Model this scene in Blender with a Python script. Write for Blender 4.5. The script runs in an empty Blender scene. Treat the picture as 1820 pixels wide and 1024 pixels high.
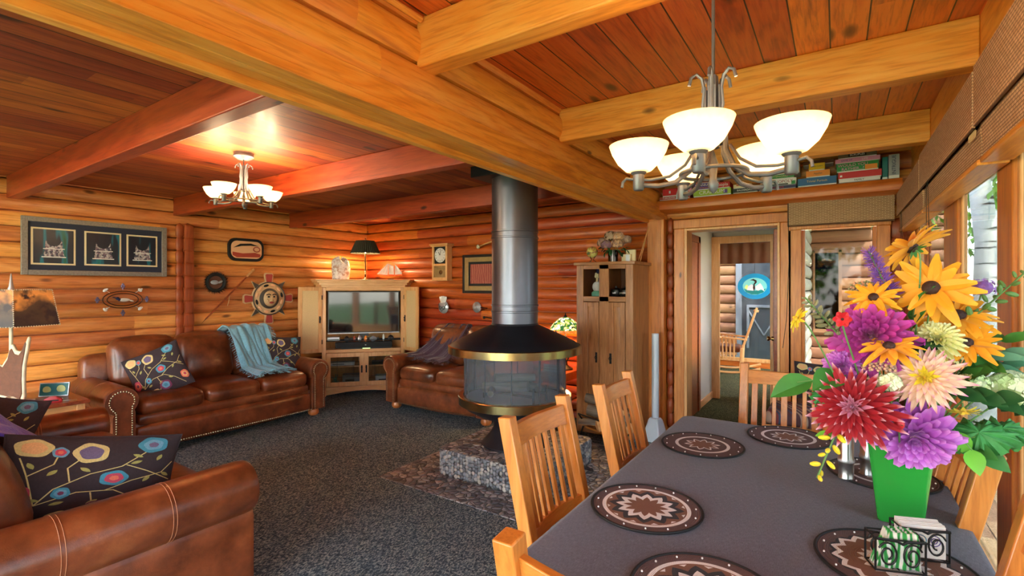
import bpy, math, random
from mathutils import Vector, Matrix, Euler
random.seed(7)
R = math.radians; PI = math.pi
sc = bpy.context.scene
COL = sc.collection
# ------------------------------------------------------------------ camera
cam_d = bpy.data.cameras.new('camera'); cam = bpy.data.objects.new('camera', cam_d); COL.objects.link(cam)
cam.location = (0, 0, 1.5); cam.rotation_euler = (R(90), 0, R(33.705))
cam_d.sensor_width = 36; cam_d.lens = 36*865/1820; cam_d.shift_y = -3/1820
cam_d.clip_start = .02; cam_d.clip_end = 200
sc.camera = cam
# ------------------------------------------------------------------ exposure, world, sun
vs = sc.view_settings
vs.view_transform = 'Standard'; vs.look = 'None'; vs.gamma = 1; vs.use_curve_mapping = False
vs.exposure = 2.25
sc.cycles.max_bounces = 10; sc.cycles.diffuse_bounces = 5; sc.cycles.glossy_bounces = 4
sc.cycles.transparent_max_bounces = 14; sc.cycles.sample_clamp_indirect = 6
w = bpy.data.worlds.new('sky'); sc.world = w; w.use_nodes = True
wn = w.node_tree; bg = wn.nodes['Background']
sky = wn.nodes.new('ShaderNodeTexSky'); sky.sky_type = 'NISHITA'; sky.sun_disc = False
sky.sun_elevation = R(50); sky.sun_rotation = R(130)
skm = wn.nodes.new('ShaderNodeMix'); skm.data_type = 'RGBA'; skm.inputs[0].default_value = .45
wn.links.new(sky.outputs[0], skm.inputs[6]); skm.inputs[7].default_value = (5.0, 5.2, 5.6, 1)
wn.links.new(skm.outputs[2], bg.inputs[0]); bg.inputs[1].default_value = .95
sun_d = bpy.data.lights.new('sun', 'SUN'); sun = bpy.data.objects.new('sun', sun_d); COL.objects.link(sun)
sun.rotation_euler = Vector((.4, -.45, .8)).to_track_quat('Z', 'Y').to_euler()
sun_d.energy = 5.5; sun_d.angle = R(.6); sun_d.color = (1, .93, .82)

# ------------------------------------------------------------------ node helpers
def nd(nt, t, ins=None, **pr):
    n = nt.nodes.new(t)
    for k, v in pr.items(): setattr(n, k, v)
    for k, v in (ins or {}).items():
        s = n.inputs[k]
        if isinstance(v, bpy.types.NodeSocket): nt.links.new(v, s)
        else: s.default_value = v
    return n
def c4(c): return (c[0], c[1], c[2], 1)
def srgb(r, g, b):
    f = lambda x: (x/255/12.92) if x/255 <= .04045 else ((x/255+.055)/1.055)**2.4
    return (f(r), f(g), f(b))
def math_(nt, op, a, b=0.0, c=0.0):
    return nd(nt, 'ShaderNodeMath', {0: a, 1: b, 2: c}, operation=op).outputs[0]
def ramp(nt, fac, stops, interp='LINEAR'):
    n = nd(nt, 'ShaderNodeValToRGB', {0: fac}); cr = n.color_ramp; cr.interpolation = interp
    while len(cr.elements) < len(stops): cr.elements.new(.5)
    for e, (p, c) in zip(cr.elements, stops): e.position = p; e.color = c4(c)
    return n.outputs[0]
def mixc(nt, fac, a, b, bt='MIX'):
    n = nd(nt, 'ShaderNodeMix', data_type='RGBA', blend_type=bt)
    for i, v in ((0, fac), (6, a), (7, b)):
        if isinstance(v, bpy.types.NodeSocket): nt.links.new(v, n.inputs[i])
        else: n.inputs[i].default_value = c4(v) if isinstance(v, (tuple, list)) else v
    return n.outputs[2]
MATS = {}
def newmat(name):
    m = bpy.data.materials.new(name); m.use_nodes = True; MATS[name] = m
    return m, m.node_tree, m.node_tree.nodes['Principled BSDF']
def setp(nt, b, **k):
    names = dict(col='Base Color', rough='Roughness', metal='Metallic', coat='Coat Weight', coatr='Coat Roughness', spec='Specular IOR Level',
                 emc='Emission Color', ems='Emission Strength', alpha='Alpha', sheen='Sheen Weight', trans='Transmission Weight', normal='Normal')
    for a, v in k.items():
        s = b.inputs[names[a]]
        if isinstance(v, bpy.types.NodeSocket): nt.links.new(v, s)
        else: s.default_value = c4(v) if isinstance(v, (tuple, list)) else v
def bump(nt, h, st=.2, dist=.01):
    return nd(nt, 'ShaderNodeBump', {'Height': h, 'Strength': st, 'Distance': dist}).outputs[0]
def plain(name, col, rough=.5, metal=0, nscale=0, namp=.15, bst=0, coat=0, **k):
    m, nt, b = newmat(name)
    if nscale:
        tc = nd(nt, 'ShaderNodeTexCoord'); nz = nd(nt, 'ShaderNodeTexNoise', {'Vector': tc.outputs['Object'], 'Scale': nscale, 'Detail': 4})
        f = nz.outputs[0]
        setp(nt, b, col=mixc(nt, f, tuple(x*(1-namp) for x in col), tuple(min(1, x*(1+namp)) for x in col)))
        if bst: setp(nt, b, normal=bump(nt, f, bst, .005))
    else: setp(nt, b, col=col)
    setp(nt, b, rough=rough, metal=metal, coat=coat, **k)
    return m
def emis(name, col, st):
    m, nt, b = newmat(name); setp(nt, b, col=col, emc=col, ems=st, rough=.6); return m
def glassy(name, tint=(1, 1, 1), refl=.5, dust=0.0, dustc=(.6, .6, .6)):
    m, nt, b = newmat(name); nt.nodes.remove(b)
    tr = nd(nt, 'ShaderNodeBsdfTransparent', {0: c4(tint)}); gl = nd(nt, 'ShaderNodeBsdfGlossy', {'Roughness': .03})
    fr = nd(nt, 'ShaderNodeFresnel', {0: 1.45})
    f = math_(nt, 'MULTIPLY', fr.outputs[0], refl*2)
    mx = nd(nt, 'ShaderNodeMixShader', {0: f, 1: tr.outputs[0], 2: gl.outputs[0]})
    if dust:
        df = nd(nt, 'ShaderNodeBsdfDiffuse', {0: c4(dustc)})
        mx = nd(nt, 'ShaderNodeMixShader', {0: dust, 1: mx.outputs[0], 2: df.outputs[0]})
    nt.links.new(mx.outputs[0], nt.nodes['Material Output'].inputs[0]); return m
def wood(name, dark, mid, light, axis='X', rough=.4, row=None, rowvar=.35, knots=.0, gap=False, phase=0.0, coat=.2, fine=16, seed=0, warp=.5):
    m, nt, b = newmat(name)
    tc = nd(nt, 'ShaderNodeTexCoord'); oi = nd(nt, 'ShaderNodeObjectInfo')
    off = math_(nt, 'MULTIPLY', oi.outputs['Random'], 9.0)
    offv = nd(nt, 'ShaderNodeCombineXYZ', {0: off, 1: off, 2: off}).outputs[0]
    P = tc.outputs['Object']
    sep = nd(nt, 'ShaderNodeSeparateXYZ', {0: P})
    ai = 'XYZ'.index(axis)
    vec = nd(nt, 'ShaderNodeVectorMath', {0: P, 1: offv}, operation='ADD').outputs[0]
    rnd = None
    if row:
        ri = 'XYZ'.index(row[0])
        rr = math_(nt, 'DIVIDE', math_(nt, 'SUBTRACT', sep.outputs[ri], phase), row[1])
        cell = math_(nt, 'FLOOR', rr)
        # butt joints along the board length
        wn1 = nd(nt, 'ShaderNodeTexWhiteNoise', {'W': math_(nt, 'ADD', cell, seed+.37)}, noise_dimensions='1D')
        seg = math_(nt, 'FLOOR', math_(nt, 'ADD', math_(nt, 'DIVIDE', sep.outputs[ai], 2.6), wn1.outputs[0]))
        key = nd(nt, 'ShaderNodeCombineXYZ', {0: cell, 1: seg, 2: seed})
        rnd = nd(nt, 'ShaderNodeTexWhiteNoise', {'Vector': key.outputs[0]}, noise_dimensions='3D')
        o2 = nd(nt, 'ShaderNodeVectorMath', {0: rnd.outputs['Color'], 'Scale': 13.0}, operation='SCALE').outputs[0]
        vec = nd(nt, 'ShaderNodeVectorMath', {0: vec, 1: o2}, operation='ADD').outputs[0]
    s = [fine]*3; s[ai] = fine*.07
    v1 = nd(nt, 'ShaderNodeVectorMath', {0: vec, 1: tuple(s)}, operation='MULTIPLY').outputs[0]
    s = [4.0]*3; s[ai] = .6
    v2 = nd(nt, 'ShaderNodeVectorMath', {0: vec, 1: tuple(s)}, operation='MULTIPLY').outputs[0]
    n1 = nd(nt, 'ShaderNodeTexNoise', {'Vector': v1, 'Scale': 1.6, 'Detail': 9, 'Roughness': .72, 'Distortion': warp})
    n2 = nd(nt, 'ShaderNodeTexNoise', {'Vector': v2, 'Scale': 1.0, 'Detail': 3})
    # growth-ring figure: a banded low frequency noise
    rings = math_(nt, 'FRACT', math_(nt, 'MULTIPLY', n2.outputs[0], 9.0))
    rings = math_(nt, 'ABSOLUTE', math_(nt, 'SUBTRACT', rings, .5))
    f = math_(nt, 'ADD', math_(nt, 'MULTIPLY', n1.outputs[0], .72), math_(nt, 'MULTIPLY', rings, .30))
    f = math_(nt, 'ADD', f, math_(nt, 'MULTIPLY', math_(nt, 'SUBTRACT', n2.outputs[0], .5), .42))
    col = ramp(nt, f, [(.12, dark), (.40, mid), (.78, light)])
    v4 = nd(nt, 'ShaderNodeVectorMath', {0: v1, 'Scale': 5.5}, operation='SCALE').outputs[0]
    n4 = nd(nt, 'ShaderNodeTexNoise', {'Vector': v4, 'Scale': 1.0, 'Detail': 3})
    col = mixc(nt, ramp(nt, n4.outputs[0], [(.36, (.30,)*3), (.50, (0, 0, 0))]), col, dark)
    if rnd:
        val = math_(nt, 'MULTIPLY_ADD', rnd.outputs[0], rowvar*1.6, 1-rowvar)
        hs = nd(nt, 'ShaderNodeHueSaturation', {'Hue': math_(nt, 'MULTIPLY_ADD', rnd.outputs['Value'], .024, .488), 'Value': val, 'Color': col})
        col = hs.outputs[0]
    if knots:
        s = [5.0]*3; s[ai] = 2.0
        v3 = nd(nt, 'ShaderNodeVectorMath', {0: vec, 1: tuple(s)}, operation='MULTIPLY').outputs[0]
        v3 = nd(nt, 'ShaderNodeVectorMath', {0: v3, 1: nd(nt, 'ShaderNodeVectorMath', {0: n2.outputs['Color'], 'Scale': .35}, operation='SCALE').outputs[0]}, operation='ADD').outputs[0]
        vo = nd(nt, 'ShaderNodeTexVoronoi', {'Vector': v3, 'Scale': 1.0})
        k = ramp(nt, vo.outputs['Distance'], [(0, (1, 1, 1)), (knots*.55, (.75,)*3), (knots, (0, 0, 0))])
        col = mixc(nt, k, col, tuple(x*.13 for x in dark))
    h = n1.outputs[0]
    if gap:
        fr = math_(nt, 'FRACT', rr)
        g = math_(nt, 'LESS_THAN', math_(nt, 'ABSOLUTE', math_(nt, 'SUBTRACT', fr, .5)), .478)
        col = mixc(nt, g, tuple(x*.12 for x in dark), col)
        h = math_(nt, 'ADD', math_(nt, 'MULTIPLY', h, .25), g)
    setp(nt, b, col=col, rough=math_(nt, 'MULTIPLY_ADD', n1.outputs[0], .25, rough-.1), coat=coat, coatr=.25,
         normal=bump(nt, h, .35 if gap else .12, .004))
    return m

# ------------------------------------------------------------------ mesh helpers
def frame(z, up=(0, 0, 1)):
    z = Vector(z).normalized(); u = Vector(up)
    if abs(z.dot(u)) > .98: u = Vector((1, 0, 0))
    x = u.cross(z).normalized(); y = z.cross(x)
    return Matrix((x, y, z)).transposed()
class MB:
    def __init__(s): s.v = []; s.f = []; s.mi = []; s.uv = []; s.m = 0; s.T = None
    def add(s, vs, fs, uvs=None):
        o = len(s.v); T = s.T
        s.v += [tuple(T @ Vector(p)) if T else tuple(p) for p in vs]
        for i, f in enumerate(fs):
            s.f.append([o+j for j in f]); s.mi.append(s.m)
            s.uv.append([uvs[j] for j in f] if uvs else [(0, 0)]*len(f))
        return s
    def box(s, c, d, rot=None):
        a, b, e = d[0]/2, d[1]/2, d[2]/2
        vs = [Vector((x*a, y*b, z*e)) for z in (-1, 1) for y in (-1, 1) for x in (-1, 1)]
        M = rot if isinstance(rot, Matrix) else (Euler(rot).to_matrix() if rot else None)
        vs = [(M @ p if M else p)+Vector(c) for p in vs]
        return s.add(vs, [(0, 2, 3, 1), (4, 5, 7, 6), (0, 1, 5, 4), (2, 6, 7, 3), (0, 4, 6, 2), (1, 3, 7, 5)],
                     [(0, 0), (1, 0), (0, 1), (1, 1)]*2)
    def bx(s, x0, x1, y0, y1, z0, z1): return s.box(((x0+x1)/2, (y0+y1)/2, (z0+z1)/2), (x1-x0, y1-y0, z1-z0))
    def bar(s, p0, p1, w, h, up=(0, 0, 1)):
        p0, p1 = Vector(p0), Vector(p1); d = p1-p0
        return s.box((p0+p1)/2, (w, h, d.length), frame(d, up))
    def ring(s, pts, closed_u=True, cap=False): pass
    def loft(s, rings, closed=True, cap=(True, True), uvs=False):
        n = len(rings[0]); vs = [p for r in rings for p in r]; fs = []
        m = n if closed else n-1
        for i in range(len(rings)-1):
            for j in range(m):
                k = (j+1) % n
                fs.append((i*n+j, i*n+k, (i+1)*n+k, (i+1)*n+j))
        if closed and cap[0]: fs.append(tuple(range(n-1, -1, -1)))
        if closed and cap[1]: fs.append(tuple((len(rings)-1)*n+j for j in range(n)))
        uv = [(j/max(1, n-1), i/max(1, len(rings)-1)) for i in range(len(rings)) for j in range(n)]
        return s.add(vs, fs, uv)
    def cyl(s, p0, p1, r0, r1=None, n=16, cap=True):
        if r1 is None: r1 = r0
        p0, p1 = Vector(p0), Vector(p1); F = frame(p1-p0)
        cs = [(math.cos(2*PI*j/n), math.sin(2*PI*j/n)) for j in range(n)]
        return s.loft([[p0+F @ Vector((c*r0, t*r0, 0)) for c, t in cs], [p1+F @ Vector((c*r1, t*r1, 0)) for c, t in cs]], cap=(cap, cap))
    def lathe(s, prof, c=(0, 0, 0), n=24, M=None, cap=False):
        c = Vector(c); rs = []
        for r, z in prof:
            ring = []
            for j in range(n):
                a = 2*PI*j/n; p = Vector((r*math.cos(a), r*math.sin(a), z))
                ring.append(c+(M @ p if M else p))
            rs.append(ring)
        return s.loft(rs, cap=(cap, cap))
    def tube(s, pts, r, n=8, closed=False):
        pts = [Vector(p) for p in pts]; N = len(pts); rs = []; prev = None
        for i, p in enumerate(pts):
            if closed: t = pts[(i+1) % N]-pts[i-1]
            else: t = pts[min(i+1, N-1)]-pts[max(i-1, 0)]
            t = t.normalized() if t.length > 1e-9 else Vector((0, 0, 1))
            if prev is None: F = frame(t); x = F.col[0]
            else:
                x = prev-t*prev.dot(t); x = x.normalized() if x.length > 1e-6 else frame(t).col[0]
            prev = x.copy(); y = t.cross(x)
            rr = r(i/(N-1)) if callable(r) else r
            rs.append([p+(x*math.cos(2*PI*j/n)+y*math.sin(2*PI*j/n))*rr for j in range(n)])
        if closed: rs.append(rs[0])
        return s.loft(rs, cap=(not closed, not closed))
    def ell(s, c, r, M=None, n=12, m=8):
        if not hasattr(r, '__len__'): r = (r, r, r)
        c = Vector(c); rs = []
        for i in range(m+1):
            a = PI*i/m-PI/2; ring = []
            for j in range(n):
                b = 2*PI*j/n
                p = Vector((r[0]*math.cos(a)*math.cos(b), r[1]*math.cos(a)*math.sin(b), r[2]*math.sin(a)))
                ring.append(c+(M @ p if M else p))
            rs.append(ring)
        return s.loft(rs, cap=(False, False))
    def prism(s, poly, d0, d1, M=None, c=(0, 0, 0)):
        c = Vector(c); n = len(poly)
        def tr(x, y, z):
            p = Vector((x, y, z)); return c+(M @ p if M else p)
        return s.loft([[tr(x, y, d0) for x, y in poly], [tr(x, y, d1) for x, y in poly]])
    def cushion(s, c, d, r=.06, bz=.03, by=0, n=9, M=None, pinch=0):
        # rounded box of full size d with corner radius r and a crown of height bz (top/bottom) and by (front/back)
        a = [x/2 for x in d]; c = Vector(c); rr = min(r, *[x*.98 for x in a])
        vs = []; fs = []; idx = {}
        def P(x, y, z):
            q = Vector((x*a[0], y*a[1], z*a[2]))
            inn = Vector([max(-(a[i]-rr), min(a[i]-rr, q[i])) for i in range(3)])
            dd = q-inn
            if dd.length > 1e-9: q = inn+dd.normalized()*rr*min(1, dd.length/rr) if dd.length > rr else q
            q.z += (1 if z > 0 else -1)*abs(z)*bz*(1-x*x)*(1-y*y)
            q.y += (1 if y > 0 else -1)*abs(y)*by*(1-x*x)*(1-z*z)
            if pinch:
                k = 1-pinch*(x*x)*(1-y*y if abs(y) < 1 else 0); q.y *= 1
            return q
        def vid(i, j, k):
            key = (i, j, k)
            if key not in idx:
                f = lambda t: math.sin((t/n*2-1)*PI/2)
                idx[key] = len(vs); q = P(f(i), f(j), f(k)); vs.append(c+(M @ q if M else q))
            return idx[key]
        for i in range(n):
            for j in range(n):
                fs.append((vid(i, j, 0), vid(i, j+1, 0), vid(i+1, j+1, 0), vid(i+1, j, 0)))
                fs.append((vid(i, j, n), vid(i+1, j, n), vid(i+1, j+1, n), vid(i, j+1, n)))
                fs.append((vid(i, 0, j), vid(i+1, 0, j), vid(i+1, 0, j+1), vid(i, 0, j+1)))
                fs.append((vid(i, n, j), vid(i, n, j+1), vid(i+1, n, j+1), vid(i+1, n, j)))
                fs.append((vid(0, i, j), vid(0, i, j+1), vid(0, i+1, j+1), vid(0, i+1, j)))
                fs.append((vid(n, i, j), vid(n, i+1, j), vid(n, i+1, j+1), vid(n, i, j+1)))
        return s.add(vs, fs)
    def grid(s, fn, nu, nv):
        vs = [fn(i/nu, j/nv) for j in range(nv+1) for i in range(nu+1)]
        uv = [(i/nu, j/nv) for j in range(nv+1) for i in range(nu+1)]
        fs = [(j*(nu+1)+i, j*(nu+1)+i+1, (j+1)*(nu+1)+i+1, (j+1)*(nu+1)+i) for j in range(nv) for i in range(nu)]
        return s.add(vs, fs, uv)
    def build(s, name, mats, parent=None, bevel=0, smooth=True, ang=40, solid=0, sub=0):
        me = bpy.data.meshes.new(name); me.from_pydata(s.v, [], s.f)
        if not isinstance(mats, (list, tuple)): mats = [mats]
        for m in mats: me.materials.append(MATS[m] if isinstance(m, str) else m)
        me.polygons.foreach_set('material_index', s.mi)
        uvl = me.uv_layers.new(name='uv'); flat = [x for f in s.uv for t in f for x in t]; uvl.data.foreach_set('uv', flat)
        if smooth:
            me.polygons.foreach_set('use_smooth', [True]*len(me.polygons))
            try: me.set_sharp_from_angle(angle=R(ang))
            except Exception: pass
        me.update()
        o = bpy.data.objects.new(name, me); COL.objects.link(o)
        if parent: o.parent = parent
        if solid: md = o.modifiers.new('s', 'SOLIDIFY'); md.thickness = solid; md.offset = 0
        if sub: md = o.modifiers.new('u', 'SUBSURF'); md.levels = sub; md.render_levels = sub
        if bevel: md = o.modifiers.new('b', 'BEVEL'); md.width = bevel; md.segments = 2; md.limit_method = 'ANGLE'; md.angle_limit = R(50)
        return o
def thing(name, label, cat, loc=(0, 0, 0), rz=0, group=None):
    o = bpy.data.objects.new(name, None); COL.objects.link(o); o.empty_display_size = .05
    o.location = loc; o.rotation_euler = (0, 0, rz); o['label'] = label; o['category'] = cat
    if group: o['group'] = group
    return o
def tag(o, label, cat, group=None, kind=None):
    o['label'] = label; o['category'] = cat
    if group: o['group'] = group
    if kind: o['kind'] = kind
    return o
def struct(o, label=None):
    o['kind'] = 'structure'
    if label: o['label'] = label
    return o
def kids(o): return [c for c in bpy.data.objects if c.parent == o]
def dup(o, loc, rz=None, label=None, parent=None):
    def rec(a, par):
        c = a.copy(); COL.objects.link(c); c.parent = par
        for k in kids(a): rec(k, c)
        return c
    c = rec(o, parent); c.location = loc
    if rz is not None: c.rotation_euler = (c.rotation_euler[0], c.rotation_euler[1], rz)
    if label: c['label'] = label
    return c
def text(name, s, size, mat, parent, loc, rot, depth=.0008, align='CENTER', sx=1.0):
    cu = bpy.data.curves.new(name, 'FONT'); cu.body = s; cu.size = size; cu.extrude = depth; cu.align_x = align; cu.align_y = 'CENTER'
    cu.materials.append(MATS[mat]); o = bpy.data.objects.new(name, cu); COL.objects.link(o)
    o.parent = parent; o.location = loc; o.rotation_euler = rot; o.scale = (sx, 1, 1)
    return o

# ------------------------------------------------------------------ materials
CED = (srgb(146, 68, 24), srgb(222, 138, 68), srgb(240, 176, 106))
CEDY = (srgb(178, 90, 20), srgb(238, 156, 56), srgb(250, 192, 98))
CEDR = (srgb(84, 24, 8), srgb(158, 60, 20), srgb(190, 88, 32))
PH = .081
wood('log_left', *CED, axis='Y', row=('Z', .1395), rowvar=.28, knots=.13, phase=PH, rough=.45, seed=3)
wood('log_back', srgb(104, 32, 8), srgb(188, 80, 24), srgb(212, 110, 40), axis='X', row=('Z', .1395), rowvar=.28, knots=.15, phase=PH, rough=.42, seed=5)
wood('log_dining', *CED, axis='X', row=('Z', .1395), rowvar=.22, knots=.13, phase=PH, rough=.42, seed=8)
wood('log_right', *CED, axis='Y', row=('Z', .1395), rowvar=.25, knots=.13, phase=PH, rough=.42, seed=9)
wood('log_header', *CEDY, axis='Y', row=('Z', .155), rowvar=.1, knots=.10, phase=.125, rough=.45, seed=12)
wood('log_end', srgb(90, 34, 12), srgb(150, 66, 26), srgb(180, 92, 44), axis='Z', rough=.5)
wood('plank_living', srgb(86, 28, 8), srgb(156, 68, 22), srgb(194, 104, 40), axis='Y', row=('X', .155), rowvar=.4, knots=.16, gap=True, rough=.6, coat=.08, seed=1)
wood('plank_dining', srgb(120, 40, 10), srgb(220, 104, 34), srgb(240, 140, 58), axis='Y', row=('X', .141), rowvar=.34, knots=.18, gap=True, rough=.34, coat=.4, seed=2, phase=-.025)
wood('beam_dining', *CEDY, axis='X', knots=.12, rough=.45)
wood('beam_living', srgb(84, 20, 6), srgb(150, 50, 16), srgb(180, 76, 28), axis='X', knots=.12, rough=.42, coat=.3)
wood('trim_y', *CEDY, axis='Y', rough=.4, coat=.3)
wood('trim_z', srgb(150, 72, 18), srgb(206, 122, 44), srgb(228, 156, 76), axis='Z', rough=.42, knots=.08)
wood('trim_x', srgb(150, 62, 14), srgb(206, 108, 34), srgb(226, 142, 60), axis='X', rough=.4, knots=.08)
wood('oak_x', srgb(190, 122, 60), srgb(228, 168, 104), srgb(242, 196, 140), axis='X', rough=.4, fine=26, coat=.2)
wood('oak_y', srgb(190, 122, 60), srgb(228, 168, 104), srgb(242, 196, 140), axis='Y', rough=.4, fine=26, coat=.2)
wood('oak_z', srgb(190, 122, 60), srgb(228, 168, 104), srgb(242, 196, 140), axis='Z', rough=.4, fine=26, coat=.2)
wood('honey_z', srgb(160, 84, 22), srgb(204, 124, 46), srgb(224, 154, 80), axis='Z', rough=.35, fine=24, coat=.3)
wood('honey_x', srgb(160, 84, 22), srgb(204, 124, 46), srgb(224, 154, 80), axis='X', rough=.35, fine=24, coat=.3)
wood('honey_y', srgb(160, 84, 22), srgb(204, 124, 46), srgb(224, 154, 80), axis='Y', rough=.35, fine=24, coat=.3)
wood('brownoak_z', srgb(84, 48, 20), srgb(164, 106, 56), srgb(196, 138, 84), axis='Z', rough=.42, fine=22, coat=.2, warp=.9)
wood('brownoak_x', srgb(84, 48, 20), srgb(164, 106, 56), srgb(196, 138, 84), axis='X', rough=.42, fine=22, coat=.2)
wood('cherry', srgb(90, 30, 12), srgb(150, 66, 28), srgb(176, 92, 48), axis='X', rough=.3, coat=.4)
wood('bark', srgb(60, 48, 38), srgb(120, 104, 88), srgb(160, 146, 130), axis='X', rough=.9, coat=0)
wood('split_wood', srgb(150, 90, 44), srgb(204, 146, 88), srgb(228, 182, 126), axis='X', rough=.8, coat=0)
wood('ext_log', srgb(120, 72, 44), srgb(178, 122, 84), srgb(206, 156, 116), axis='X', row=('Z', .16), rowvar=.2, knots=.1, rough=.6, coat=0)
wood('ext_log_y', srgb(150, 130, 110), srgb(200, 184, 166), srgb(226, 214, 200), axis='Y', row=('Z', .16), rowvar=.2, rough=.6, coat=0)
wood('deck', srgb(130, 100, 74), srgb(186, 152, 116), srgb(212, 184, 150), axis='Y', row=('X', .14), rowvar=.2, gap=True, rough=.8, coat=0)
def leather():
    m, nt, b = newmat('leather')
    tc = nd(nt, 'ShaderNodeTexCoord'); P = tc.outputs['Object']
    n1 = nd(nt, 'ShaderNodeTexNoise', {'Vector': P, 'Scale': 5.0, 'Detail': 5, 'Roughness': .6}); n2 = nd(nt, 'ShaderNodeTexVoronoi', {'Vector': P, 'Scale': 260.0})
    n3 = nd(nt, 'ShaderNodeTexNoise', {'Vector': P, 'Scale': 14.0, 'Detail': 3, 'Distortion': 1.2})
    col = ramp(nt, n1.outputs[0], [(.3, srgb(74, 32, 14)), (.55, srgb(128, 66, 34)), (.75, srgb(164, 96, 54))])
    h = math_(nt, 'ADD', math_(nt, 'MULTIPLY', n2.outputs[0], .25), math_(nt, 'MULTIPLY', n3.outputs[0], 1.6))
    setp(nt, b, col=col, rough=math_(nt, 'MULTIPLY_ADD', n1.outputs[0], .2, .24), coat=.3, coatr=.22, normal=bump(nt, h, .2, .005))
leather()
def carpet(name, c0, c1, c2):
    m, nt, b = newmat(name); tc = nd(nt, 'ShaderNodeTexCoord'); P = tc.outputs['Object']
    v = nd(nt, 'ShaderNodeVectorMath', {0: P, 1: (1.0, .45, 1.0)}, operation='MULTIPLY').outputs[0]
    n1 = nd(nt, 'ShaderNodeTexNoise', {'Vector': v, 'Scale': 210.0, 'Detail': 2}); n2 = nd(nt, 'ShaderNodeTexNoise', {'Vector': P, 'Scale': 2.2, 'Detail': 3})
    n3 = nd(nt, 'ShaderNodeTexWhiteNoise', {'Vector': nd(nt, 'ShaderNodeVectorMath', {0: nd(nt, 'ShaderNodeVectorMath', {0: P, 1: (150., 80., 1.)}, operation='MULTIPLY').outputs[0]}, operation='FLOOR').outputs[0]})
    f = math_(nt, 'ADD', math_(nt, 'MULTIPLY', n1.outputs[0], .7), math_(nt, 'MULTIPLY', n3.outputs[0], .32))
    col = ramp(nt, f, [(.3, c0), (.52, c1), (.72, c2)])
    col = mixc(nt, math_(nt, 'MULTIPLY', n2.outputs[0], .35), col, tuple(x*.6 for x in c0))
    setp(nt, b, col=col, rough=.95, spec=.1, normal=bump(nt, f, .9, .012))
carpet('carpet', srgb(46, 60, 70), srgb(96, 116, 126), srgb(188, 200, 192))
carpet('carpet_green', srgb(34, 38, 24), srgb(78, 80, 54), srgb(132, 128, 90))
def pebble(name, sc_=22, c0=srgb(66, 68, 76), c1=srgb(126, 126, 132), c2=srgb(176, 172, 168), grout=srgb(64, 62, 64)):
    m, nt, b = newmat(name); tc = nd(nt, 'ShaderNodeTexCoord'); P = tc.outputs['Object']
    nz = nd(nt, 'ShaderNodeTexNoise', {'Vector': P, 'Scale': 9.0})
    v = nd(nt, 'ShaderNodeVectorMath', {0: P, 1: nd(nt, 'ShaderNodeVectorMath', {0: nz.outputs['Color'], 'Scale': .05}, operation='SCALE').outputs[0]}, operation='ADD').outputs[0]
    vo = nd(nt, 'ShaderNodeTexVoronoi', {'Vector': v, 'Scale': sc_}, feature='DISTANCE_TO_EDGE'); vc = nd(nt, 'ShaderNodeTexVoronoi', {'Vector': v, 'Scale': sc_})
    g = ramp(nt, vo.outputs[0], [(.02, (0, 0, 0)), (.09, (1, 1, 1))])
    sp = nd(nt, 'ShaderNodeSeparateXYZ', {0: vc.outputs['Color']})
    col = ramp(nt, sp.outputs[0], [(0, c0), (.5, c1), (1, c2)])
    col = mixc(nt, g, grout, col)
    setp(nt, b, col=col, rough=.42, normal=bump(nt, ramp(nt, vo.outputs[0], [(0, (0, 0, 0)), (.1, (.6,)*3), (.35, (1, 1, 1))]), .9, .015))
pebble('pebble_floor', 20); pebble('grout', 60, srgb(70, 70, 74), srgb(84, 84, 88), srgb(96, 94, 96))
def stonecol():
    m, nt, b = newmat('pebble_stone'); g = nd(nt, 'ShaderNodeNewGeometry')
    setp(nt, b, col=ramp(nt, g.outputs['Random Per Island'], [(0, srgb(74, 78, 86)), (.4, srgb(112, 114, 120)), (.75, srgb(140, 138, 136)), (1, srgb(168, 160, 150))]), rough=.45)
stonecol()
def weave(name, a, b_, g, su=90, sv=160, axis=(0, 2)):
    m, nt, b = newmat(name); tc = nd(nt, 'ShaderNodeTexCoord'); sp = nd(nt, 'ShaderNodeSeparateXYZ', {0: tc.outputs['Object']})
    cv = nd(nt, 'ShaderNodeCombineXYZ', {0: sp.outputs[axis[0]], 1: sp.outputs[axis[1]]})
    br = nd(nt, 'ShaderNodeTexBrick', {'Vector': cv.outputs[0], 'Color1': c4(a), 'Color2': c4(b_), 'Mortar': c4(g), 'Scale': 1.0,
            'Mortar Size': .0016, 'Brick Width': 1/su, 'Row Height': 1/sv, 'Bias': 0.0})
    nz = nd(nt, 'ShaderNodeTexNoise', {'Vector': tc.outputs['Object'], 'Scale': 12.0})
    setp(nt, b, col=mixc(nt, math_(nt, 'MULTIPLY', nz.outputs[0], .35), br.outputs[0], tuple(x*.6 for x in a)), rough=.75, normal=bump(nt, br.outputs['Fac'], -.5, .003))
weave('bamboo_back', srgb(158, 116, 80), srgb(136, 98, 66), srgb(214, 184, 140), 26, 95, (0, 2))
weave('bamboo_side', srgb(220, 178, 136), srgb(196, 152, 110), srgb(110, 70, 44), 40, 90, (1, 2))
plain('bamboo_edge', srgb(96, 62, 36), .8, nscale=60, namp=.4)
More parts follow.
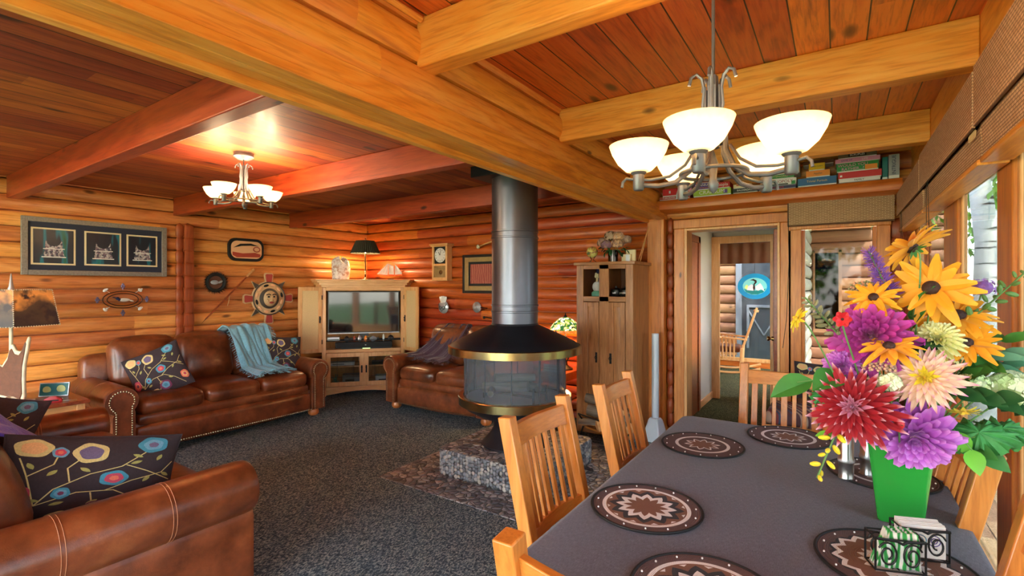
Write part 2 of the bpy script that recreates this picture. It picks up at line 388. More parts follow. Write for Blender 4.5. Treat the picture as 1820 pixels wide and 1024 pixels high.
def cloth():
    m, nt, b = newmat('tablecloth'); tc = nd(nt, 'ShaderNodeTexCoord'); P = tc.outputs['Object']
    w1 = nd(nt, 'ShaderNodeTexNoise', {'Vector': nd(nt, 'ShaderNodeVectorMath', {0: P, 1: (60., 900., 60.)}, operation='MULTIPLY').outputs[0], 'Scale': 1.0})
    w2 = nd(nt, 'ShaderNodeTexNoise', {'Vector': nd(nt, 'ShaderNodeVectorMath', {0: P, 1: (900., 60., 60.)}, operation='MULTIPLY').outputs[0], 'Scale': 1.0})
    f = math_(nt, 'ADD', math_(nt, 'MULTIPLY', w1.outputs[0], .5), math_(nt, 'MULTIPLY', w2.outputs[0], .5))
    setp(nt, b, col=ramp(nt, f, [(.3, srgb(40, 38, 48)), (.5, srgb(74, 70, 84)), (.7, srgb(108, 106, 120))]), rough=.8, sheen=.2, normal=bump(nt, f, .4, .001))
cloth()
plain('steel_dark', srgb(104, 104, 116), .34, .85, nscale=3, namp=.35)
plain('stove_black', srgb(36, 38, 46), .42, .5, nscale=6, namp=.5, bst=.1)
plain('brass', srgb(184, 162, 112), .22, 1, nscale=8, namp=.2)
plain('iron', srgb(38, 36, 36), .45, .7)
plain('fixture_metal', srgb(112, 112, 116), .45, .7, nscale=20, namp=.25)
plain('steel', srgb(180, 178, 176), .28, 1)
plain('chrome', srgb(220, 220, 220), .08, 1)
plain('black_plastic', srgb(18, 18, 20), .3)
plain('black_matte', srgb(14, 14, 15), .7)
plain('grey_plastic', srgb(120, 124, 130), .5)
plain('silver', srgb(186, 188, 192), .35, .6)
plain('white_paint', srgb(206, 204, 202), .6)
plain('pale_metal', srgb(196, 204, 214), .4, .1)
plain('ceramic_green', srgb(44, 150, 58), .12, coat=.8, nscale=3, namp=.1)
plain('white_cloth', srgb(232, 230, 226), .9, nscale=40, namp=.06)
plain('paper', srgb(226, 224, 220), .8); plain('cream', srgb(226, 208, 168), .7)
plain('nail', srgb(176, 160, 126), .3, 1)
plain('bunfoot', srgb(206, 120, 60), .35, coat=.5)
plain('stitch', srgb(176, 116, 80), .7)
plain('brown_fabric', srgb(104, 66, 50), .9, nscale=8, namp=.25)
for n, c in (('red', (196, 26, 30)), ('darkred', (150, 24, 30)), ('blue', (30, 96, 150)), ('navy', (34, 36, 84)), ('purple', (88, 66, 150)), ('lime', (160, 190, 60)),
             ('green', (40, 140, 70)), ('orange', (232, 140, 40)), ('yellow', (240, 196, 30)), ('pink', (220, 150, 190)), ('white', (232, 232, 232)), ('black', (20, 20, 20)),
             ('tealp', (20, 110, 110)), ('greyp', (150, 152, 160)), ('gold', (206, 176, 96)), ('olive', (92, 84, 60)), ('rust', (176, 70, 52)), ('brick', (170, 70, 60)),
             ('skyb', (30, 150, 206)), ('aqua', (120, 206, 214)), ('lightgreen', (190, 216, 140)), ('tan', (206, 170, 120)), ('greyd', (84, 88, 94)), ('peach', (240, 186, 140))):
    plain('p_'+n, srgb(*c), .45)
plain('cushion_cloth', srgb(56, 44, 48), .9, nscale=90, namp=.25, bst=.3)
for n, c in (('e_cream', (214, 196, 130)), ('e_leaf', (168, 164, 92)), ('e_blue', (70, 146, 170)), ('e_lav', (112, 98, 128)), ('e_pink', (196, 74, 96)), ('e_coral', (226, 120, 92)),
             ('e_peach', (232, 178, 122)), ('e_plum', (122, 56, 88)), ('e_skyblue', (112, 164, 190))):
    plain(n, srgb(*c), .9, nscale=160, namp=.3, bst=.3)
plain('throw_blue', srgb(120, 172, 190), .95, nscale=70, namp=.35, bst=.8, sheen=.4)
plain('throw_plum', srgb(72, 48, 62), .95, nscale=70, namp=.5, bst=.8, sheen=.4)
plain('throw_purple', srgb(104, 78, 200), .95, nscale=90, namp=.4, bst=.8, sheen=.4)
plain('antler', srgb(206, 190, 160), .5, nscale=20, namp=.3); plain('antler_brown', srgb(96, 54, 32), .6, nscale=30, namp=.45, bst=.6)
glassy('pane', (.42, .44, .44), .16); glassy('stove_glass', (.72, .75, .78), .35, dust=.34, dustc=srgb(122, 130, 140)); glassy('dark_pane', (.16, .2, .22), .12); glassy('cab_glass', (.85, .88, .88), .4)  # pane: grey tint put in to dim daylight and the view outside
plain('leaf_green', srgb(54, 118, 44), .55, nscale=30, namp=.3); plain('leaf_dark', srgb(34, 84, 40), .5, nscale=30, namp=.3)
plain('leaf_blue', srgb(96, 156, 130), .5, nscale=30, namp=.25); plain('leaf_bright', srgb(104, 176, 52), .5, nscale=20, namp=.2)
plain('stem_green', srgb(96, 136, 70), .55); plain('kale', srgb(64, 140, 70), .6, nscale=40, namp=.4)
plain('tree_leaf', srgb(110, 160, 50), .6, nscale=.8, namp=.45); plain('tree_leaf2', srgb(64, 104, 44), .7, nscale=.8, namp=.4)
plain('grass', srgb(96, 124, 60), .9, nscale=4, namp=.3)
def birch():
    m, nt, b = newmat('birch_bark'); tc = nd(nt, 'ShaderNodeTexCoord')
    v = nd(nt, 'ShaderNodeVectorMath', {0: tc.outputs['Object'], 1: (2., 2., 14.)}, operation='MULTIPLY').outputs[0]
    n = nd(nt, 'ShaderNodeTexNoise', {'Vector': v, 'Scale': 1.0, 'Detail': 4})
    setp(nt, b, col=ramp(nt, n.outputs[0], [(.34, srgb(40, 36, 34)), (.42, srgb(224, 222, 218)), (1, srgb(240, 238, 234))]), rough=.8)
birch()
def text(name, s, size, mat, parent, loc, rot, depth=.0008, align='CENTER', sx=1.0):
    cu = bpy.data.curves.new(name, 'FONT'); cu.body = s; cu.size = size; cu.extrude = depth; cu.align_x = align; cu.align_y = 'CENTER'; cu.resolution_u = 3
    tmp = bpy.data.objects.new(name+'_c', cu); COL.objects.link(tmp)
    me = bpy.data.meshes.new_from_object(tmp.evaluated_get(bpy.context.evaluated_depsgraph_get()))
    bpy.data.objects.remove(tmp); me.materials.clear(); me.materials.append(MATS[mat])
    o = bpy.data.objects.new(name, me); COL.objects.link(o)
    o.parent = parent; o.location = loc; o.rotation_euler = rot; o.scale = (sx, 1, 1)
    return o
# ------------------------------------------------------------------ the building
RW = .1395
def logprof(z0, z1, bulge=.045, rw=RW, ph=PH):
    zs = {round(z0, 4), round(z1, 4)}
    k = math.floor((z0-ph)/rw)
    while ph+k*rw < z1:
        for t in (.0, .042, .052, .08, .14, .22, .38, .5, .62, .78, .86, .92, .948, .958):
            z = ph+(k+t)*rw
            if z0 < z < z1: zs.add(round(z, 4))
        k += 1
    out = []
    for z in sorted(zs):
        t = ((z-ph)/rw) % 1.0
        out.append((bulge*math.sqrt(max(0, 1-abs(2*t-1)**2.0)) if .047 < t < .953 else -.05, z))
    return out
def logwall(name, mat, p0, p1, inn, rects, thick=.12, **kw):
    # p0,p1: ends on plan; inn: unit normal into the room; rects: (s0,s1,z0,z1) in metres along the wall
    mb = MB(); p0 = Vector((*p0, 0)); d = (Vector((*p1, 0))-p0).normalized(); n = Vector((*inn, 0))
    for s0, s1, z0, z1 in rects:
        pr = logprof(z0, z1, **kw); prof = [(o, z) for o, z in pr]+[(-thick, z1), (-thick, z0)]
        mb.loft([[p0+d*s+n*o+Vector((0, 0, z)) for o, z in prof] for s in (s0, s1)])
    o = mb.build(name, mat, ang=35); return struct(o)
def sbox(name, mat, *a, bevel=.004):
    mb = MB()
    for b in a: mb.bx(*b)
    return struct(mb.build(name, mat, bevel=bevel))
LZ, DZ = 2.47, 2.64
# floors
sbox('floor', 'carpet', (-6.3, .7, -3.2, 5.2, -.1, 0), bevel=0)
mb = MB()
mb.bx(-3.0, -.85, 2.6, 4.3, 0, .006); struct(mb.build('floor_pebble_inlay', 'pebble_floor'), 'grey river pebble floor inlay set in the carpet round the hearth')
sbox('floor_hallway', 'carpet_green', (-3.4, .36, 5.2, 10.0, -.1, 0), bevel=0)
# log walls of the living room and the dining end
logwall('wall_left', 'log_left', (-6.095, -3.1), (-6.095, 5.05), (1, 0), [(0, 8.27, 0, LZ)])
logwall('wall_back', 'log_back', (-6.2, 5.065), (-1.6, 5.065), (0, -1), [(0, 4.6, 0, LZ)])
# stub of crossing log ends on the left wall
mb = MB()
for i in range(17):
    z = PH+i*RW
    if z+RW < 2.29: mb.cushion((-6.0, 2.50, z+RW/2), (.1, .085+.012*(i % 2), RW*.985), r=.008, n=4); mb.cushion((-6.0, 2.42, z+RW/2), (.05, .08, RW*.9), r=.03, n=4)
struct(mb.build('trim_1', 'log_end'), 'column of interlocking log ends on the left wall')
# dining back wall with door opening x[-1.25,-.43] and window opening x[-.26,.28]
logwall('wall_dining_back', 'log_dining', (-1.5, 5.06), (.62, 5.06), (0, -1),
        [(0, .25, 0, DZ), (.25, 1.07, 2.06, DZ), (1.07, 1.24, 0, DZ), (1.24, 1.78, 2.05, DZ), (1.24, 1.78, 0, .7), (1.78, 2.12, 0, DZ)])
# header log wall between living and dining
logwall('wall_header', 'log_header', (-1.505, -3.1), (-1.505, 5.05), (1, 0), [(0, 8.15, 2.19, DZ)], thick=.1, bulge=.04, rw=.155, ph=.125)
mb = MB()
mb.bx(-1.49, -1.44, -3.1, 4.95, 2.205, 2.292); mb.bx(-1.49, -1.425, -3.1, 4.95, 2.172, 2.205)
mb.bx(-1.60, -1.52, -3.1, 4.95, 2.184, 2.189); mb.bx(-1.64, -1.60, -3.1, 4.95, 2.155, 2.32); mb.bx(-1.52, -1.49, -3.1, 4.95, 2.172, 2.189)
struct(mb.build('trim_2', 'trim_y', bevel=.006), 'yellow cedar casing along the bottom of the long header')
# cased post at the far end of the header
mb = MB(); mb.bx(-1.62, -1.475, 4.93, 5.02, 0, 2.19); mb.bx(-1.475, -1.44, 4.9, 5.03, 0, 2.30)
struct(mb.build('trim_3', 'trim_z', bevel=.005), 'cedar post casing at the end of the header')
mb = MB()
for i in range(18):
    z = PH+i*RW-.0
    if z+RW < 2.2: mb.cushion((-1.405, 5.02, z+RW/2), (.065, .09+.02*(i % 2), RW*.96), r=.03, n=4)
struct(mb.build('trim_4', 'log_end'), 'stacked log ends between the header post and the doorway')
# ceilings
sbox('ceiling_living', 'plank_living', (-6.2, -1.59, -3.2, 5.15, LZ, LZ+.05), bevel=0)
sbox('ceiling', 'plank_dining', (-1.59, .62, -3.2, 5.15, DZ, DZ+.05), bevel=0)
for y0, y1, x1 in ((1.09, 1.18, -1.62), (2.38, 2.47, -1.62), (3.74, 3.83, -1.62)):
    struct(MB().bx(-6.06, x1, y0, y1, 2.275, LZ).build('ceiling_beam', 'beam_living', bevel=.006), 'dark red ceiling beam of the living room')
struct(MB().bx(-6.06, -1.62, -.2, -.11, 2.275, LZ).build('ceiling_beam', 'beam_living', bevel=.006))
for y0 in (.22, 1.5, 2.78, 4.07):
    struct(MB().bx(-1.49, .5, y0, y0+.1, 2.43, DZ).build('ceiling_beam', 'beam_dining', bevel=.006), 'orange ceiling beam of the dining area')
struct(MB().tube([(-1.455, -3, DZ-.018), (-1.455, 1.49, DZ-.018)], .014).build('trim_5', 'trim_y'), 'round pole moulding under the dining ceiling')
# window wall on the right: openings between posts
WOP = [(-2.7, -1.4), (-1.2, .0), (.15, 1.2), (1.3, 2.34), (2.53, 3.26), (3.62, 4.72)]
mb = MB(); mb.bx(.5, .54, -3.1, 5.05, 1.98, DZ); mb.bx(.5, .54, -3.1, 5.05, 0, .34)
struct(mb.build('wall_right', 'trim_y', bevel=.004))
edges = [-3.1]+[v for o_ in WOP for v in o_]+[5.05]
mb = MB()
for i in range(0, len(edges), 2): mb.bx(.5, .54, edges[i], edges[i+1], .34, 1.98)
struct(mb.build('wall_right_posts', 'trim_z', bevel=.006))
# log stack in the far right corner
mb = MB()
for i in range(14):
    z = PH+i*RW
    if z+RW < 2.1: mb.cushion((.475, 4.93, z+RW/2), (.06, .22, RW*.97), r=.03, n=4); mb.cushion((.43, 5.03, z+RW/2), (.14, .05, RW*.97), r=.03, n=4)
struct(mb.build('trim_6', 'log_end'), 'stacked log ends in the corner beside the windows')
for i, (a, b) in enumerate(WOP):
    t = bpy.data.objects.new('window_%d' % (i+1), None); COL.objects.link(t); t['kind'] = 'structure'
    f = MB()
    for y0, y1 in ((a, a+.03), (b-.03, b)): f.bx(.512, .536, y0, y1, .34, 1.98)
    f.bx(.512, .536, a+.03, b-.03, .34, .38); f.bx(.512, .536, a+.03, b-.03, 1.95, 1.98)
    f.build('window_frame', 'oak_z', t, bevel=.005)
    MB().bx(.522, .525, a+.03, b-.03, .38, 1.95).build('window_pane', 'pane', t)
    MB().bx(.48, .54, a-.02, b+.02, .325, .345).build('window_sill', 'trim_y', t, bevel=.004)
# back window
t = bpy.data.objects.new('window_7', None); COL.objects.link(t); t['kind'] = 'structure'
f = MB()
f.bx(-.36, -.26, 4.985, 5.03, .70, 2.0); f.bx(.275, .365, 4.985, 5.03, .70, 2.0); f.bx(-.365, .37, 4.982, 5.03, 2.0, 2.12); f.bx(-.38, .385, 4.95, 5.03, .62, .70)
f.build('window_casing', 'trim_z', t, bevel=.005)
f = MB(); f.bx(-.26, -.235, 5.05, 5.12, .7, 2.0); f.bx(.25, .275, 5.05, 5.12, .7, 2.0); f.build('window_frame', 'trim_z', t, bevel=.003)
MB().bx(-.235, .25, 5.08, 5.084, .7, 2.0).build('window_pane', 'pane', t)
# shelf ledge over the doorway
mb = MB()
pr = [(5.05, 2.34), (4.79, 2.34), (4.765, 2.332), (4.752, 2.31), (4.75, 2.27), (4.757, 2.245), (4.78, 2.232), (5.05, 2.232)]
mb.loft([[(x, y, z) for y, z in pr] for x in (-1.47, .42)])
struct(mb.build('trim_7', 'trim_x', ang=30), 'thick rounded ledge shelf over the doorway')
# doorway casing
t = bpy.data.objects.new('door_1', None); COL.objects.link(t); t['kind'] = 'structure'
f = MB()
f.bx(-1.365, -1.262, 4.985, 5.02, 0, 2.075); f.bx(-.425, -.335, 4.985, 5.02, 0, 2.075); f.bx(-1.37, -.33, 4.982, 5.02, 2.075, 2.165)
f.build('casing', 'trim_z', t, bevel=.006)
f = MB(); f.bx(-1.262, -1.235, 4.975, 5.18, 0, 2.075); f.bx(-.445, -.425, 4.975, 5.18, 0, 2.075); f.bx(-1.235, -.445, 4.978, 5.178, 2.05, 2.072)
f.build('jamb', 'oak_z', t, bevel=.003)
# door leaf swung open into the hallway, seen edge on
t2 = thing('open_door', 'dark brown wooden door swung open into the hallway, seen edge on with a brass knob', 'door', (-.475, 5.19, 0), R(96))
MB().bx(0, .78, -.018, .018, .01, 2.04).build('door_leaf', 'cherry', t2, bevel=.003)
k = MB().lathe([(.0, -.06), (.022, -.055), (.026, -.045), (.012, -.03), (.01, -.02), (.022, -.018), (.022, 0)], (.06, .018, 1.0), M=Matrix.Rotation(R(90), 3, 'X'), n=14)
k.lathe([(.0, -.06), (.022, -.055), (.026, -.045), (.012, -.03), (.01, -.02), (.022, -.018), (.022, 0)], (.06, -.018, 1.0), M=Matrix.Rotation(R(-90), 3, 'X'), n=14)
k.build('door_knob', 'brass', t2)
# hallway
sbox('wall_hall_left', 'white_paint', (-1.52, -1.40, 5.17, 7.0, 0, 2.4), bevel=0)
sbox('wall_hall_right', 'white_paint', (-.385, -.36, 5.2, 5.67, 0, 2.4), (-.385, -.36, 5.67, 6.27, 0, .9), (-.385, -.36, 5.67, 6.27, 2.0, 2.4), (-.385, -.36, 6.27, 8.0, 0, 2.4), bevel=0)
sbox('ceiling_hall', 'white_paint', (-1.52, -.36, 5.17, 7.1, 2.22, 2.3), bevel=0)
sbox('wall_hall_end', 'white_paint', (-1.52, -1.38, 6.98, 7.1, 0, 2.4), (-.62, -.42, 6.98, 7.1, 0, 2.4), (-1.4, -.5, 6.98, 7.1, 2.1, 2.4), bevel=0)
sbox('trim_8', 'oak_z', (-1.40, -1.30, 6.93, 6.98, 0, 2.07), (-.70, -.62, 6.93, 6.98, 0, 2.07), (-1.40, -.62, 6.93, 6.98, 2.07, 2.16))
sbox('trim_9', 'cherry', (-1.40, -1.375, 5.3, 5.42, 0, 2.1), (-1.40, -1.385, 5.42, 6.1, 0, 2.02), (-1.40, -1.375, 6.1, 6.2, 0, 2.1), (-1.40, -1.375, 5.3, 6.2, 2.02, 2.1))
sbox('baseboard_hall', 'oak_y', (-1.40, -1.385, 6.2, 6.98, 0, .09))
# hallway outer wall seen through the back window
logwall('wall_outside', 'ext_log_y', (-.33, 5.17), (-.33, 8.0), (1, 0), [(0, .5, -.3, 2.5), (.5, 1.1, -.3, .9), (.5, 1.1, 2.0, 2.5), (1.1, 2.83, -.3, 2.5)], thick=.03, rw=.16, ph=0)
sbox('trim_10', 'white_paint', (-.335, -.27, 5.2, 5.3, -.3, 2.5), (-.335, -.29, 5.6, 5.68, .85, 2.05), (-.335, -.29, 6.26, 6.34, .85, 2.05), (-.335, -.29, 5.6, 6.34, 2.0, 2.1), (-.335, -.28, 5.6, 6.34, .82, .9))
# sun room beyond
sbox('ceiling_sunroom', 'white_paint', (-3.4, .5, 7.0, 10.1, 2.45, 2.52), bevel=0)
sbox('wall_sunroom_back', 'trim_x', (-3.4, -2.32, 9.92, 10.0, 0, 2.45), (-2.32, .36, 9.92, 10.0, 2.15, 2.45), (-.6, .36, 9.92, 10.0, 0, 2.45), (-2.32, -.6, 9.92, 10.0, 0, .12))
sbox('wall_sunroom_left', 'trim_y', (-3.42, -3.34, 7.0, 10.0, 0, 2.45), bevel=0)
t = bpy.data.objects.new('window_8', None); COL.objects.link(t); t['kind'] = 'structure'
f = MB(); f.bx(-2.32, -2.05, 9.90, 9.98, .1, 2.16); f.bx(-.66, -.58, 9.90, 9.98, .1, 2.16); f.bx(-2.32, -.58, 9.9, 9.98, .10, .17); f.build('window_frame', 'oak_z', t, bevel=.005)
MB().bx(-2.05, -.66, 9.94, 9.944, .17, 2.15).build('window_pane', 'pane', t)
# wing wall seen through the back window, with its window
logwall('wall_wing', 'ext_log', (-.3, 8.0), (.38, 8.0), (0, -1), [(0, .03, -.3, 2.6), (.03, .36, -.3, .9), (.03, .36, 1.99, 2.6), (.36, .68, -.3, 2.6)], thick=.06, rw=.16, ph=.02, bulge=.045)
t = bpy.data.objects.new('window_9', None); COL.objects.link(t); t['kind'] = 'structure'
f = MB(); f.bx(-.275, -.25, 7.94, 8.0, .88, 2.0); f.bx(.02, .06, 7.94, 8.0, .88, 2.02); f.bx(-.275, .06, 7.94, 8.0, 1.96, 2.0); f.bx(-.275, .06, 7.93, 8.0, .86, .91); f.build('window_frame', 'ext_log', t, bevel=.004)
MB().bx(-.25, .02, 7.985, 7.99, .91, 1.96).build('window_pane', 'dark_pane', t)
MB().bx(-.25, .02, 8.03, 8.04, 1.80, 1.96).build('window_shade', 'brown_fabric', t)
# exterior wall with grey door beyond the sun room
logwall('wall_neighbour', 'ext_log', (-4.6, 12.2), (-1.9, 12.2), (0, -1), [(0, 2.7, -.2, 3.2)], rw=.22, ph=0, bulge=.06)
logwall('wall_neighbour_right', 'ext_log', (-.75, 12.2), (2.0, 12.2), (0, -1), [(0, 2.75, -.2, 3.2)], rw=.22, ph=0, bulge=.06)
sbox('wall_neighbour_gable', 'ext_log', (-1.9, -.75, 12.2, 12.3, 2.25, 3.2))
t = bpy.data.objects.new('door_2', None); COL.objects.link(t); t['kind'] = 'structure'
f = MB(); f.bx(-1.9, -.75, 12.16, 12.22, -.2, 2.3); f.build('door_leaf', 'p_greyd', t, bevel=.004)
f = MB(); f.bx(-1.92, -1.8, 12.1, 12.18, -.2, 2.35); f.bx(-.84, -.72, 12.1, 12.18, -.2, 2.35); f.bx(-1.92, -.72, 12.1, 12.18, 2.2, 2.35)
f.bx(-1.7, -.95, 12.13, 12.17, 1.02, 1.08); f.bx(-1.7, -1.65, 12.13, 12.17, .1, 1.02); f.bx(-1.0, -.95, 12.13, 12.17, .1, 1.02)
f.bar((-1.66, 12.15, .95), (-1.35, 12.15, .4), .03, .02, (0, 1, 0)); f.bar((-1.35, 12.15, .4), (-1.04, 12.15, .95), .03, .02, (0, 1, 0))
f.build('door_moulding', 'greyp2' if 'greyp2' in MATS else 'p_greyp', t, bevel=.004)
# roof slabs (outside, keep the sun off the rooms)
sbox('roof', 'bark', (-6.7, 1.95, -3.3, 5.3, 2.74, 2.86), (-3.6, .3, 5.3, 10.3, 2.6, 2.7), bevel=0)
# rear wall behind the camera: wide window openings
sbox('wall_rear', 'trim_x', (-6.2, .62, -3.2, -3.08, 2.38, 2.7), (-6.2, -6.0, -3.2, -3.08, 0, 2.38), (-3.95, -3.80, -3.2, -3.08, 0, 2.38), (-1.65, -1.45, -3.2, -3.08, 0, 2.38), (.45, .62, -3.2, -3.08, 0, 2.38))
# outside ground, deck
tag(MB().bx(-40, 40, -30, 60, -.42, -.4).build('lawn', 'grass'), 'green lawn outside the house', 'lawn', kind='structure')
tag(MB().bx(.64, 3.4, -4, 7.6, -.16, -.1).build('deck', 'deck'), 'sunlit wooden deck outside the windows', 'deck', kind='structure')

# ------------------------------------------------------------------ shades
def woven(name, label, fn):
    t = thing(name, label, 'window shade'); fn(t); return t
t = thing('roman_shade', 'short woven bamboo shade hanging over the back window under the ledge', 'window shade', (0, 0, 0))
MB().bx(-.36, .385, 4.93, 4.94, 2.03, 2.235).build('valance', 'bamboo_back', t)
mb = MB(); mb.bx(-.36, .385, 4.926, 4.944, 2.025, 2.04); mb.bx(-.362, -.352, 4.926, 4.98, 2.03, 2.235); mb.build('edge_binding', 'bamboo_edge', t)
MB().tube([(-.355, 4.925, 2.1), (-.35, 4.92, 1.7), (-.37, 4.93, 1.2), (-.4, 4.95, .95)], .0025, 5).build('pull_cord', 'black_matte', t)
def side_shade(y0, y1, label, seed, dz=0):
    t = thing('roman_shade', label, 'window shade', (0, 0, 0), group='woven shades over the window wall')
    rnd = random.Random(seed)
    mb = MB(); mb.bx(.395, .405, y0, y1, 2.055, 2.235+dz); mb.build('valance', 'bamboo_side', t, bevel=.002)
    mb = MB(); mb.bx(.40, .5, y0, y1, 2.205, 2.235); mb.build('head_rail', 'bamboo_edge', t)
    st = MB()
    for k in range(6):
        a = rnd.uniform(-.004, .004); x = .415+k*.012; zb = 1.955+k*.004+.045*(k % 2)
        pts = [(x, 2.06), (x+.004, zb+.04), (x+.002, zb), (x+.009, zb-.008), (x+.012, zb+.01), (x+.012, 2.06)]
        st.loft([[(px+a, y, pz) for px, pz in pts] for y in (y0+.01, y1-.01)])
    st.build('folded_stack', 'bamboo_side', t, ang=60)
    MB().bx(.41, .495, y0+.01, y1-.01, 1.925, 1.945).build('bottom_rail', 'trim_y', t, bevel=.004)
    c = MB(); yc = y1-.28
    c.tube([(.4, yc, 2.06), (.41, yc+.01, 1.7), (.405, yc+.02, 1.3)], .0013, 5); c.tube([(.4, yc+.04, 2.06), (.4, yc+.05, 1.6), (.41, yc+.03, 1.28)], .0013, 5)
    if seed in (1, 2): c.build('pull_cord', 'black_matte', t)
    return t
side_shade(3.66, 4.90, 'farthest woven shade over the window wall, ending at the ledge with the board games', 1)
sh = side_shade(2.32, 3.64, 'woven shade in the middle of the window wall above the flowers', 2, .02)
lp = MB()
for k in range(6):
    y = 2.36+k*.016
    lp.tube([(.41, y+.012*math.cos(a), 2.045+.014*math.sin(a)) for a in [i*2*PI/10 for i in range(10)]], .0022, 5, closed=True)
lp.build('cord_rings', 'p_tan', sh)
side_shade(.9, 2.30, 'nearest woven shade over the window wall at the top right corner', 3, .03)
side_shade(-.6, .88, 'woven shade behind the camera over the window wall', 4, .03)
# valance of the far sun room window
mb = MB(); mb.grid(lambda u, v: (-2.3+u*1.75, 9.84+.015*math.sin(u*60), 2.32-.40*v), 80, 2)
tag(mb.build('curtain_valance', 'brown_fabric', solid=.006), 'plain brown gathered fabric valance at the top of the far sunroom window', 'curtain')
# ------------------------------------------------------------------ leather sofas
def smooth_closed(o): return o
def make_sofa(name, label, W, ncush, loc, rz, D=.98, group=None, lean=14, back=0.0):
    # local: x along width (centre 0), front at y=-D/2, back at +D/2
    t = thing(name, label, 'sofa', loc, rz, group)
    aw = .23; sw = W-2*aw; yf = -D/2
    b = MB()
    b.cushion((0, .02, .20), (W-.12, D-.06, .24), r=.03, n=5)
    b.cushion((0, yf+.10, .335), (sw+.02, .16, .12), r=.05, n=6); b.cushion((0, yf+.06, .185), (sw+.04, .10, .20), r=.03, n=6)
    b.build('base', 'leather', t)
    # back frame
    b = MB(); b.cushion((0, D/2-.10, .52), (W-.10, .2, .66), r=.08, n=8, M=Matrix.Rotation(R(-5), 3, 'X')); b.build('back_frame', 'leather', t)
    # seat cushions
    cw = sw/ncush
    for i in range(ncush):
        c = MB(); c.cushion((-sw/2+cw*(i+.5), yf+.345, .445), (cw-.006, .66, .165), r=.065, bz=.035, by=.012, n=10); c.build('seat_cushion', 'leather', t)
    for i in range(ncush):
        c = MB(); c.cushion((-sw/2+cw*(i+.5), D/2-.27+back, .745-back*.5), (cw+(.03 if ncush > 1 else 0), .22, .50), r=.10, bz=.03, by=.055, n=12, M=Matrix.Rotation(R(-lean), 3, 'X')); c.build('back_cushion', 'leather', t)
    for sgn in (-1, 1):
        xc = sgn*(W/2-aw/2)
        a = MB(); rr = .125
        def prof(k, yy, rs=1.0):
            # outline of a roll arm in x-z: scroll on top leaning outwards, panel below
            pts = []
            cx, cz = xc+sgn*.015, .53
            for i in range(22):
                an = R(-62)+R(284)*i/21
                pts.append((cx+sgn*rr*rs*math.cos(an), yy, cz+rr*rs*math.sin(an)))
            pts += [(xc-sgn*.085*rs, yy, .42), (xc-sgn*.085*rs, yy, .09), (xc+sgn*.085*rs, yy, .09), (xc+sgn*.085*rs, yy, .40)]
            return pts if sgn > 0 else pts[::-1]
        a.loft([prof(0, yf+.0, .93), prof(0, yf+.012, .98), prof(0, yf+.035, 1), prof(0, D/2-.1, 1), prof(0, D/2-.06, .95)])
        arm = a.build('arm', 'leather', t, ang=42)
        # recessed front panel and nailheads
        f = MB(); pts = [(q[0], q[2]) for q in prof(0, 0, .62)]
        f.loft([[(xc+(x-xc)*1.0, yf-.004, z) for x, z in pts], [(x, yf+.02, z) for x, z in pts]]); f.build('front_panel', 'leather', arm)
        nl = MB()
        path = [(xc-sgn*.055, .10), (xc-sgn*.055, .42)]+[(xc+sgn*.015+sgn*.088*math.cos(an), .53+.088*math.sin(an)) for an in [R(215)-R(255)*i/10 for i in range(11)]]+[(xc+sgn*.055, .44), (xc+sgn*.055, .10)]
        acc = 0
        for (x0, z0), (x1, z1) in zip(path, path[1:]):
            L = math.hypot(x1-x0, z1-z0); d = acc
            while d < L:
                nl.ell((x0+(x1-x0)*d/L, yf-.006, z0+(z1-z0)*d/L), (.0065, .004, .0065), n=6, m=4); d += .02
            acc = d-L
        nl.build('nailhead_trim', 'nail', arm)
        for y in (-.05, .3):
            for dy in (0, .014):
                st = MB(); st.tube([(q[0]+(q[0]-xc)*.012, yf+.42+y+dy-.02, q[2]+(q[2]-.5)*.006) for q in prof(0, 0)[(0 if sgn > 0 else 4):(22 if sgn > 0 else 26)]], .0012, 4); st.build('stitching', 'stitch', arm)
    nl = MB()
    x = -sw/2-.02
    while x < sw/2+.02: nl.ell((x, yf+.004, .095), (.0065, .005, .0065), n=6, m=4); x += .021
    nl.build('nailhead_trim', 'nail', t)
    for x in (-1, 1):
        for y in (yf+.1, D/2-.12):
            c = MB(); c.lathe([(.0, 0), (.04, .002), (.058, .02), (.062, .045), (.05, .075), (.045, .085), (0, .085)], (x*(W/2-.12), y, 0), 18); c.build('foot', 'bunfoot', t)
    return t
make_sofa('sofa', 'long brown leather three-seat sofa along the left log wall under the framed picture', 2.08, 3, (-5.47, 2.52, 0), R(90), D=.98)
make_sofa('loveseat', 'brown leather loveseat against the back wall behind the round stove', 1.62, 2, (-3.84, 4.58, 0), 0, D=.92)
make_sofa('loveseat', 'brown leather sofa in the near left corner, its rolled arm toward the camera', 2.1, 2, (-3.35, .70, 0), R(180), D=1.12, lean=21, back=.035)

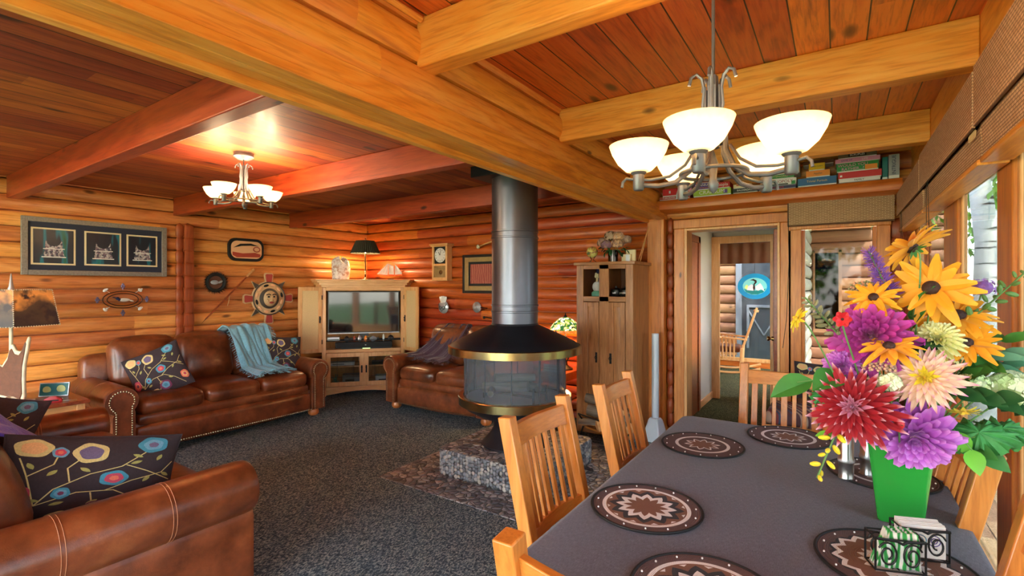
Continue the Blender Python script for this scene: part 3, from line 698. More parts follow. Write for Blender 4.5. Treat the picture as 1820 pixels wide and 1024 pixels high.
# ------------------------------------------------------------------ cushions with embroidered flowers
def pillow(name, label, size, thick, loc, rot, seed, group=None, motifs=None):
    t = thing(name, label, 'cushion', loc, 0, group); t.rotation_euler = rot
    W, H = size[0]/2, size[1]/2
    def S(u, v, s=1, off=0):
        # u,v in -1..1 ; slightly pulled-in edges, pointed corners
        x = u*W*(1-.05*(1-abs(v)**1)*abs(u)**3*1.0); z = v*H*(1-.05*(1-abs(u))*abs(v)**3)
        x = u*W*(1-.06*(1-v*v)*abs(u)); z = v*H*(1-.06*(1-u*u)*abs(v))
        h = thick/2*max(0, (1-u*u))**.55*max(0, (1-v*v))**.55
        return Vector((x, s*(h+off), z))
    b = MB(); N = 22
    f = lambda a: math.sin((a*2-1)*PI/2)
    for s in (-1, 1): b.grid(lambda a, c: S(f(a)*(1 if s < 0 else -1), f(c), s), N, N)
    b.build('cover', 'cushion_cloth', t)
    p = MB(); pts = []
    for i in range(40):
        k = i/40*4; q = k % 1*2-1
        pts.append(S(*[(q, -1), (1, q), (-q, 1), (-1, -q)][int(k)], 1))
    p.tube(pts, .004, 6, closed=True); p.build('piping', 'cushion_cloth', t)
    e = MB(); names = ['e_cream', 'e_leaf', 'e_blue', 'e_lav', 'e_pink', 'e_coral', 'e_peach', 'e_plum', 'e_skyblue']
    rnd = random.Random(seed)
    def blob(cu, cv, ru, rv, mats, wob=.05, petn=5):
        ph = rnd.uniform(0, 6)
        for li, (k, m) in enumerate(zip((1, .66, .33), mats)):
            e.m = names.index(m); n = 28; vs = []
            for rr in (1, .5, 0):
                for i in range(n):
                    a = 2*PI*i/n; w_ = 1+wob*math.sin(petn*a+ph+li)
                    uu = max(-.97, min(.97, cu+ru*k*rr*w_*math.cos(a))); vv = max(-.97, min(.97, cv+rv*k*rr*w_*math.sin(a)))
                    vs.append(S(uu, vv, -1, .0015+.001*li))
            fs = [(j*n+i, j*n+(i+1) % n, (j+1)*n+(i+1) % n, (j+1)*n+i) for j in (0, 1) for i in range(n)]
            e.add(vs, fs)
    def vine(pts, w_=.018, m='e_cream'):
        e.m = names.index(m); vs = []
        P = []
        for i in range(len(pts)-1):
            for k in range(6): P.append((pts[i][0]+(pts[i+1][0]-pts[i][0])*k/6, pts[i][1]+(pts[i+1][1]-pts[i][1])*k/6))
        P.append(pts[-1])
        for i, (x, y) in enumerate(P):
            x2, y2 = P[min(i+1, len(P)-1)]; x1, y1 = P[max(i-1, 0)]
            dx, dy = x2-x1, y2-y1; L = math.hypot(dx, dy) or 1
            for s in (-1, 1): vs.append(S(max(-.97, min(.97, x-dy/L*s*w_*.5)), max(-.97, min(.97, y+dx/L*s*w_*.5)), -1, .0012))
        e.add(vs, [(2*i, 2*i+1, 2*i+3, 2*i+2) for i in range(len(P)-1)])
    def leaf(x, y, a, L=.16, w_=.07, m='e_leaf'):
        e.m = names.index(m); vs = []
        for i in range(7):
            k = i/6; ww = w_*math.sin(PI*k)**.8*.5
            for s in (-1, 1):
                vs.append(S(max(-.97, min(.97, x+math.cos(a)*L*k-math.sin(a)*ww*s)), max(-.97, min(.97, y+math.sin(a)*L*k+math.cos(a)*ww*s)), -1, .0014))
        e.add(vs, [(2*i, 2*i+1, 2*i+3, 2*i+2) for i in range(6)])
    vine([(-.6, -.55), (-.45, -.2), (-.1, .1), (.25, .25), (.55, .6)]); vine([(-.6, -.55), (-.2, -.3), (.2, -.3), (.5, -.55), (.75, -.9)])
    vine([(-.6, -.55), (-.75, .1), (-.85, .5)]); vine([(-.3, -.05), (-.35, .25), (-.2, .5)]); vine([(.1, -.3), (.4, -.1), (.8, .05), (.95, .3)])
    vine([(.3, .28), (.6, .1), (.95, -.15)]); vine([(-.05, -.32), (.0, -.6), (-.15, -.85)]); vine([(-.75, .1), (-.5, .35), (-.45, .65)])
    blob(-.72, .72, .2, .2, ('e_cream', 'e_peach', 'e_peach')); blob(-.12, .6, .2, .24, ('e_cream', 'e_lav', 'e_lav')); blob(.62, .76, .2, .2, ('e_blue', 'e_skyblue', 'e_lav'))
    blob(.18, -.02, .17, .17, ('e_blue', 'e_pink', 'e_coral')); blob(-.36, -.3, .1, .13, ('e_blue', 'e_skyblue', 'e_plum')); blob(.1, -.72, .2, .2, ('e_plum', 'e_skyblue', 'e_blue'))
    blob(-.8, -.3, .14, .2, ('e_pink', 'e_coral', 'e_plum')); blob(.85, -.55, .14, .18, ('e_coral', 'e_peach', 'e_pink')); blob(-.45, .62, .09, .12, ('e_skyblue', 'e_pink', 'e_coral')); blob(-.3, -.85, .15, .13, ('e_cream', 'e_coral', 'e_pink'))
    for x, y, a in ((-.55, .1, .9), (.35, .3, .4), (-.1, .15, 2.4), (.55, -.15, 1.0), (.3, -.45, -.5), (-.3, -.5, 3.5), (-.7, .25, 2.0), (.05, -.5, 3.9), (.7, .35, 1.2), (.8, .05, 5.6), (-.55, -.45, 2.9), (.5, .45, 2.6)): leaf(x, y, a)
    e.build('embroidery', names, t, smooth=False)
    return t
G = 'dark cushions embroidered with flowers'
pillow('throw_pillow', 'large dark cushion with embroidered flowers standing behind the near rolled leather arm', (.64, .36), .16, (-2.76, .77, .65), (R(-10), R(13), R(84)), 1, G)
pillow('throw_pillow', 'tilted flowered dark cushion leaning on the left end of the long sofa', (.46, .46), .15, (-5.27, 1.95, .70), (R(-24), R(-24), R(62)), 2, G)
pillow('throw_pillow', 'flowered dark cushion at the right end of the long sofa beside the blue throw', (.46, .44), .15, (-5.40, 3.24, .70), (R(-20), R(6), R(80)), 3, G)
pillow('throw_pillow', 'flowered dark cushion at the left picture edge partly under the purple blanket', (.42, .40), .13, (-3.88, .62, .70), (R(-24), R(14), R(60)), 4, G)

# ------------------------------------------------------------------ throws
def throw(name, label, mat, fn, nu, nv, loc=(0, 0, 0), fringe=None, th=.012, group=None):
    t = thing(name, label, 'blanket', loc)
    MB().grid(fn, nu, nv).build('cloth', mat, t, solid=th, ang=180)
    if fringe:
        f = MB(); rnd = random.Random(3)
        for u, v, d in fringe:
            p = fn(u, v); d = Vector(d)
            L = rnd.uniform(.05, .09); q = [p+d*L*k+Vector((rnd.uniform(-1, 1), rnd.uniform(-1, 1), 0))*.008*k*3 for k in (0, .33, .66, 1)]
            f.tube(q, .0028, 4)
        f.build('fringe', mat, t)
    return t
def pathf(pts):
    ls = [0]
    for a, b in zip(pts, pts[1:]): ls.append(ls[-1]+(Vector(b)-Vector(a)).length)
    def f(t):
        d = t*ls[-1]
        for i in range(len(pts)-1):
            if d <= ls[i+1]+1e-9:
                k = (d-ls[i])/max(1e-9, ls[i+1]-ls[i]); return Vector(pts[i]).lerp(Vector(pts[i+1]), k)
        return Vector(pts[-1])
    return f
pf = pathf([(-5.86, 0, .80), (-5.84, 0, .98), (-5.72, 0, 1.045), (-5.60, 0, 1.02), (-5.51, 0, .90), (-5.43, 0, .72), (-5.36, 0, .60), (-5.18, 0, .575), (-5.08, 0, .57)])
def blue(u, v):
    p = pf(v); w_ = .52*(1-.10*math.sin(v*3)); y = 2.70+u*w_+.06*v*math.sin(u*3+1)
    fold = .016*math.sin(u*26+math.sin(v*5)*1.5)*(.4+v)+.01*math.sin(u*9+v*11)
    return Vector((p.x+abs(fold)*1.3+.018+.03*v*(1-u), y, p.z+fold*.7+.012+(.0 if v < .3 else .01)))
throw('throw_blanket', 'light blue shaggy fringed throw draped over the back of the long sofa', 'throw_blue', blue, 60, 50,
      fringe=[(i/70, 1, (.75, random.uniform(-.3, .3), -.12)) for i in range(71)]+[(1, .3+i*.7/50, (.15, .6, -.5)) for i in range(51)]+[(0, .4+i*.6/30, (.15, -.5, -.3)) for i in range(31)])
pf2 = pathf([(0, 5.0, .88), (0, 4.93, .97), (0, 4.84, .98), (0, 4.74, .90), (0, 4.62, .70), (0, 4.52, .60), (0, 4.38, .58)])
def plum(u, v):
    p = pf2(v); c = -4.02-.34*max(0, v-.35)
    fold = .02*math.sin(u*20+v*3)+.008*math.sin(u*47)
    return Vector((c+(u-.5)*(.26+.34*v), p.y-.03-abs(fold), p.z+.02+fold*.8+.07*max(0, v-.5)*(1-u)*1.2))
throw('throw_blanket', 'dark plum fuzzy throw draped over the back of the loveseat', 'throw_plum', plum, 60, 40,
      fringe=[(i/60, 1, (.0, -.7, -.2)) for i in range(61)]+[(1, .2+i*.8/40, (.7, -.2, -.4)) for i in range(41)]+[(0, .2+i*.8/40, (-.7, -.1, -.3)) for i in range(41)])
pf3 = pathf([(0, .22, .93), (0, .38, .97), (0, .54, .90), (0, .64, .78), (0, .82, .63), (0, 1.0, .58)])
def purp(u, v):
    p = pf3(v); fold = .02*math.sin(u*22+v*4)
    return Vector((-3.60+u*.76, p.y-.02+abs(fold)*.6+.035-.06*u*v, p.z+fold*.6-.01-.03*u*v))
throw('throw_blanket', 'violet blanket heaped on the sofa at the left picture edge', 'throw_purple', purp, 50, 30)

# ------------------------------------------------------------------ end table, antler lamp and small things on it
t = thing('end_table', 'light oak end table with slatted sides between the two leather sofas', 'side table', (-5.30, 1.02, 0))
MB().bx(-.36, .36, -.34, .34, .575, .602).build('table_top', 'cherry', t, bevel=.004)
for x in (-1, 1):
    for y in (-1, 1): MB().box((x*.31, y*.29, .2875), (.05, .05, .575)).build('leg', 'oak_z', t, bevel=.003)
for y in (-1, 1):
    a = MB().bx(-.29, .29, y*.29-.01, y*.29+.01, .50, .573); a.build('apron', 'oak_x', t, bevel=.002)
for x in (-1, 1):
    MB().bx(x*.31-.01, x*.31+.01, -.27, .27, .50, .573).build('apron', 'oak_y', t, bevel=.002)
    for k in range(7): MB().box((x*.31, -.2+k*.4/6, .33), (.012, .022, .35)).build('slat', 'oak_z', t, bevel=.002)
MB().bx(-.3, .3, -.28, .28, .14, .16).build('shelf', 'oak_x', t, bevel=.003)
t = thing('table_lamp', 'table lamp with moose antler base and dark picture lampshade laced at the edges', 'lamp', (-5.25, .97, .602))
ol = [(-.02, .03), (.05, .03), (.10, .0), (.125, .06), (.12, .18), (.125, .30), (.15, .42), (.165, .50), (.155, .52), (.12, .44), (.09, .40), (.05, .41), (.02, .46), (.0, .44), (-.02, .36), (-.07, .29), (-.12, .31), (-.135, .28), (-.10, .20), (-.12, .14), (-.19, .16), (-.2, .13), (-.12, .05)]
SHR = R(52)
Mx = Matrix(((C_ := math.cos(R(28)), 0, -math.sin(R(28))), (math.sin(R(28)), 0, C_), (0, 1, 0)))
a = MB(); a.prism([(x, y) for x, y in ol], -.012, .012, M=Mx); a.build('antler_rim', 'antler', t, bevel=.008)
cx_, cy_ = .02, .22
a = MB(); a.prism([(cx_+(x-cx_)*.86, cy_+(y-cy_)*.86) for x, y in ol], -.017, .017, M=Mx); a.build('antler_palm', 'antler_brown', t, bevel=.006)
a = MB()
for an, L in ((10, .2), (60, .14), (140, .15), (200, .2), (320, .24)):
    d = Vector((math.cos(R(an)), math.sin(R(an)), 0))
    a.tube([d*0+Vector((0, 0, .05)), d*L*.5+Vector((0, 0, .035)), d*L*.85+Vector((0, 0, .016)), d*L+Vector((0, 0, .02))], lambda k: .016*(1-.7*k)+.002, 7)
a.build('antler_foot', 'antler', t)
MB().cyl((0, 0, .0), (0, 0, .64), .012).build('stem', 'antler', t)
MB().lathe([(.02, .86), (.02, .88), (.014, .9), (.004, .99), (0, 1.0)], (0, 0, 0), 12).build('finial', 'silver', t)
def shade_art():
    m, nt, b = newmat('shade_art'); tc = nd(nt, 'ShaderNodeTexCoord'); P = tc.outputs['Object']
    n = nd(nt, 'ShaderNodeTexNoise', {'Vector': P, 'Scale': 14.0, 'Detail': 5}); n2 = nd(nt, 'ShaderNodeTexNoise', {'Vector': P, 'Scale': 5.0, 'Detail': 3})
    sp = nd(nt, 'ShaderNodeSeparateXYZ', {0: P})
    band = nd(nt, 'ShaderNodeMapRange', {0: sp.outputs[2], 1: .60, 2: .86}).outputs[0]
    col = ramp(nt, math_(nt, 'ADD', math_(nt, 'MULTIPLY', n2.outputs[0], .7), math_(nt, 'MULTIPLY', band, .3)), [(.30, srgb(34, 24, 24)), (.52, srgb(70, 50, 34)), (.62, srgb(206, 130, 60)), (.74, srgb(60, 64, 48))])
    sk = ramp(nt, n.outputs[0], [(.5, (0, 0, 0)), (.62, (1, 1, 1))])
    col = mixc(nt, sk, col, srgb(44, 28, 26))
    setp(nt, b, col=col, rough=.5, emc=col, ems=.12)
shade_art()
a = MB(); n = 6
for r0, r1 in (((.30, .60), (.25, .872)),):
    rings = []
    for r_, z in (r0, r1): rings.append([(r_*math.cos(2*PI*j/n+SHR), r_*math.sin(2*PI*j/n+SHR), z) for j in range(n)])
    a.loft(rings, cap=(False, False))
a.build('lamp_shade', 'shade_art', t, smooth=False, solid=.004)
a = MB()
for j in range(n):
    an = 2*PI*j/n+SHR; a2 = 2*PI*(j+1)/n+SHR
    P0 = Vector((.302*math.cos(an), .302*math.sin(an), .60)); P1 = Vector((.252*math.cos(an), .252*math.sin(an), .872))
    Q0 = Vector((.302*math.cos(a2), .302*math.sin(a2), .60)); Q1 = Vector((.252*math.cos(a2), .252*math.sin(a2), .872))
    for k in range(18): a.ell(P0.lerp(P1, (k+.5)/18), .0045, n=5, m=4); a.ell(P0.lerp(Q0, (k+.5)/18), .0045, n=5, m=4); a.ell(P1.lerp(Q1, (k+.5)/18), .004, n=5, m=4)
a.build('lacing', 'antler', t)
t = thing('postcard_stand', 'small dark picture card leaning in a thin frame behind the antler lamp', 'picture frame', (-5.32, 1.235, .602), R(50))
Mt = Euler((R(-12), 0, 0)).to_matrix()
MB().box((0, 0, .055), (.2, .012, .11), Mt).build('frame', 'silver', t, bevel=.002); MB().box((0, -.008, .056), (.185, .004, .095), Mt).build('card', 'p_tealp', t)
a = MB(); a.ell((-.045, -.013, .055), (.028, .002, .03), n=12); a.ell((.05, -.013, .06), (.03, .002, .032), n=12); a.build('printed_circles', 'p_lightgreen', t)
t = thing('pocket_knife', 'red and black pocket knife lying open at the front of the oak end table', 'knife', (-5.04, 1.16, .602), R(60))
MB().cushion((0, 0, .012), (.12, .028, .022), r=.01, n=5).build('handle', 'p_darkred', t); MB().box((.1, 0, .008), (.09, .014, .003)).build('blade', 'steel', t, bevel=.001)
MB().box((0, 0, .016), (.08, .03, .01)).build('grip', 'black_plastic', t, bevel=.003)
t = thing('magazine', 'flat grey magazine lying under the antler lamp base', 'magazine', (-5.18, 1.13, .602), R(35))
MB().box((0, 0, .004), (.2, .14, .008)).build('pages', 'paper', t, bevel=.002); MB().box((0, 0, .009), (.2, .14, .002)).build('cover', 'p_greyp', t)

# ------------------------------------------------------------------ hearth and stove
t = thing('hearth', 'raised hearth block faced with rounded grey river pebbles', 'hearth', (-2.19, 3.37, 0))
hw, hd, hh = .46, .47, .21
b = MB(); pl = []
for sx, sy, a0 in ((1, 1, 0), (-1, 1, 90), (-1, -1, 180), (1, -1, 270)):
    for k in range(5):
        an = R(a0+k*22.5); pl.append((sx*(hw-.06)+.06*math.cos(an), sy*(hd-.06)+.06*math.sin(an)))
b.prism(pl, 0, hh-.01); b.build('block', 'grout', t, ang=50)
b = MB(); b.prism(pl, hh-.012, hh); b.build('top', 'pebble_floor', t, ang=50)
st = MB(); rnd = random.Random(5)
per = [Vector((x, y, 0)) for x, y in pl]
for (A, B) in zip(per, per[1:]+per[:1]):
    L = (B-A).length; nrm = Vector(((B-A).y, -(B-A).x, 0)).normalized()
    na = max(1, int(L/.028))
    for i in range(na):
        z = .012+rnd.uniform(0, .02)
        while z < hh-.012:
            rx, rz = rnd.uniform(.012, .019), rnd.uniform(.012, .021)
            p = A.lerp(B, (i+rnd.uniform(.3, .7))/na); p = p+Vector((0, 0, min(z+rz*.7, hh-.016)))
            M = frame(nrm) @ Matrix.Rotation(rnd.uniform(0, PI), 3, 'Z')
            st.ell(p, (rx, rz, .009), M, n=8, m=6); z += rz*1.75
st.build('pebbles', 'pebble_stone', t)
t = thing('fireplace', 'round black freestanding fireplace with brass bands, glass drum and tall stovepipe', 'fireplace', (-2.21, 3.355, .21))
Z0 = -.21
lt = lambda pr, nm, mt, n=56, **k: MB().lathe([(r, z+Z0) for r, z in pr], (0, 0, 0), n, **k).build(nm, mt, t, ang=35)
lt([(0, .21), (.27, .21), (.27, .225), (.245, .25), (.20, .30), (.175, .35), (.172, .43), (.0, .43)], 'pedestal', 'stove_black')
lt([(.15, .42), (.30, .455), (.40, .51), (.445, .555), (.44, .56), (0, .56)], 'bowl', 'stove_black')
lt([(.43, .552), (.462, .552), (.466, .556), (.466, .615), (.462, .62), (.425, .62), (.42, .60), (.43, .552)], 'brass_band', 'brass')
lt([(.418, .60), (.418, .985)], 'glass_drum', 'stove_glass')
lt([(.535, .965), (.548, .965), (.548, 1.02), (.535, 1.025), (.535, .965)], 'brass_band', 'brass')
lt([(.40, .97), (.53, .97), (.535, 1.02), (.50, 1.045), (.42, 1.085), (.32, 1.13), (.24, 1.165), (.195, 1.185), (.19, 1.20)], 'hood', 'stove_black')
pp = [(.19, 1.18)]
for z in (1.295, 1.345, 1.895, 1.945): pp += [(.19, z-.008), (.196, z-.005), (.196, z+.005), (.19, z+.008)]
pp += [(.19, 2.45)]
lt(pp, 'stovepipe', 'steel_dark', 48)
MB().box((0, 0, 2.425+Z0), (.52, .52, .09)).build('ceiling_collar', 'stove_black', t, bevel=.006)
b = MB()
for k in range(12): b.cyl((.41*math.cos(k*PI/6), .41*math.sin(k*PI/6), .60+Z0), (.41*math.cos(k*PI/6), .41*math.sin(k*PI/6), .98+Z0), .005, n=6)
b.build('glass_ribs', 'stove_black', t)
b = MB()
for y in (-.1, .1): b.bar((-.24, y, .63+Z0), (.24, y, .63+Z0), .015, .015); [b.bar((x, y, .57+Z0), (x, y, .70+Z0), .014, .014) for x in (-.24, .24)]
b.build('grate', 'iron', t)
fl = []
for k, (x, y, z, an, L, r_) in enumerate(((-.05, -.06, .675, 10, .40, .045), (.06, .07, .68, -25, .38, .04), (0, 0, .745, 50, .34, .038), (-.14, -.13, .65, -60, .2, .03))):
    o = tag(MB().cyl((-L/2, 0, 0), (L/2, 0, 0), r_, r_*.9, 10).build('fire_log', 'bark'), ('charred grey log resting in the grate inside the stove glass', 'second grey log beside the front one inside the stove', 'topmost grey log lying across the others inside the stove', 'short grey log at the front left inside the stove')[k], 'firewood', 'logs inside the round stove')
    o.location = (-2.21+x, 3.355+y, z); o.rotation_euler = (0, R(4*k-6), R(an))
tag(MB().lathe([(0, .563), (.2, .565), (.36, .58), (.40, .60)], (-2.21, 3.355, 0), 32).build('ash_bed', 'p_greyp'), 'pale ash in the bottom of the stove bowl', 'ash', kind='stuff')
# fire tools / wood carrier
t = thing('firewood_carrier', 'black iron wood carrier with a curved handle beside the hearth', 'log holder', (-1.82, 4.42, 0), R(-25))
a = MB()
for x in (-.2, .2):
    a.tube([(x, -.22+.44*k/10, .10+.16*((k-5)/5)**2) for k in range(11)], .009, 8)
    a.tube([(x, -.16, .13), (x+.02*(1 if x > 0 else -1), -.2, .0)], .008, 6); a.tube([(x, .16, .13), (x, .2, .0)], .008, 6)
a.tube([(-.2, -.22, .26), (.2, -.22, .26)], .008, 6); a.tube([(-.2, .22, .26), (.2, .22, .26)], .008, 6)
a.build('frame', 'iron', t)
MB().tube([(.22, -.22, .26), (.27, -.26, .36), (.29, -.24, .47), (.26, -.16, .5), (.23, -.12, .44)], .009, 8).build('handle', 'iron', t)
MB().bx(-.19, .19, -.14, .14, .112, .13).build('tray', 'honey_x', t)
logs = [(-.05, -.08, .18, 20, 45), (.03, .05, .19, -8, 50), (.0, -.02, .27, 30, 42), (-.02, .10, .27, 8, 48), (.04, .0, .36, -20, 40), (-.08, .04, .37, 25, 36), (.08, -.12, .22, 70, 30), (-.12, .1, .44, 15, 34)]
ll = ['log at the bottom front of the stack in the carrier', 'log at the bottom back of the stack in the carrier', 'middle front log with pale split face', 'middle back log in the carrier', 'log lying high on the pile, pale split side up', 'upper left log with grey bark', 'short log end poking out at the right of the carrier', 'topmost split log leaning at the upper left of the pile']
for k, (x, y, z, an, L) in enumerate(logs):
    L = L/100; s = MB(); r_ = .055
    pr = [(r_*math.cos(a_), r_*math.sin(a_)*.9) for a_ in [R(180)*i/8 for i in range(9)]] if k % 2 == 0 else [(r_*math.cos(a_)*.9, r_*math.sin(a_)*.9) for a_ in [2*PI*i/12 for i in range(12)]]
    s.loft([[(-L/2, q[0], q[1]) for q in pr], [(L/2, q[0], q[1]) for q in pr]], cap=(False, False))
    s.m = 1; s.add([(-L/2-.0005, q[0], q[1]) for q in pr], [tuple(range(len(pr)))]); s.add([(L/2+.0005, q[0], q[1]) for q in pr], [tuple(range(len(pr)))])
    if k % 2 == 0: s.box((0, 0, -.001), (L*.998, .11, .004))
    o = tag(s.build('firewood', ['bark', 'split_wood'], ang=40), 'split birch '+ll[k], 'firewood', 'split logs in the iron carrier')
    o.location = (-1.82+x, 4.42+y, z); o.rotation_euler = (R(40*k), R(6*(k % 3-1)), R(an-25))
# ------------------------------------------------------------------ corner television cabinet
FA = math.atan2(4.89-4.07, -5.10+5.81)
t = thing('television_cabinet', 'light oak corner television cabinet with its doors folded open', 'cabinet', (-5.455, 4.48, 0), FA)
CW = .545
# local: x along the front, +y towards the corner, front at y=0
b = MB()
body = [(-CW, 0), (CW, 0), (CW+.02, .12), (.10, .66), (-.10, .66), (-CW-.02, .12)]
def ringprism(z0, z1, sc_=1.0): b.prism([(x*sc_, y if y > .01 else -(sc_-1)*.6) for x, y in body], z0, z1)
ringprism(1.46, 1.50); ringprism(.615, .635); ringprism(.09, .12)
for s in (-1, 1): b.bar((s*(CW+.01), .12, .8), (s*(CW+.01), .12, .8001), .01, .01)
b.bx(-CW, -CW+.02, 0.02, .14, .1, 1.48); b.bx(CW-.02, CW, 0.02, .14, .1, 1.48)
b.add([(-CW-.02, .12, .05), (-.10, .66, .05), (-.10, .66, 1.48), (-CW-.02, .12, 1.48)], [(0, 1, 2, 3)]); b.add([(CW+.02, .12, .05), (.10, .66, .05), (.10, .66, 1.48), (CW+.02, .12, 1.48)], [(3, 2, 1, 0)]); b.add([(-.1, .66, .05), (.1, .66, .05), (.1, .66, 1.48), (-.1, .66, 1.48)], [(0, 1, 2, 3)])
b.build('body', 'oak_z', t, bevel=0)
b = MB(); b.bx(-CW, -CW+.05, -.02, .02, .0, 1.48); b.bx(CW-.05, CW, -.02, .02, 0, 1.48); b.build('stile', 'oak_z', t, bevel=.003)
b = MB(); b.bx(-CW+.05, CW-.05, -.02, .02, 1.44, 1.49); b.bx(-CW+.05, CW-.05, -.02, .02, .59, .635); b.bx(-.02, .02, -.018, .0, .12, .59)
b.build('rail', 'oak_x', t, bevel=.003)
b = MB(); n = 16
b.loft([[(x, -.022, z0), (x, .0, z0), (x, .0, .125), (x, -.022, .125)] for x, z0 in [(-CW+.05+(2*CW-.1)*i/n, .015+.05*math.sin(PI*i/n)) for i in range(n+1)]])
b.build('arched_apron', 'oak_x', t, bevel=0)
b = MB()
for z0, z1, k in ((1.49, 1.52, .01), (1.52, 1.55, .035), (1.55, 1.575, .06), (1.575, 1.595, .075)):
    b.prism([(-CW-k, -.02-k), (CW+k, -.02-k), (CW+k+.09, .12), (.12, .70), (-.12, .70), (-CW-k-.09, .12)], z0, z1)
b.build('cornice', 'oak_x', t, bevel=.004)
def folddoor(hx, ex, ey, W):
    d = MB()
    M = Matrix.Rotation(math.atan2(ey, ex), 4, 'Z'); M.translation = Vector((hx, -.025, 0)); d.T = M
    z0, z1 = .605, 1.49
    d.bx(0, .05, -.011, .011, z0, z1); d.bx(W-.05, W, -.011, .011, z0, z1); d.bx(.05, W-.05, -.011, .011, z0, z0+.05); d.bx(.05, W-.05, -.011, .011, z1-.05, z1)
    o = d.build('door', 'oak_z', t, bevel=.002)
    d = MB(); d.T = M; d.bx(.05, W-.05, -.004, .004, z0+.05, z1-.05); d.build('panel', 'weave_panel', o)
    for k in (.16, .84): h = MB(); h.T = M; h.bx(-.004, .008, -.014, .014, z0+(z1-z0)*k-.03, z0+(z1-z0)*k+.03); h.build('hinge', 'iron', o, bevel=.002)
    h = MB(); h.T = M; zz = 1.05; s = -1 if ex < 0 else 1
    y_ = .014 if ex < 0 else -.014
    h.box((.03, y_, zz), (.018, .006, .09)); h.lathe([(0, 0), (.012, .002), (.013, .012), (0, .016)], (.03, y_, zz+.01), 10, Matrix.Rotation(R(90 if y_ < 0 else -90), 3, 'X')); h.tube([(.03, y_*1.2, zz), (.03, y_*2.2, zz-.02), (.03, y_*1.4, zz-.045)], .004, 6)
    h.build('pull', 'iron', o)
plain('weave_panel', srgb(222, 186, 132), .7, nscale=120, namp=.14)
Mi = Matrix.Rotation(-FA, 3, 'Z')
e1 = Mi @ (Vector((-5.93, 3.80, 0))-Vector((-5.455-.545*math.cos(FA), 4.48-.545*math.sin(FA), 0)))
e2 = Mi @ (Vector((-4.80, 4.87, 0))-Vector((-5.455+.545*math.cos(FA), 4.48+.545*math.sin(FA), 0)))
folddoor(-CW, e1.x, e1.y, .30); folddoor(CW, e2.x, e2.y-.02, .31)
for s in (-1, 1):
    x0, x1 = (-CW+.055, -.005) if s < 0 else (.005, CW-.055)
    d = MB(); d.bx(x0, x0+.055, -.03, -.01, .13, .585); d.bx(x1-.055, x1, -.03, -.01, .13, .585); d.bx(x0+.055, x1-.055, -.03, -.01, .13, .19); d.bx(x0+.055, x1-.055, -.03, -.01, .53, .585)
    o = d.build('glass_door', 'oak_z', t, bevel=.002)
    MB().bx(x0+.055, x1-.055, -.021, -.019, .19, .53).build('glass', 'cab_glass', o)
    g = MB()
    for k in (.22, .78): g.bx(x0+.055+(x1-x0-.11)*k-.002, x0+.055+(x1-x0-.11)*k+.002, -.024, -.017, .19, .53)
    for k in (.2, .8): g.bx(x0+.055, x1-.055, -.024, -.017, .19+.34*k-.002, .19+.34*k+.002)
    g.build('leading', 'iron', o)
    h = MB(); xx = x1-.025 if s < 0 else x0+.025
    h.box((xx, -.033, .36), (.02, .006, .1)); h.lathe([(0, 0), (.012, .002), (.013, .012), (0, .016)], (xx, -.034, .385), 10, Matrix.Rotation(R(90), 3, 'X')); h.tube([(xx, -.04, .37), (xx, -.055, .35), (xx, -.042, .325)], .004, 6); h.build('pull', 'iron', o)
b = MB(); b.bx(-CW+.03, CW-.03, .02, .3, .385, .40); b.build('shelf', 'oak_x', t)
b = MB(); b.bx(-CW+.05, CW-.05, .0, .16, .745, .757); b.build('shelf', 'black_matte', t)
def cl(x, y, z):  # cabinet local to world
    return (-5.455+x*math.cos(FA)-y*math.sin(FA), 4.48+x*math.sin(FA)+y*math.cos(FA), z)
t = thing('television', 'flat black television inside the oak corner cabinet', 'television', cl(0, .05, .81), FA)
MB().bx(-.478, .478, -.02, .03, .045, .62).build('case', 'black_plastic', t, bevel=.004)
def scr():
    m, nt, b_ = newmat('tv_screen'); setp(nt, b_, col=(.006, .006, .009), rough=.06, spec=.9, coat=.6)
scr()
MB().bx(-.462, .462, -.023, -.019, .06, .605).build('screen', 'tv_screen', t)
b = MB(); b.bx(-.06, .06, -.02, .02, .0, .05); b.bx(-.2, .2, -.03, .07, -.045, -.03); b.bx(-.03, .03, -.01, .02, -.04, .02); b.build('stand', 'black_plastic', t, bevel=.003)
MB().bx(-.478, .478, -.0225, -.018, .036, .046).build('lower_bezel', 'silver', t)
t = thing('sound_bar', 'long black sound bar on the lower shelf under the television', 'speaker', cl(.02, .04, .635), FA)
MB().bx(-.40, .36, -.035, .04, .01, .095).build('case', 'black_plastic', t, bevel=.008); MB().bx(-.38, .34, -.038, -.034, .02, .085).build('grille', 'black_matte', t)
MB().box((.0, -.040, .052), (.018, .002, .01)).build('badge', 'silver', t)
t = thing('media_player', 'small silver media box left of the clutter under the television', 'media player', cl(-.40, .03, .757), FA)
MB().bx(-.08, .08, -.04, .04, 0, .05).build('case', 'silver', t, bevel=.006); MB().bx(-.07, .07, -.042, -.04, .01, .02).build('slot', 'black_plastic', t)
t = thing('video_recorder', 'slim black recorder with green display below the sound bar', 'media player', cl(.0, .0, .6355), FA)
MB().bx(-.3, .36, -.016, .0, .0, .014).build('case', 'black_plastic', t, bevel=.001)
MB().bx(-.02, .08, -.0175, -.016, .003, .011).build('display', emis('lcd_green', srgb(140, 230, 110), 1.2), t)
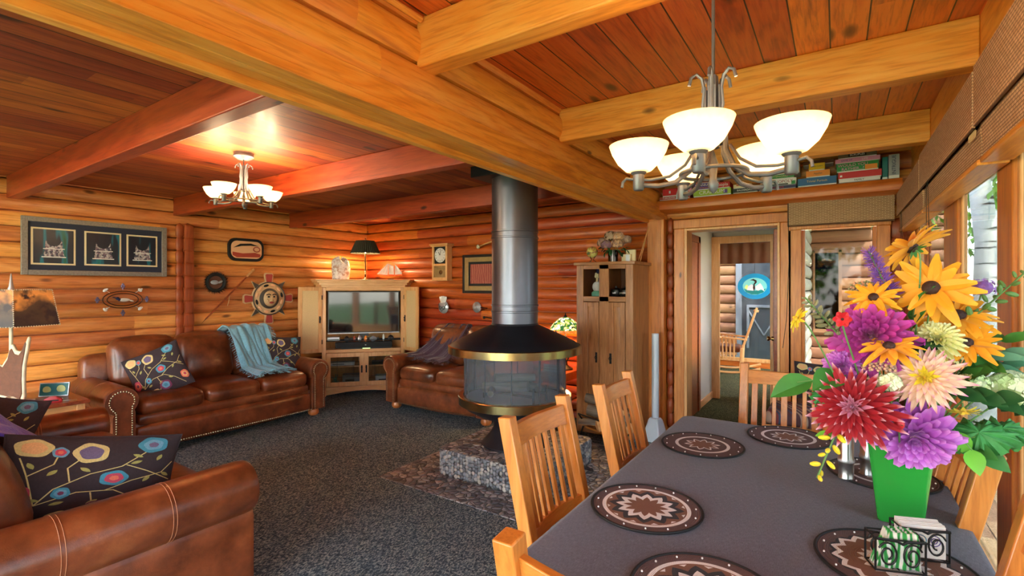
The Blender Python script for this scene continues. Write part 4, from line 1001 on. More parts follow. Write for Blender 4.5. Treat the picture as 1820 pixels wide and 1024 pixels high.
for k, (x, w_, h_, m, l) in enumerate(((-.23, .06, .03, 'black_plastic', 'small black adapter box under the television'), (-.13, .035, .028, 'p_rust', 'little reddish figure under the television'), (-.06, .05, .035, 'silver', 'small silver box under the middle of the television'), (.02, .04, .03, 'p_orange', 'small orange toy under the television'), (.12, .1, .022, 'grey_plastic', 'flat grey remote control under the television'), (.26, .03, .05, 'white_paint', 'thin white card standing under the right side of the television'), (.36, .08, .03, 'black_plastic', 'black remote control lying under the television at the right'))):
    a = thing(('gadget', 'figurine', 'gadget', 'toy', 'remote_control', 'card', 'remote_control')[k], l, ('box', 'figurine', 'box', 'toy', 'remote control', 'card', 'remote control')[k], cl(x, .0, .757), FA, 'clutter under the television')
    c = MB(); c.cushion((0, .02, h_/2), (w_, .03, h_), r=.006, n=4); c.build('case', m, a); c = MB(); c.box((w_*.2, .003, h_*.6), (w_*.4, .003, h_*.3)); c.build('marking', 'p_white' if k % 2 else 'p_greyd', a)
for k, (x, z, w_, h_, m, l) in enumerate(((-.30, .40, .34, .045, 'silver', 'silver disc player on the upper shelf behind the left glass door'), (.27, .40, .34, .04, 'black_plastic', 'black receiver on the upper shelf behind the right glass door'), (-.16, .12, .26, .15, 'greyp_', 'grey game console box on the cabinet floor behind the left glass door'), (.3, .12, .3, .12, 'white_paint', 'white box on the cabinet floor behind the right glass door'))):
    a = thing('media_device', l, 'media player', cl(x, .14, z), FA)
    m = 'grey_plastic' if m == 'greyp_' else m
    MB().bx(-w_/2, w_/2, -.08, .08, 0.001, h_).build('case', m, a, bevel=.004); MB().bx(-w_*.35, w_*.1, -.083, -.08, h_*.4, h_*.6).build('display', 'black_plastic', a)
t = thing('crystal_ornament', 'pale green crystal cluster behind the left glass door of the cabinet', 'ornament', cl(-.38, .06, .40-.28), FA)
c = MB(); rnd = random.Random(2)
for k in range(9): p = Vector((rnd.uniform(-.03, .03), rnd.uniform(-.02, .02), 0)); d = Vector((rnd.uniform(-.5, .5), rnd.uniform(-.5, .5), 1)); c.cyl(p, p+d*rnd.uniform(.06, .16), .014, .004, 6)
c.build('crystals', 'leaf_blue', t, smooth=False); MB().cyl((0, 0, 0), (0, 0, .01), .05).build('base', 'black_plastic', t)
# things on top of the cabinet (z = 1.595)
ZT = 1.595
t = thing('stone_sculpture', 'white mottled stone sculpture with notched top on the television cabinet', 'sculpture', cl(-.32, .16, ZT), FA)
c = MB()
def lump(u, v):
    a = u*2*PI; z = v
    top = .30-.035*abs(math.sin(a*2))*(1 if v > .9 else 0)
    r_ = (.115*(1-.12*(2*v-1)**2))*(1 if v < .75 else math.sqrt(max(0, 1-((v-.75)/.25)**2*.98)))
    nz = 1+.05*math.sin(3*a+5*v)+.03*math.sin(7*a-9*v)
    return Vector((math.cos(a)*r_*nz*1.05, math.sin(a)*r_*nz*.55, z*(.29+.02*math.sin(2*a+1)-.02*math.sin(5*a))))
c.grid(lump, 36, 22)
m, nt, b_ = newmat('mottled_stone'); tc = nd(nt, 'ShaderNodeTexCoord'); nz = nd(nt, 'ShaderNodeTexNoise', {'Vector': tc.outputs['Object'], 'Scale': 26., 'Detail': 6})
setp(nt, b_, col=ramp(nt, nz.outputs[0], [(.38, srgb(176, 140, 120)), (.5, srgb(216, 208, 204)), (.7, srgb(236, 232, 228))]), rough=.35, normal=bump(nt, nz.outputs[0], .3, .004))
c.build('stone', 'mottled_stone', t); MB().cushion((0, 0, .008), (.2, .1, .016), r=.007, n=4).build('base', 'mottled_stone', t)
t = thing('table_lamp', 'brass table lamp with dark green pleated shade on top of the television cabinet', 'lamp', cl(.01, .22, ZT), FA)
MB().lathe([(0, 0), (.06, 0), (.06, .01), (.03, .02), (.015, .04), (.012, .1), (.018, .12), (.012, .14), (.012, .38), (.0, .39)], n=20).build('base', 'brass', t)
MB().lathe([(.0, .565), (.008, .565), (.01, .58), (0, .6)], n=10).build('finial', 'brass', t)
c = MB(); n = 80
c.loft([[((r_+(.004 if j % 2 else -.004))*math.cos(2*PI*j/n), (r_+(.004 if j % 2 else -.004))*math.sin(2*PI*j/n), z) for j in range(n)] for r_, z in ((.205, .375), (.16, .48), (.125, .555))], cap=(False, False))
m, nt, b_ = newmat('pleated_shade'); setp(nt, b_, col=srgb(50, 50, 36), rough=.85)
c.build('lamp_shade', 'pleated_shade', t)
def plight(name, loc, e, col=(1, .68, .36), r_=.03, parent=None):
    l = bpy.data.lights.new(name, 'POINT'); l.energy = e; l.color = col; l.shadow_soft_size = r_
    o = bpy.data.objects.new(name, l); COL.objects.link(o); o.location = loc
    if parent: o.parent = parent
    return o
MB().ell((0, 0, .45), (.03, .03, .04), n=12).build('bulb', emis('bulb_warm', (1, .8, .5), 6), t)
plight('lamp_light', (0, 0, .40), 8, (1, .64, .32), .03, t)
t = thing('model_ship', 'model schooner with white sails on a wooden hull on the television cabinet', 'model ship', cl(.36, .20, ZT), FA)
t.rotation_euler = (0, 0, FA+R(8))
c = MB(); rs = []
for i in range(13):
    k = i/12; x = -.17+.34*k; w_ = .034*math.sin(PI*min(1, k*1.0+.02))**.6; zt = .05+.018*(2*k-1)**2; 
    rs.append([(x, w_*math.cos(a_), zt-.042*max(0, math.sin(-a_))*math.sin(PI*min(.98, max(.02, k)))**.5) for a_ in [-R(180)*j/8 for j in range(9)]])
c.loft(rs); c.build('hull', 'honey_x', t)
MB().bx(-.04, .04, -.02, .02, 0, .012).build('stand', 'cherry', t)
for x, h_ in ((-.03, .27), (.06, .25)): MB().cyl((x, 0, .05), (x-.004, 0, h_), .0035, .002, 8).build('mast', 'honey_z', t)
MB().cyl((-.15, 0, .06), (-.2, 0, .075), .003, .002, 6).build('bowsprit', 'honey_x', t)
def sail(pts, bel=.012):
    c = MB(); (a, b2, d) = [Vector(p) for p in pts[:3]]; e = Vector(pts[3]) if len(pts) > 3 else None
    def fn(u, v):
        if e: p = a.lerp(b2, u).lerp(e.lerp(d, u), v)
        else: p = a.lerp(b2, u).lerp(d, v)
        return p+Vector((0, bel*math.sin(PI*u)*math.sin(PI*v*.9), 0))
    c.grid(fn, 8, 8); return c
for k, pts in enumerate((((-.19, 0, .08), (-.06, 0, .07), (-.035, 0, .24)), ((-.13, 0, .075), (-.04, 0, .07), (-.032, 0, .25)), ((-.025, 0, .075), (.05, 0, .075), (.045, 0, .20), (-.028, 0, .235)), ((.065, 0, .075), (.18, 0, .08), (.10, 0, .19), (.062, 0, .23)))):
    sail(pts, .010+.004*k).build('sail', 'white_cloth', t, solid=.001)
c = MB(); [c.cyl(p, q, .0007, n=4) for p, q in (((-.2, 0, .075), (-.034, 0, .27)), ((-.034, 0, .27), (.056, 0, .25)), ((.056, 0, .25), (.19, 0, .08)))]; c.build('rigging', 'p_tan', t)

# ------------------------------------------------------------------ lamp table with stained glass lamp
t = thing('lamp_table', 'small red-brown side table under the stained glass lamp', 'side table', (-2.46, 4.62, 0))
MB().bx(-.17, .17, -.22, .22, .58, .61).build('table_top', 'cherry', t, bevel=.004)
for x in (-.14, .14):
    for y in (-.19, .19): MB().box((x, y, .29), (.04, .04, .58)).build('leg', 'cherry', t, bevel=.002)
MB().bx(-.15, .15, -.2, .2, .3, .32).build('shelf', 'cherry', t, bevel=.002)
MB().bx(-.155, .155, -.205, .205, .52, .58).build('apron', 'cherry', t, bevel=.002)
t = thing('table_lamp', 'stained glass table lamp with domed green and yellow shade beside the tall cabinet', 'lamp', (-2.42, 4.66, .61))
MB().lathe([(0, 0), (.08, 0), (.08, .012), (.05, .03), (.025, .05), (.02, .09), (.03, .1), (.0, .1)], n=20).build('base', 'iron', t)
c = MB()
for k in range(6):
    a_ = k*PI/3; c.tube([(.02*math.cos(a_), .02*math.sin(a_), .09), (.06*math.cos(a_), .06*math.sin(a_), .16), (.07*math.cos(a_), .07*math.sin(a_), .22), (.04*math.cos(a_), .04*math.sin(a_), .29), (.012*math.cos(a_), .012*math.sin(a_), .34)], .005, 6)
c.cyl((0, 0, .3), (0, 0, .56), .008); c.build('openwork_stem', 'iron', t)
m, nt, b_ = newmat('tiffany_glass'); tc = nd(nt, 'ShaderNodeTexCoord')
vo = nd(nt, 'ShaderNodeTexVoronoi', {'Vector': tc.outputs['Object'], 'Scale': 34.}); ve = nd(nt, 'ShaderNodeTexVoronoi', {'Vector': tc.outputs['Object'], 'Scale': 34.}, feature='DISTANCE_TO_EDGE')
sp = nd(nt, 'ShaderNodeSeparateXYZ', {0: vo.outputs['Color']}); sz = nd(nt, 'ShaderNodeSeparateXYZ', {0: tc.outputs['Object']})
cc = ramp(nt, sp.outputs[0], [(0, srgb(40, 84, 40)), (.3, srgb(120, 140, 50)), (.5, srgb(206, 200, 110)), (.7, srgb(228, 220, 170)), (1, srgb(190, 120, 40))], 'CONSTANT')
band = math_(nt, 'LESS_THAN', sz.outputs[2], .425)
cc = mixc(nt, band, cc, srgb(196, 92, 30)); cc = mixc(nt, math_(nt, 'LESS_THAN', ve.outputs[0], .035), cc, (.01, .01, .01))
setp(nt, b_, col=cc, emc=cc, ems=.55, rough=.25)
MB().lathe([(.168, .395), (.170, .42), (.158, .45), (.13, .49), (.09, .53), (.045, .555), (.02, .56)], n=36).build('lamp_shade', 'tiffany_glass', t, ang=80)
MB().lathe([(.022, .556), (.02, .57), (.008, .58), (.006, .6), (0, .605)], n=12).build('finial', 'iron', t)
MB().ell((0, 0, .43), .025).build('bulb', 'bulb_warm', t)
plight('lamp_light', (0, 0, .385), 7, (1, .5, .16), .03, t)
for k in range(3):
    bk = thing('book', ('dark book at the bottom of the pile under the stained glass lamp', 'middle brown book of the pile on the lamp table', 'top red-brown book of the pile on the lamp table')[k], 'book', (-2.46, 4.48, .611+.028*k), R(5*k-4), 'books on the lamp table')
    MB().bx(-.1, .1, -.05, .05, 0, .026).build('cover', ('black_matte', 'cherry', 'p_darkred')[k], bk, bevel=.002); MB().bx(-.095, .1005, -.0505, .0505, .004, .022).build('pages', 'paper', bk)
# ------------------------------------------------------------------ tall oak cabinet
CX0, CX1, CY0, CY1, CT = -2.19, -1.60, 4.47, 4.92, 1.71
t = thing('tall_cabinet', 'tall brown oak cabinet with two doors and two open display niches', 'cabinet', ((CX0+CX1)/2, CY0, 0))
hw = (CX1-CX0)/2; dp = CY1-CY0
b = MB(); b.bx(-hw, -hw+.02, .01, dp, .04, CT); b.bx(hw-.02, hw, .01, dp, .04, CT); b.bx(-hw+.02, hw-.02, dp-.02, dp, .04, CT); b.bx(-hw+.02, hw-.02, .01, dp-.02, .04, .08); b.bx(-.012, .012, .01, dp-.02, 1.37, CT-.02); b.bx(-hw+.02, hw-.02, .01, dp-.02, 1.36, 1.39)
b.build('carcass', 'brownoak_z', t, bevel=.002)
b = MB(); b.bx(-hw-.025, hw+.025, -.03, dp+.01, CT, CT+.03); b.build('top', 'brownoak_x', t, bevel=.004)
b = MB(); b.bx(-hw, -hw+.075, -.01, .012, .04, CT); b.bx(hw-.075, hw, -.01, .012, .04, CT); b.bx(-.05, .05, -.01, .012, .04, CT); b.build('face_stile', 'brownoak_z', t, bevel=.003)
for q in ((1.35, 1.40), (CT-.04, CT), (.04, .12)): MB().bx(-hw+.075, hw-.075, -.01, .01, *q).build('face_rail', 'brownoak_x', t, bevel=.003)
for s in (-1, 1):
    x0, x1 = (-hw+.078, -.052) if s < 0 else (.052, hw-.078)
    d = MB(); d.bx(x0, x0+.05, -.02, -.002, .125, 1.345); d.bx(x1-.05, x1, -.02, -.002, .125, 1.345); d.bx(x0+.05, x1-.05, -.019, -.003, .125, .18); d.bx(x0+.05, x1-.05, -.019, -.003, 1.30, 1.345)
    o = d.build('door', 'brownoak_z', t, bevel=.003)
    MB().cushion(((x0+x1)/2, -.010, .74), (x1-x0-.10, .012, 1.12), r=.005, n=4).build('raised_panel', 'brownoak_z', o)
    h = MB(); xx = x1-.022 if s < 0 else x0+.022
    h.box((xx, -.024, .80), (.02, .005, .10)); h.tube([(xx, -.026, .83), (xx-.014, -.034, .80), (xx, -.036, .775), (xx+.014, -.034, .80), (xx, -.026, .83)], .0035, 6); h.ell((xx, -.03, .83), .009); h.build('pull', 'iron', o)
MB().bx(-hw+.02, -.012, dp-.024, dp-.02, 1.39, CT-.02).build('niche_lining', 'p_navy', t)
MB().bx(.012, hw-.02, dp-.024, dp-.02, 1.39, CT-.02).build('niche_lining', 'brown_fabric', t)
cxm = (CX0+CX1)/2
t = thing('perfume_decanter', 'white round bottle with a figured stopper in the left niche of the tall cabinet', 'bottle', (cxm-.14, 4.62, 1.391))
MB().cushion((0, 0, .025), (.1, .07, .05), r=.01, n=4).build('base', 'leaf_blue', t); MB().ell((0, 0, .105), (.052, .04, .055), n=20, m=14).build('body', 'white_paint', t)
c = MB(); c.lathe([(.014, .155), (.012, .19), (.02, .2), (.012, .21), (0, .215)], n=12); [c.ell((.018*math.cos(a_), .01*math.sin(a_), .22+.012*math.sin(3*a_)), (.014, .01, .018)) for a_ in (0, 1.3, 2.6, 3.9, 5.2)]; c.build('stopper', 'cream', t)
for k, (x, l) in enumerate(((.08, 'left black round pot with white lettering in the right niche'), (.165, 'right black round pot with white lettering in the right niche'))):
    t = thing('lettered_pot', l, 'pot', (cxm+x, 4.58+.02*k, 1.391), 0, 'black pots in the cabinet niche')
    MB().lathe([(0, 0), (.03, 0), (.05, .02), (.056, .045), (.05, .075), (.03, .09), (.012, .095), (.01, .11), (0, .112)], n=24).build('body', 'black_plastic', t)
    text('lettering', 'salt' if k == 0 else 'pepper', .026, 'p_white', t, (0, -.058, .045), (R(90), 0, 0))
t = thing('yellow_cup', 'small yellow-green cup behind the black pots in the right niche', 'cup', (cxm+.215, 4.70, 1.391))
MB().lathe([(0, 0), (.025, 0), (.032, .03), (.034, .09), (.031, .09), (.028, .01), (0, .008)], n=18).build('body', 'p_lightgreen', t); MB().tube([(.033, 0, .07), (.05, 0, .06), (.05, 0, .035), (.032, 0, .025)], .005, 6).build('handle', 'p_lightgreen', t)
# on top of the tall cabinet, z=1.74
ZC2 = CT+.03
t = thing('globe', 'small yellow globe on a clear three-legged stand on the tall cabinet', 'globe', (-2.06, 4.55, ZC2))
m, nt, b_ = newmat('globe_map'); tc = nd(nt, 'ShaderNodeTexCoord'); nz = nd(nt, 'ShaderNodeTexNoise', {'Vector': tc.outputs['Object'], 'Scale': 22., 'Detail': 4})
setp(nt, b_, col=ramp(nt, nz.outputs[0], [(.4, srgb(222, 214, 130)), (.52, srgb(206, 190, 90)), (.56, srgb(190, 120, 90)), (.62, srgb(90, 120, 80))]), rough=.2)
MB().ell((0, 0, .105), .057, n=28, m=18).build('sphere', 'globe_map', t)
c = MB(); [c.tube([(.045*math.cos(a_), .045*math.sin(a_), 0), (.012*math.cos(a_), .012*math.sin(a_), .03), (.035*math.cos(a_), .035*math.sin(a_), .065)], .005, 6) for a_ in (0.3, 2.4, 4.5)]; c.build('stand', 'cab_glass' if False else 'chrome', t)
t = thing('dark_vase', 'dark shiny metal vase holding the dried hydrangeas on the tall cabinet', 'vase', (-1.865, 4.62, ZC2))
MB().lathe([(0, 0), (.05, 0), (.05, .05), (.056, .12), (.052, .12), (.046, .02), (0, .02)], n=28).build('body', plain('dark_chrome', srgb(60, 56, 54), .1, 1), t)
def hydrangea(name, label, c0, rad, mats, parentloc, n=150, seed=0, group=None, stem=.12, cat='flower', sq=.8, ps=.012):
    t = thing(name, label, cat, parentloc, 0, group); rnd = random.Random(seed); c = MB(); c.m = 0
    for i in range(n):
        z = 1-2*(i+.5)/n
        if z < -.55: continue
        a_ = i*2.39996; q = Vector((math.cos(a_)*math.sqrt(1-z*z), math.sin(a_)*math.sqrt(1-z*z), z))
        p = Vector((q.x*rad, q.y*rad, q.z*rad*sq))*rnd.uniform(.88, 1.08); F = frame(q) @ Matrix.Rotation(rnd.uniform(0, PI), 3, 'Z') ; c.m = rnd.choices(range(len(mats)), [3, 2, 1][:len(mats)])[0]
        for k in range(4):
            b2 = k*PI/2; d = Vector((math.cos(b2), math.sin(b2), 0)); s = Vector((-d.y, d.x, 0)); L = ps*rnd.uniform(.85, 1.2)
            vs = [p+F @ v for v in (Vector((0, 0, 0)), d*L*.6+s*L*.5+Vector((0, 0, .002)), d*L*1.05+Vector((0, 0, .001)), d*L*.6-s*L*.5+Vector((0, 0, .002)))]
            c.add([Vector(c0)+v for v in vs], [(0, 1, 2, 3)], [(.5, 0), (1, .5), (.5, 1), (0, .5)])
    c.build('florets', mats, t, smooth=False)
    c = MB(); c.ell(c0, (rad*.8, rad*.8, rad*.8*sq), n=10, m=8); c.build('flower_base', mats[-1], t)
    if stem: MB().tube([Vector(c0)-Vector((0, 0, rad*.3)), Vector((c0[0]*.4, c0[1]*.4, c0[2]-stem*.6)), Vector((0, 0, max(.02, c0[2]-stem*1.6)))], .003, 6).build('stem', 'stem_green', t)
    return t
plain('fl_dust', srgb(206, 178, 156), .8, nscale=30, namp=.2); plain('fl_dust2', srgb(176, 140, 124), .8); plain('fl_mauve', srgb(150, 112, 130), .8); plain('fl_peach', srgb(222, 178, 138), .8); plain('fl_brown', srgb(120, 88, 62), .8)
for k, (dx, dz, dy, r_, ms, l) in enumerate(((-.10, .20, 0, .062, ('fl_dust', 'fl_dust2'), 'dusty beige dried hydrangea head at the left of the dark vase'), (-.04, .17, -.07, .052, ('fl_mauve', 'fl_dust2'), 'mauve dried hydrangea head at the front of the dark vase'), (-.02, .26, .0, .065, ('fl_dust', 'fl_brown'), 'topmost greyish dried hydrangea head in the dark vase'), (.06, .25, -.01, .06, ('fl_peach', 'fl_dust'), 'peach dried hydrangea head at the upper right of the dark vase'), (.07, .18, -.05, .062, ('fl_peach', 'fl_dust2'), 'peach dried hydrangea head low at the right front of the dark vase'), (.13, .22, .02, .05, ('fl_dust', 'fl_dust2'), 'dusty dried hydrangea head at the far right of the dark vase'))):
    hydrangea('dried_hydrangea', l, (dx, dy, dz), r_, ms, (-1.865, 4.62, ZC2), 110, k, 'dried hydrangeas in the dark vase', ps=.016)
def leafmb(c, base, d, L, w_, up=(0, 0, 1), curl=.3, fold=.15, n=6):
    base = Vector(base); d = Vector(d).normalized(); u = Vector(up); s = d.cross(u)
    if s.length < 1e-3: s = Vector((1, 0, 0))
    s.normalize(); nn = s.cross(d).normalized(); vs = []; uv = []
    for i in range(n+1):
        k = i/n; ww = w_*.5*math.sin(PI*min(1, k**.8*.98+.02))**.9 if k < 1 else 0
        p = base+d*L*k*(1-.15*curl*k)-nn*L*curl*k*k
        vs += [p+s*ww+nn*ww*fold*2, p, p-s*ww+nn*ww*fold*2]; uv += [(0, k), (.5, k), (1, k)]
    fs = []
    for i in range(n):
        for j in (0, 1): fs.append((3*i+j, 3*i+j+1, 3*i+j+4, 3*i+j+3))
    return c.add(vs, fs, uv)
t = thing('leaf_sprig', 'green leaves under the dried hydrangeas in the dark vase', 'leaves', (-1.865, 4.62, ZC2), 0)
c = MB(); rnd = random.Random(4)
for k in range(26):
    a_ = rnd.uniform(-PI, 0) if k % 3 else rnd.uniform(0, PI); r_ = rnd.uniform(.07, .15); p = (r_*math.cos(a_), .06*math.sin(a_), rnd.uniform(.07, .16))
    leafmb(c, p, (math.cos(a_), math.sin(a_)*.5, rnd.uniform(-1, .3)), .06, .035)
c.build('leaves', 'leaf_dark', t); MB().tube([(0, 0, .03), (.05, 0, .12), (.12, .01, .13)], .002, 5).build('stem', 'stem_green', t)
t = thing('framed_photo', 'small cream block frame with striped glass insert on the tall cabinet', 'picture frame', (-1.70, 4.60, ZC2))
MB().bx(-.065, .03, -.01, .02, 0, .075).build('front_block', 'cream', t, bevel=.003); MB().bx(-.03, .065, .02, .045, 0, .12).build('back_block', 'cream', t, bevel=.003); MB().bx(-.02, .02, -.013, -.009, .004, .07).build('insert', 'silver', t)
for k in range(2):
    o = tag(MB().cyl((0, 0, 0), (.075-.02*k, .1, .36), .005, .004, 8).build('walking_stick', 'split_wood'), ('thin stick leaning in the corner on the tall cabinet, left one', 'thin stick leaning in the corner on the tall cabinet, right one')[k], 'stick', 'sticks on the tall cabinet')
    o.location = (-1.635+.02*k, 4.70, ZC2)

# ------------------------------------------------------------------ pale fan by the post
t = thing('tower_heater', 'pale grey pole with flared foot standing beside the cedar post', 'pole', (-1.47, 4.72, 0))
MB().lathe([(0, 0), (.145, 0), (.145, .012), (.12, .06), (.075, .2), (.055, .225), (.0, .225)], n=4).build('base', 'pale_metal', t, bevel=.01)
MB().cyl((0, 0, .22), (0, 0, 1.04), .034, .034, 20).build('pole', 'pale_metal', t)
t.rotation_euler = (0, 0, R(33))

# ------------------------------------------------------------------ things on the back wall
YB = 5.02
t = thing('wall_clock', 'narrow oak wall clock with a round white dial and pendulum window', 'clock', (-4.46, 4.95, 1.82))
MB().bx(-.135, .135, 0, .075, -.235, .225).build('case', 'oak_z', t, bevel=.003)
c = MB(); c.bx(-.135, -.105, -.03, 0, -.235, .22); c.bx(.105, .135, -.03, 0, -.235, .22); c.bx(-.105, .105, -.03, 0, -.235, -.2); c.bx(-.105, .105, -.03, 0, -.045, -.015); c.build('frame', 'oak_z', t, bevel=.003)
c = MB(); c.bx(-.15, .15, -.045, .085, .215, .236); c.bx(-.165, .165, -.055, .09, .235, .255); c.build('moulding', 'oak_x', t, bevel=.003); MB().bx(-.15, .15, -.045, .08, -.245, -.235).build('base_moulding', 'oak_x', t, bevel=.003)
MB().bx(-.105, .105, -.008, -.002, -.015, .215).build('dial_plate', 'black_matte', t)
Mx90 = Matrix.Rotation(R(90), 3, 'X')
MB().lathe([(0, 0), (.092, 0), (.098, .004), (.098, .0)], (0, -.012, .10), 36, Mx90).build('dial', 'paper', t)
d = MB()
for k in range(12): a_ = k*PI/6; d.box((.078*math.sin(a_), -.0175, .10+.078*math.cos(a_)), (.005, .002, .016), (0, a_, 0))
d.build('hour_marks', 'black_matte', t)
d = MB(); d.bar((0, -.019, .10), (-.03, -.019, .145), .006, .002, (0, 1, 0)); d.build('hour_hand', 'black_matte', t); d = MB(); d.bar((0, -.021, .10), (.018, -.021, .17), .004, .002, (0, 1, 0)); d.build('minute_hand', 'black_matte', t)
MB().bx(-.105, .105, -.01, -.004, -.2, -.045).build('lower_window', 'cab_glass', t); MB().lathe([(0, 0), (.03, 0), (.03, .004), (0, .006)], (0, .0, -.13), 20, Mx90).build('pendulum', 'brass', t)
t = thing('carved_wall_mask', 'small carved silver wall ornament with five white feather points', 'wall ornament', (-4.43, 4.97, 1.26))
d = MB(); d.lathe([(0, .03), (.05, .025), (.085, .008), (.09, 0), (0, 0)], (0, 0, -.04), 20, Mx90 @ Matrix.Rotation(0, 3, 'Z')); d.build('shell_body', 'silver', t)
for k in range(5): d = MB(); a_ = R(-28+14*k); d.ell((.075*math.sin(a_)*1.1, -.01, .03+.03*math.cos(a_)), (.018, .01, .052), Matrix.Rotation(a_, 3, 'Y')); d.build('feather', 'paper', t)
d = MB(); [d.tube([(x+.022*math.cos(a_), -.035, -.05+.022*math.sin(a_)) for a_ in [j*PI/5 for j in range(10)]], .005, 6, closed=True) for x in (-.03, .03)]; d.tube([(-.07, -.02, .0), (0, -.035, -.1), (.07, -.02, .0)], .005, 6); d.build('carved_rings', 'p_greyd', t)
t = thing('wall_bell', 'round silver wall bell with a small arm beside the stovepipe', 'bell', (-3.87, 4.98, 1.23))
MB().lathe([(0, .05), (.02, .05), (.03, .035), (.062, .02), (.07, .008), (.066, 0), (0, 0)], (0, .01, 0), 28, Mx90).build('bell', 'silver', t)
MB().tube([(.06, .0, 0), (.12, -.01, -.01), (.17, .0, -.01)], .007, 6).build('arm', 'iron', t)
t = thing('iron_hook', 'small black iron hook below the silver wall bell', 'hook', (-3.72, 4.99, 1.10))
MB().tube([(-.04, .02, .0), (0, -.02, .01), (.06, -.02, .0), (.1, .02, -.01)], .007, 6).build('hook', 'iron', t); MB().ell((-.04, .0, 0), (.018, .01, .018)).build('plate', 'iron', t)
t = thing('wooden_pointer', 'turned wooden handle with a round knob hung above the black framed picture', 'wall ornament', (-3.83, 4.98, 2.01))
MB().tube([(0, -.01, 0), (.1, -.01, .03), (.3, .0, .08)], .009, 8).build('shaft', 'split_wood', t); MB().ell((-.01, -.01, 0), (.028, .02, .028)).build('knob', 'antler', t)
t = thing('framed_picture', 'red artwork in a gold and black frame partly hidden by the stovepipe', 'picture', (-3.74, 4.985, 1.66))
for n_, m, h2, w2, hi, wi, y in (('outer_frame', 'black_plastic', .25, .35, .215, .315, -.03), ('gold_frame', 'gold_leaf', .22, .32, .155, .255, -.025)):
    if m == 'gold_leaf' and 'gold_leaf' not in MATS: plain('gold_leaf', srgb(176, 150, 100), .35, .6, nscale=30, namp=.2)
    c = MB(); c.bx(-w2, -wi, y, .0, -h2, h2); c.bx(wi, w2, y, .0, -h2, h2); c.bx(-wi, wi, y, .0, hi, h2); c.bx(-wi, wi, y, .0, -h2, -hi); c.build(n_, m, t, bevel=.004)
MB().bx(-.26, .26, -.012, -.002, -.16, .16).build('mat_board', 'black_matte', t)
m, nt, b_ = newmat('red_art'); tc = nd(nt, 'ShaderNodeTexCoord'); wv = nd(nt, 'ShaderNodeTexWave', {'Vector': tc.outputs['Object'], 'Scale': 9., 'Distortion': 6., 'Detail': 3.}); nz = nd(nt, 'ShaderNodeTexNoise', {'Vector': tc.outputs['Object'], 'Scale': 9., 'Detail': 4})
setp(nt, b_, col=mixc(nt, nz.outputs[0], ramp(nt, wv.outputs[0], [(.1, srgb(120, 60, 50)), (.4, srgb(176, 84, 70)), (.6, srgb(206, 50, 46)), (.9, srgb(190, 130, 100))]), srgb(160, 70, 60)), rough=.5)
MB().bx(-.225, .225, -.016, -.012, -.125, .125).build('artwork', 'red_art', t)

# ------------------------------------------------------------------ left wall pictures (local x = along +Y of the wall)
XW = -6.045
def onwall(name, label, cat, y, z, x=XW): return thing(name, label, cat, (x, y, z), R(90))
t = onwall('framed_triptych', 'long grey framed picture of three white beaded blankets on the left wall', 'picture', 1.74, 1.868)
W2, H2 = .565, .264
c = MB(); fw = .045; c.bx(-W2, -W2+fw, -.03, 0, -H2, H2); c.bx(W2-fw, W2, -.03, 0, -H2, H2); c.bx(-W2+fw, W2-fw, -.03, 0, H2-fw, H2); c.bx(-W2+fw, W2-fw, -.03, 0, -H2, -H2+fw)
plain('textured_silver', srgb(138, 128, 118), .45, .3, nscale=70, namp=.5, bst=.6); c.build('frame', 'textured_silver', t, bevel=.003)
m, nt, b_ = newmat('dark_art_reflections'); tc = nd(nt, 'ShaderNodeTexCoord'); wv = nd(nt, 'ShaderNodeTexNoise', {'Vector': nd(nt, 'ShaderNodeVectorMath', {0: tc.outputs['Object'], 1: (9., 1., 1.5)}, operation='MULTIPLY').outputs[0], 'Scale': 1.})
MB().bx(-W2+fw, W2-fw, -.012, -.004, -H2+fw, H2-fw).build('mat_board', plain('mat_navy', srgb(34, 40, 60), .6), t)
setp(nt, b_, col=ramp(nt, wv.outputs[0], [(.4, srgb(24, 20, 34)), (.55, srgb(22, 34, 46)), (.6, srgb(14, 110, 130)), (.68, srgb(20, 96, 70)), (.72, srgb(26, 24, 40))]), rough=.3)  # teal and green streaks are reflections painted into the pictures
for k, xc in enumerate((-.345, .02, .345)):
    hw2 = .155-.01*k; hh2 = .17-.004*k
    c = MB(); c.bx(xc-hw2, xc+hw2, -.014, -.012, -hh2, hh2); c.build('inner_mat', 'cream', t)
    c = MB(); c.bx(xc-hw2+.015, xc+hw2-.015, -.016, -.014, -hh2+.015, hh2-.015); a = c.build('photograph', 'dark_art_reflections', t)
    s = .8
    ol = [(-.10, -.10), (-.085, -.03), (-.08, .03), (-.075, .10), (-.05, .045), (0, .025), (.05, .045), (.075, .10), (.08, .03), (.085, -.03), (.10, -.10)]
    c = MB(); M3 = Matrix(((1, 0, 0), (0, 0, 1), (0, 1, 0))); c.prism([(xc+x*s*.95, y*s-.02) for x, y in ol], -.0185, -.0165, M=M3); 
    if 'beadwork' not in MATS:
        m2, n2, b2 = newmat('beadwork'); tc2 = nd(n2, 'ShaderNodeTexCoord'); vo = nd(n2, 'ShaderNodeTexVoronoi', {'Vector': tc2.outputs['Object'], 'Scale': 70.})
        sp2 = nd(n2, 'ShaderNodeSeparateXYZ', {0: vo.outputs['Color']}); setp(n2, b2, col=ramp(n2, sp2.outputs[0], [(0, srgb(70, 66, 84)), (.3, srgb(160, 150, 150)), (.6, srgb(190, 184, 186)), (.8, srgb(120, 96, 110)), (1, srgb(90, 140, 160))], 'CONSTANT'), rough=.6)
    c.build('beaded_blanket', 'beadwork', a, smooth=False)
    c = MB(); c.box((xc, -.0195, -.022), (.15, .002, .007)); c.box((xc, -.0195, -.098), (.17, .002, .009)); c.build('bead_fringe', 'paper', a)
